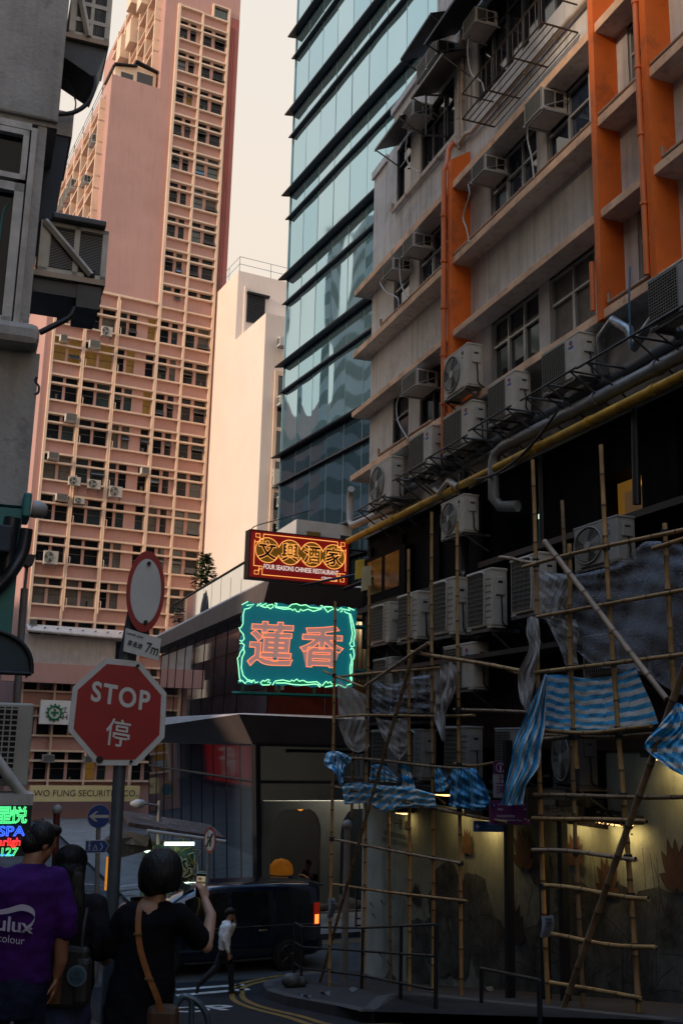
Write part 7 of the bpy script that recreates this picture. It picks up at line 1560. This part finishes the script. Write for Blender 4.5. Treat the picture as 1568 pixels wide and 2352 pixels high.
limb(mb, [(.18,0,1.37),(.25,0,1.18),(.262,.01,1.09)], [.085,.088,.082]); limb(mb, [(-.18,0,1.37),(-.25,0,1.18),(-.265,.01,1.09)], [.085,.088,.082])
fuse(mb, "t_shirt", M("purple_cotton", (.042,.007,.095), .85, spec=.15, var=.3, scale=5, bump=.4, bscale=12), o, .011, 3)
mb = MB(); ball(mb, T @ Vector((0,-.018,.040)), .088, .104, .098, 10, 20); ball(mb, T @ Vector((0,-.055,-.02)), .076, .068, .07, 8, 16); ball(mb, T @ Vector((0,.03,.095)), .07, .07, .04); 
fuse(mb, "hair", hair_m, o, .010, 2)
mb = MB(); ell_tube(mb, [(0,0,.6,.17,.14),(0,0,.74,.19,.145),(0,0,.88,.185,.13)], 20)
for sg in (-1, 1): limb(mb, [(sg*.095,0,.72),(sg*.105,.01,.42),(sg*.11,-.01,.10)], [.10,.075,.07])
fuse(mb, "jeans", M("dark_denim", (.012,.016,.035), .85, spec=.1, var=.35, scale=6, bump=.4, bscale=60), o, .012, 3)
mb = MB()
for sg in (-1, 1): limb(mb, [(sg*.11,-.08,.05),(sg*.115,.12,.04)], [.05,.045])
fuse(mb, "shoes", M("shoe_black", (.012,.012,.012), .6), o, .012, 2)
def shirt_text(o, s, x, z, wd_, h_, m_, y=-.165, bold=.02, tilt=0.0):
    me = text_mesh(s, 1, bold=bold, res=6); wx = max(v.co.x for v in me.vertices)*2; wy = max(v.co.y for v in me.vertices)*2; bm = bmesh.new(); bm.from_mesh(me); bmesh.ops.triangulate(bm, faces=bm.faces[:]); vs = []
    for v in bm.verts:
        a = x+v.co.x*wd_/wx; b = z+v.co.y*h_/wy+tilt*(a-x); vs.append((a, y+.30*(a)**2*1.5-(.012 if b > 1.1 else 0), b))
    bm.verts.index_update(); mb = MB(); mb.add(vs, [[v.index for v in f.verts] for f in bm.faces]); bm.free(); mb.build("lettering", m_, o)
sw = M("shirt_print", (.42,.38,.46), .8, var=.1)
shirt_text(o, "Dulux", -.055, 1.145, .30, .085, sw, y=-.168, tilt=-.12); shirt_text(o, "Let's colour", -.09, 1.065, .28, .045, sw, y=-.166, bold=0, tilt=-.12)
mb = MB(); crv = smooth_path([(-.25,-.155,1.30),(-.16,-.168,1.215),(-.07,-.174,1.215),(.02,-.170,1.235),(.085,-.163,1.21),(.095,-.158,1.165),(.065,-.160,1.125)], 6)
for i in range(len(crv)-1):
    a, b = crv[i], crv[i+1]; w0 = .030*math.sin(math.pi*i/(len(crv)-1))+.006; mb.add([a+Vector((0,0,w0*.5)), b+Vector((0,0,w0*.5)), b-Vector((0,0,w0*.5)), a-Vector((0,0,w0*.5))], [(0,1,2,3)])
for d in ((.03,.01),(.035,-.012),(.02,-.03)): mb.tube([(.065,-.163,1.125), (.065+d[0]*.6,-.161,1.122+d[1])], .005, 4)
mb.build("shirt_emblem", sw, o)
# woman with long dark hair, seen from behind
pz = gz(7.4)+GS
o = person("woman with long black hair and dark top standing behind the stop sign's post", 150, 2150, 7.3, pz, R_(-4)); o.scale = (1.12, 1.1, 1.03)
mb = MB(); T = head(mb, (0,.02,1.44), R_(-10), .12, 1.0); limb(mb, [(0,0,1.22),(0,.01,1.38)], [.06,.052]); limb(mb, [(0,0,1.2),(0,0,.9)], [.1,.1])
limb(mb, [(.15,0,1.22),(.22,-.04,1.0),(.21,.12,.88),(.15,.2,.92)], [.05,.043,.034,.028]); limb(mb, [(-.15,0,1.22),(-.2,-.02,1.0),(-.2,.1,.85)], [.05,.043,.03]); hand(mb, (.15,.2,.92), (-.6,.7,.2), (-.3,-.3,-1), .7, 1, .9); hand(mb, (-.2,.1,.85), (0,.4,-1), (1,0,0), .4, 1, .9)
for sg in (-1, 1): limb(mb, [(sg*.085,0,.8),(sg*.09,.01,.42),(sg*.09,-.01,.08)], [.085,.05,.035])
fuse(mb, "body", skin, o, .0085, 3); eyes(T, o)
mb = MB(); ell_tube(mb, [(0,0,.74,.18,.125),(0,0,.9,.18,.12),(0,0,1.1,.20,.125),(0,0,1.2,.205,.115),(0,0,1.27,.14,.09),(0,.005,1.30,.06,.06)], 24); limb(mb, [(.15,0,1.22),(.215,-.03,1.03),(.225,-.035,.97)], [.075,.075,.07]); limb(mb, [(-.15,0,1.22),(-.205,-.02,1.03),(-.21,-.02,.98)], [.075,.075,.07])
fuse(mb, "top", M("black_cotton", (.013,.011,.014), .9, spec=.1, var=.3, scale=8), o, .012, 3)
mb = MB(); ball(mb, T @ Vector((0,-.02,.045)), .098, .108, .098, 10, 18); ell_tube(mb, [(0,-.07,1.02,.09,.04),(0,-.08,1.14,.125,.055),(0,-.075,1.25,.125,.065),(0,-.055,1.36,.105,.08),(0,-.03,1.46,.10,.09)], 20)
for k in range(15): a = -.12+.24*k/14; ell_tube(mb, [(a*1.15,-.085+.05*abs(a)*4*.5,.90+.05*math.sin(k*2.3),.010,.012),(a*1.1,-.10+.4*a*a,1.04,.019,.022),(a*.95,-.115+.8*a*a,1.24,.02,.024),(a*.75,-.105+1.5*a*a,1.42,.016,.016)], 8); fuse(mb, "hair", hair_m, o, .012, 3)
mb = MB(); ell_tube(mb, [(0,0,.50,.185,.14),(0,0,.62,.18,.135),(0,0,.80,.165,.12)], 22); fuse(mb, "denim_shorts", M("blue_denim", (.018,.030,.085), .85, var=.4, scale=7, bump=.4, bscale=50), o, .012, 3)
mb = MB()
for sg in (-1, 1): limb(mb, [(sg*.09,-.07,.04),(sg*.09,.1,.035)], [.042,.04])
fuse(mb, "shoes", M("shoe_black", (.012,.012,.012), .6), o, .012, 2)
def lab(o): return o
bagT = Matrix.Translation(o.location) @ Matrix.Rotation(o.rotation_euler.z, 4, 'Z')
bag = thing("tote_bag", "brown and black tote bag with a round badge on the long haired woman's back", "bag", tuple(bagT @ Vector((.06,-.16,.68))), o.rotation_euler.z)
mb = MB(); mb.bbox((-.11,-.03,.0), (.15,.05,.36), .03); mb.bbox((.07,-.05,.02), (.17,.06,.30), .035); mb.build("bag_body", M("bag_black", (.012,.010,.009), .7, var=.3, bump=.4, bscale=14), bag)
mb = MB(); mb.box((-.10,-.035,.03), (.0,-.031,.34)); mb.build("brown_panel", M("bag_brown", (.10,.045,.015), .7, var=.25), bag)
mb = MB(); mb.disc((.10,-.053,.20), (0,1,0), .062, .006, 20, 0); mb.disc((.10,-.057,.20), (0,1,0), .05, .004, 20, 1); mb.build("badge", [M("badge_pale", (.08,.12,.15), .6), M("badge_blue", (.03,.07,.09), .6)], bag)
for s, x, z, w_, rot_, m_ in (("Roots 50", -.05, .185, .24, math.pi/2, M("bag_letter", (.10,.09,.07), .7, var=0)), ("50", .10, .215, .035, 0, M("badge_ink", (.01,.02,.03), .6, var=0)), ("Roots", .10, .185, .07, 0, M("badge_ink", (.01,.02,.03), .6))):
    me = text_mesh(s, 1, bold=.02); wx = max(v.co.x for v in me.vertices)*2; mb = MB(); mb.mesh(me, 0, face_T(Vector((x, -.0375 if rot_ else -.061, z)), Vector((1,0,0))) @ Matrix.Rotation(rot_, 4, 'Z') @ Matrix.Scale(w_/wx, 4)); mb.build("lettering", m_, bag)
mb = MB(); mb.tube(smooth_path([(-.07,.0,.35),(-.09,.02,.5),(-.08,.1,.60),(-.05,.2,.58)], 5), .014, 6); mb.tube(smooth_path([(.1,.0,.35),(.1,.02,.48),(.09,.1,.58),(.07,.2,.56)], 5), .014, 6); mb.build("straps", M("bag_black", (.012,.010,.009), .7), bag)
# woman photographing with a phone
pz = gz(6.9)+GS
o = person("woman in a black dress with short hair holding up a phone, seen from behind", 338, 2150, 7.0, pz, R_(-6))
mb = MB(); T = head(mb, (.07,.03,1.395), R_(-18), .02, .98); limb(mb, [(.04,0,1.19),(.06,.01,1.33)], [.06,.05]); limb(mb, [(.02,0,1.17),(0,0,.85)], [.1,.1])
limb(mb, [(.21,.0,1.16),(.355,.10,.965),(.355,.20,1.13),(.30,.25,1.215)], [.05,.044,.036,.026]); hand(mb, (.302,.25,1.215), (-.38,.15,1), (-.55,.35,-.3), .75, -1, .9)
limb(mb, [(-.15,0,1.17),(-.22,.02,.97),(-.20,.16,.82)], [.05,.043,.03]); hand(mb, (-.20,.16,.82), (.3,.6,-.6), (1,0,0), .5, 1, .9)
for sg in (-1, 1): limb(mb, [(sg*.085,0,.7),(sg*.09,.01,.4),(sg*.09,-.01,.08)], [.08,.05,.035])
fuse(mb, "body", skin2, o, .0075, 3); eyes(T, o)
mb = MB(); ball(mb, T @ Vector((0,-.02,.035)), .118, .118, .112, 10, 20); ball(mb, T @ Vector((0,-.03,-.04)), .115, .105, .085, 8, 18); ball(mb, T @ Vector((-.03,-.06,-.09)), .07, .05, .05)
for k in range(26):
    a = 2.6+k*4.1/25+.06*math.sin(k*7); L = -.075-.035*math.sin(k*3.7); P_ = [T @ Vector((.03*math.cos(a),-.02+.03*math.sin(a),.15)), T @ Vector((.10*math.cos(a),-.02+.10*math.sin(a),.10)), T @ Vector((.128*math.cos(a),-.025+.122*math.sin(a),.01)), T @ Vector((.118*math.cos(a),-.03+.108*math.sin(a),L))]; mb.tube(smooth_path(P_, 4), [.017]*12+[.008], 6)
fuse(mb, "hair", hair_m, o, .011, 2)
mb = MB(); ell_tube(mb, [(-.02,0,.22,.26,.2),(-.02,0,.45,.23,.18),(-.02,0,.7,.21,.155),(-.01,0,.85,.185,.135),(0,0,1.0,.175,.125),(.02,0,1.13,.21,.12),(.04,0,1.19,.165,.095),(.05,0,1.235,.06,.06)], 28); limb(mb, [(.19,0,1.15),(.28,.05,1.06),(.31,.07,1.02)], [.075,.078,.072]); limb(mb, [(-.13,0,1.15),(-.20,.01,1.02),(-.215,.02,.95)], [.075,.078,.072])
fuse(mb, "dress", M("black_dress", (.006,.0055,.007), .9, spec=.1, var=.3, scale=6, bump=.5, bscale=9), o, .012, 3)
mb = MB()
for sg in (-1, 1): limb(mb, [(sg*.09,-.07,.04),(sg*.09,.1,.035)], [.042,.04])
fuse(mb, "shoes", M("shoe_black", (.012,.012,.012), .6), o, .012, 2)
pT = Matrix.Translation(o.location) @ Matrix.Rotation(o.rotation_euler.z, 4, 'Z')
sb = thing("shoulder_bag", "tan leather strap and bag worn across the photographing woman's back", "bag", tuple(pT @ Vector((.16,-.12,.62))), o.rotation_euler.z)
B0 = Vector((.16,-.12,.62)); 
def strap(pts, wd_, nm, m_):
    P = smooth_path(pts, 8); mb = MB(); vs = []
    for i, p in enumerate(P):
        t = (P[min(i+1, len(P)-1)]-P[max(i-1, 0)]).normalized(); nn = Vector((t.z, 0, -t.x)).normalized()*wd_/2; vs += [p-B0-nn, p-B0+nn, p-B0+nn+Vector((0,.006,0)), p-B0-nn+Vector((0,.006,0))]
    k = len(P); mb.add(vs, [(i*4+a, i*4+(a+1) % 4, i*4+4+(a+1) % 4, i*4+4+a) for i in range(k-1) for a in range(4)]+[(0,1,2,3),(4*k-1,4*k-2,4*k-3,4*k-4)]); return mb.build(nm, m_, sb)
tan = M("tan_leather", (.25,.085,.018), .55, var=.25, scale=9); strap([(-.025,.02,1.255),(-.035,-.075,1.21),(-.025,-.125,1.10),(.0,-.14,.98),(.06,-.155,.84),(.13,-.175,.72),(.17,-.16,.60)], .036, "strap", tan)
mb = MB()
for c in ((-.02,-.137,1.06),(.075,-.167,.815)): c = Vector(c)-B0; mb.box((c.x-.026,c.y-.006,c.z-.006), (c.x+.026,c.y+.004,c.z+.006))
mb.build("buckle", M("brass", (.40,.26,.10), .35, metal=.8, var=0), sb)
mb = MB(); mb.bbox((-.10,-.05,-.22), (.10,.05,.05), .045); mb.build("bag_body", M("dark_leather", (.06,.028,.012), .6, var=.3), sb)
ph_ = thing("phone", "pale cased phone held up by the photographing woman", "phone", tuple(pT @ Vector((.262,.285,1.30))), o.rotation_euler.z+R_(-8))
mb = MB(); mb.bbox((-.037,-.005,-.078), (.037,.005,.078), .004); mb.build("case", M("phone_case", (.18,.27,.25), .5, var=0), ph_)
mb = MB(); mb.box((-.033,-.0062,-.072), (.033,-.0054,.072), 0); mb.box((-.030,-.0072,.0), (.030,-.0064,.058), 1); mb.box((-.030,-.0078,.012), (.030,-.0073,.026), 2); mb.box((-.02,-.0078,.034), (.005,-.0073,.05), 2); mb.build("screen", [M("phone_black", (.004,.004,.005), .15, var=0), M("phone_picture", (.3,.25,.18), .4, var=.5, scale=40, emit=(.75,.6,.4), es=.30), M("phone_picture_dark", (.08,.07,.05), .4, var=0, emit=(.3,.22,.12), es=.2)], ph_)
# man crossing the street, head down, hand at his face
fp = ground_at(516, 2284); o = thing("person", "man in a white shirt and dark trousers walking across with a hand at his face", "person", (fp.x, fp.y, fp.z), XS.rot)
# local: +X = his way forward (viewer's right), -Y towards the viewer
mb = MB(); T = head(mb, (.045,0,1.535), R_(-90), .45, 1.0); limb(mb, [(-.02,0,1.36),(.02,0,1.45)], [.058,.052]); limb(mb, [(-.02,0,1.32),(-.04,0,.95)], [.09,.09])
limb(mb, [(-.03,-.16,1.33),(-.10,-.2,1.06),(-.01,-.2,.83),(.0,-.19,.80)], [.045,.04,.03,.026]); hand(mb, (0,-.19,.80), (.25,0,-1), (0,1,.2), .6, 1); limb(mb, [(-.02,.16,1.33),(.11,.18,1.13),(.17,.08,1.36),(.155,.05,1.43)], [.045,.04,.03,.026]); hand(mb, (.155,.05,1.43), (-.25,-.2,1), (-1,0,-.1), .5, 1)
limb(mb, [(-.02,-.08,.9),(.09,-.08,.50),(.12,-.08,.09)], [.075,.05,.035]); limb(mb, [(-.04,.08,.9),(-.17,.08,.52),(-.50,.08,.22)], [.075,.05,.035])
fuse(mb, "body", skin, o, .009, 3); eyes(T, o)
mb = MB(); ell_tube(mb, [(-.05,0,.86,.115,.155),(-.055,0,.98,.12,.165),(-.05,0,1.15,.125,.175),(-.03,0,1.30,.12,.18),(-.015,0,1.38,.085,.13),(0,0,1.425,.058,.065)], 24); limb(mb, [(-.03,-.165,1.33),(-.10,-.205,1.07),(-.015,-.205,.85)], [.068,.060,.042]); limb(mb, [(-.02,.165,1.33),(.11,.185,1.13),(.165,.09,1.33)], [.068,.060,.042])
fuse(mb, "white_shirt", M("white_cotton", (.75,.75,.76), .85, var=.12, scale=5, bump=.5, bscale=10), o, .011, 2)
mb = MB(); ell_tube(mb, [(-.03,0,.74,.12,.15),(-.05,0,.92,.115,.15)], 20); limb(mb, [(-.02,-.08,.86),(.09,-.08,.50),(.12,-.08,.08)], [.10,.072,.058]); limb(mb, [(-.04,.08,.86),(-.17,.08,.52),(-.49,.08,.225)], [.10,.072,.056])
fuse(mb, "trousers", M("dark_trousers", (.010,.010,.016), .85, var=.2), o, .011, 2)
mb = MB(); limb(mb, [(.09,-.08,.05),(.28,-.08,.035)], [.045,.035]); limb(mb, [(-.52,.08,.24),(-.56,.08,.06)], [.045,.035]); fuse(mb, "shoes", M("shoe_black", (.012,.012,.012), .6), o, .011, 2)
mb = MB(); ball(mb, T @ Vector((0,-.022,.05)), .09, .10, .085, 10, 18); ball(mb, T @ Vector((0,-.06,-.0)), .078, .06, .07); ball(mb, T @ Vector((0,.045,.085)), .065, .05, .035); fuse(mb, "hair", hair_m, o, .011, 2)
oT = Matrix.Translation(o.location) @ Matrix.Rotation(o.rotation_euler.z, 4, 'Z'); q = thing("phone", "black phone hanging in the walking man's lowered hand", "phone", tuple(oT @ Vector((.05,-.185,.69))), o.rotation_euler.z); mb = MB(); mb.bbox((-.04,-.006,-.07), (.035,.006,.06), .004); mb.build("case", M("phone_black", (.004,.004,.005), .15), q)
# diner behind the restaurant glass
dpos = at_r(708, 2040, 33.6); o = thing("person", "seated diner in a dark top behind the restaurant window", "person", (dpos.x, dpos.y, -4.85), XS.rot+.3)
mb = MB(); T = head(mb, (-.05,0,1.25), R_(70), .15, 1.0); limb(mb, [(0,0,1.02),(-.03,0,1.18)], [.06,.05]); limb(mb, [(0,0,1.0),(.03,0,.55)], [.11,.13]); limb(mb, [(-.02,-.17,1.02),(-.12,-.2,.82),(-.3,-.1,.95)], [.05,.042,.03]); hand(mb, (-.3,-.1,.95), (-1,.2,.2), (0,0,-1), .5, 1); limb(mb, [(-.02,.17,1.02),(-.1,.2,.8),(-.3,.15,.78)], [.05,.042,.03]); hand(mb, (-.3,.15,.78), (-1,0,0), (0,0,-1), .4, -1)
for sg in (-1, 1): limb(mb, [(.02,sg*.1,.52),(-.4,sg*.1,.5),(-.42,sg*.1,.08)], [.09,.06,.045])
fuse(mb, "body", skin, o, .012, 2)
mb = MB(); ell_tube(mb, [(.03,0,.5,.13,.18),(.02,0,.75,.125,.175),(0,0,1.0,.115,.185),(-.01,0,1.08,.06,.08)], 20); limb(mb, [(-.02,-.17,1.0),(-.10,-.2,.84)], [.07,.06]); limb(mb, [(-.02,.17,1.0),(-.09,.2,.84)], [.07,.06]); fuse(mb, "top", M("plum_cotton", (.03,.012,.022), .9, var=.2), o, .013, 2)
mb = MB(); ball(mb, T @ Vector((0,-.02,.045)), .09, .10, .088, 8, 16); ball(mb, T @ Vector((0,-.06,0)), .075, .06, .06); fuse(mb, "hair", hair_m, o, .013, 2)
mb = MB(); mb.bbox((-.25,-.22,.42), (.22,.22,.47), .02); mb.bbox((.16,-.22,.47), (.22,.22,.95), .02)
for a in (-.2, .17):
    for b in (-.18, .18): mb.box((a-.02,b-.02,0), (a+.02,b+.02,.42))
ch = thing("chair", "dark chair the diner sits on behind the glass", "chair", tuple(o.location), o.rotation_euler.z); mb.build("frame", M("chair_wood", (.03,.018,.010), .6), ch)
# ================================================================ railings, stall and small things
rail_m = M("rail_black", (.018,.018,.021), .5, metal=.3, var=.25, scale=4)
def guard(label, pts, h=1.05, rails=(1.0, .62, .22), r=.022, mat=None, dz=.14, posts=None, name="guard_rail", group=None):
    o = thing(name, label, "railing", (pts[0].x, pts[0].y, gz(pts[0].dot(ST.d))+dz)); base = Vector(o.location); P = [Vector((p.x, p.y, gz(p.dot(ST.d))+dz))-base for p in pts]
    for p in P: mb = MB(); mb.tube([p, p+Vector((0,0,h))], r*1.3, 8); mb.build("post", mat or rail_m, o)
    for f in rails: mb = MB(); mb.tube([p+Vector((0,0,h*f)) for p in P], r, 6); mb.build("rail", mat or rail_m, o)
    return o
guard("black pedestrian railing at the kerb corner in front of the scaffold", [ground_at(674,2257), ground_at(691,2268), ground_at(830,2291), ground_at(919,2319), ground_at(1000,2344)])
g_ = guard("low metal rail lying along the pavement under the mural", [ground_at(1105,2330), ground_at(1240,2392)], h=.45, rails=(1.0,))
RPx = lambda a, b: RP(a, b)
guard("black pedestrian railing on the far pavement behind the people carrier", [RP(-2.5, b) for b in (2.2,3.4,4.6,5.8,7.0,8.2,9.4)], rails=(1.0,.75,.5,.25,.08), mat=rail_m)
G_ = M("galv_rail", (.20,.20,.20), .5, metal=.3, var=.25)
o = thing("crash_barrier", "grey crash barrier between the dark haired woman and the stop sign's post", "railing", tuple(at_r(250, 2150, 24)[:2])+(-5.0,)); b0 = Vector(o.location)
for z in (1.0, .72): 
    mb = MB(); mb.prism([(0,z-.1),(-.06,z-.05),(0,z),(.0,z+.05),(-.06,z+.1),(0,z+.15),(.02,z+.15),(.02,z-.1)], -1.6, .75, lambda a, b, h: XS.d*h+ST.d*a+Vector((0,0,b))); fixn(mb.build("beam", G_, o))
for x in (-1.2, -.2, .6): mb = MB(); p = XS.d*x+ST.d*.06; mb.tube([p, p+Vector((0,0,1.2))], .05, 6); mb.build("post", G_, o)
# bent handrail in the foreground
hr = M("handrail_blue_grey", (.07,.10,.12), .4, metal=.5, var=.25, scale=8)
o = thing("handrail", "bent blue grey handrail end at the bottom of the picture", "railing", tuple(at_r(450, 2420, 9.2)[:2])+(gz(8.9)+.1,)); b0 = Vector(o.location)
for nm, L in (("tube", ((404,2310),(418,2291),(432,2290),(440,2300),(440,2330),(439,2420))), ("tube", ((436,2292),(452,2300),(466,2316),(478,2345),(481,2420)))):
    mb = MB(); mb.tube([p-b0 for p in smooth_path([at_r(x, y, 9.2) for x, y in L], 6)], .026, 10); mb.build(nm, hr, o)
# thin poles
def pole(label, top, bot, r_, rad, mat, ball_=False, name="street_pole"):
    a, b = at_r(*top, r_), at_r(*bot, r_); o = thing(name, label, "pole", b); mb = MB(); mb.tube([Vector((0,0,0)), a-b], rad, 10); mb.build("shaft", mat, o)
    if ball_: mb = MB(); ball(mb, a-b+Vector((0,0,rad)), rad*1.5, rad*1.5, rad*1.5); mb.build("cap", M("pale_cap", (.3,.3,.3), .4, var=.1), o)
    return o
pole("grey post with a pale top behind the long left brace", (798,1903), (789,2256), 23.4, .075, M("grey_pole", (.22,.21,.21), .6), True)
pole("dark red pole with a round cap behind the purple shirted man's head", (131,1868), (124,2100), 15.0, .045, M("red_pole", (.10,.012,.012), .5, var=.2), True)
# no-left-turn sign
o = thing("turn_sign", "tilted round red ringed sign on a thin pole beside the market stall's roof", "road sign", at_r(477, 2040, 27.0)); b0 = Vector(o.location); T_ = face_T(at_r(482, 1930, 26.9)-b0, Vector((.55,-.83,0)))
mb = MB(); mb.tube([Vector((0,0,-.9)), at_r(481,1898,27.0)-b0], .04, 8); mb.build("pole", M("grey_pole", (.22,.21,.21), .6), o)
def dsc(rx, d, m_, nm): mb = MB(); mb.add([T_ @ Vector((rx*math.cos(6.283*k/28), rx*math.sin(6.283*k/28), d)) for k in range(28)]+[T_ @ Vector((rx*math.cos(6.283*k/28), rx*math.sin(6.283*k/28), d-.015)) for k in range(28)], [tuple(range(28)), tuple(range(55, 27, -1))]+[(k, (k+1) % 28, 28+(k+1) % 28, 28+k) for k in range(28)]); mb.build(nm, m_, o)
dsc(.31, 0, sred, "ring"); dsc(.245, .006, swhite, "face")
mb = MB(); mb.tube([T_ @ Vector(p) for p in ((.06,-.14,.012),(.06,.03,.012),(.03,.07,.012),(-.12,.07,.012))], .022, 5); mb.tube([T_ @ Vector((-.17,-.17,.016)), T_ @ Vector((.17,.17,.016))], .02, 5); mb.build("symbol", letter if False else M("letter_black", (.012,.012,.014), .5), o)
# street lamp
o = thing("street_lamp", "small white street lamp on an arm above the market stall roof", "street lamp", tuple(at_r(366,2000,29)[:2])+(-5.0,)); b0 = Vector(o.location); A, B, C = at_r(366,1850,29)-b0, at_r(334,1846,28.9)-b0, at_r(300,1846,28.8)-b0
mb = MB(); mb.tube([(0,0,0), A, A+Vector((0,0,.12))], .05, 8); mb.tube([A, B], .03, 6); mb.build("post", M("grey_pole", (.22,.21,.21), .6), o)
mb = MB(); d = (C-B); mb.tube([B, B+d*.2, B+d*.6, C], [.05,.11,.12,.04], 10); mb.build("head", M("lamp_white", (.42,.42,.42), .5, var=.1), o)
# market stall with a patched roof, tube lights and graffiti
sr = at_r(400, 2010, 29.0); stl = thing("market_stall", "green sheet-metal market stall with graffiti and a patched dark roof", "stall", (sr.x, sr.y, -5.0), R_(90-75))
SF = Fr(75.0); sl_ = SF.loc(Vector((sr.x, sr.y, 0)))
def sv(x, y, d=0): p = SF.p(x, y, sl_.y-d); return Vector((p.x-sl_.x, -d, p.z+5.0))
graf = M("stall_green", (.012,.045,.035), .55, var=.5, scale=5, stain=((.07,.11,.09), 9, .6))
a, b = sv(330,2075), sv(447,1940); mb = MB(); mb.box((a.x, 0, 0), (b.x, 1.3, b.z)); mb.build("cabin", graf, stl)
mb = MB(); rg_ = random.Random(9)
for k in range(34):
    c = Vector((rg_.uniform(a.x+.5, b.x-.1), -.012-.0004*k, rg_.uniform(1.2, b.z-.2))); pts = [c]; ang = rg_.uniform(0, 6.28)
    for j in range(9): ang += rg_.uniform(-1.5, 1.5); pts.append(pts[-1]+Vector((math.cos(ang), 0, math.sin(ang)))*rg_.uniform(.05,.14))
    mb.tube(smooth_path(pts, 3), .010 if k % 3 else .02, 4, k % 3)
for s, x, z, w_ in (("PAY", .75, .62, .28), ("ME", .75, .45, .2)):
    me = text_mesh(s, 1, bold=.02); wx = max(v.co.x for v in me.vertices)*2; mb.mesh(me, 0, face_T(Vector((x, -.03, b.z*0+z+.9)), Vector((1,0,0))) @ Matrix.Scale(w_/wx, 4))
mb.build("graffiti", [M("spray_white", (.22,.26,.24), .8, var=.2), M("spray_black", (.006,.007,.007), .8), M("spray_yellow", (.22,.19,.02), .8)], stl)
roofm = M("stall_roof", (.045,.03,.028), .8, var=.5, scale=3, stain=((.20,.19,.18), 4, .7))
p0, p1, p2 = sv(296,1889,1.3), sv(518,1924,1.3), sv(522,1940,1.3)
mb = MB(); mb.prism([(p0.x, p0.z),(p1.x, p1.z),(p1.x, p1.z-.12),(p0.x, p0.z-.10)], -1.3, 1.4, lambda x, z, h: (x, h, z+.12*(h+1.3)/2.7)); fixn(mb.build("roof", roofm, stl))
q0, q1 = sv(338,1908,1.35), sv(518,1933,1.35); mb = MB(); mb.tube([q0, q1], .05, 6); mb.build("gutter", M("gutter_pale", (.36,.37,.38), .5, var=.2), stl)
q0, q1 = sv(222,1932,.9), sv(345,1918,.9); q2, q3 = sv(300,1895,-.2), sv(240,1912,-.2)
mb = MB(); mb.add([q0, q1, sv(352,1950,.9), sv(262,1975,.9)], [(0,1,2,3)]); mb.add([sv(270,1905,.6), sv(345,1920,1.2), sv(338,1945,1.2), sv(235,1930,.6)], [(0,1,2,3)]); mb.build("side_awning", M("stall_canvas", (.025,.03,.032), .7, var=.4, stain=((.22,.22,.21), 3, .5)), stl)
tubeM = M("fluorescent", (.8,.8,.8), .4, var=0, emit=(.85,1.0,.88), es=3.0); tubeG = M("fluorescent_green", (.8,.8,.8), .4, var=0, emit=(.6,1.0,.75), es=2.6)
for (A_, B_, m_) in (((378,1938),(446,1938),tubeM), ((326,1949),(354,1962),tubeG)):
    mb = MB(); A, B = sv(*A_, .25), sv(*B_, .25); mb.tube([A, B], .045, 8); mb.build("tube_light", m_, stl)
    l = bpy.data.lights.new("tube_glow", 'POINT'); l.energy = 3; l.color = (.7,1.0,.82); l.shadow_soft_size = .15; lo = bpy.data.objects.new("tube_glow", l); col.objects.link(lo); lo.parent = stl; lo.location = (A+B)/2+Vector((0,-.12,-.1))
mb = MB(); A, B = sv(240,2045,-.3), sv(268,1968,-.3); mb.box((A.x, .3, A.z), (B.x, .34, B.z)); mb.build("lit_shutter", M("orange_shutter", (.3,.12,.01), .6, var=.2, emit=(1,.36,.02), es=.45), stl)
o = thing("produce_stand", "white sheeted stall counter between the dark haired woman and the stop sign's post", "stall", tuple(at_r(250, 2080, 26)[:2])+(-5.0,), R_(90-75)); mb = MB()
for k in range(3): mb.grid(lambda s, t: (-.9+2.0*s, -.5+.9*t-.1*k, 1.75-.12*k-.10*t+.03*math.sin(s*9+k)), 12, 3)
mb.build("sheets", M("grey_sheets", (.26,.26,.27), .7, var=.3, scale=4), o); mb = MB(); mb.box((-.8,-.3,0), (-.72,.3,1.5)); mb.box((.9,-.3,0), (.98,.3,1.6)); mb.box((.5,-.3,0), (.8,.2,1.4)); mb.build("frame", M("stand_grey", (.10,.10,.10), .7, var=.3), o)
# bits at the kerb
o_ = ground_at(668, 2287); mb = MB(); ball(mb, (0,0,.13), .2, .16, .15, 8, 14); ball(mb, (.18,.05,.10), .14, .12, .11); rb2 = fuse(mb, "rubbish_bag", M("grey_plastic", (.055,.055,.055), .5, var=.3, bump=.6, bscale=8), None, .02, 1); rb2.location = (o_.x, o_.y, gz(o_.dot(ST.d))+.14); tag(rb2, "grey rubbish bag slumped by the railing at the kerb corner", "rubbish bag")
for i, (x, y) in enumerate(((690,2318),(735,2310),(1110,2300),(800,2300))):
    q = ground_at(x, y); mb = MB(); mb.grid(lambda s, t: (.16*s, .12*t, .03+.03*math.sin(s*4+t*3+i)), 4, 4); c = mb.build("litter", M("litter_pale", (.12,.13,.13), .8, var=.3)); c.location = (q.x, q.y, gz(q.dot(ST.d))+.15); tag(c, "scraps of pale litter on the pavement edge by the scaffold", "litter", "litter at the scaffold foot")
# ================================================================ ground
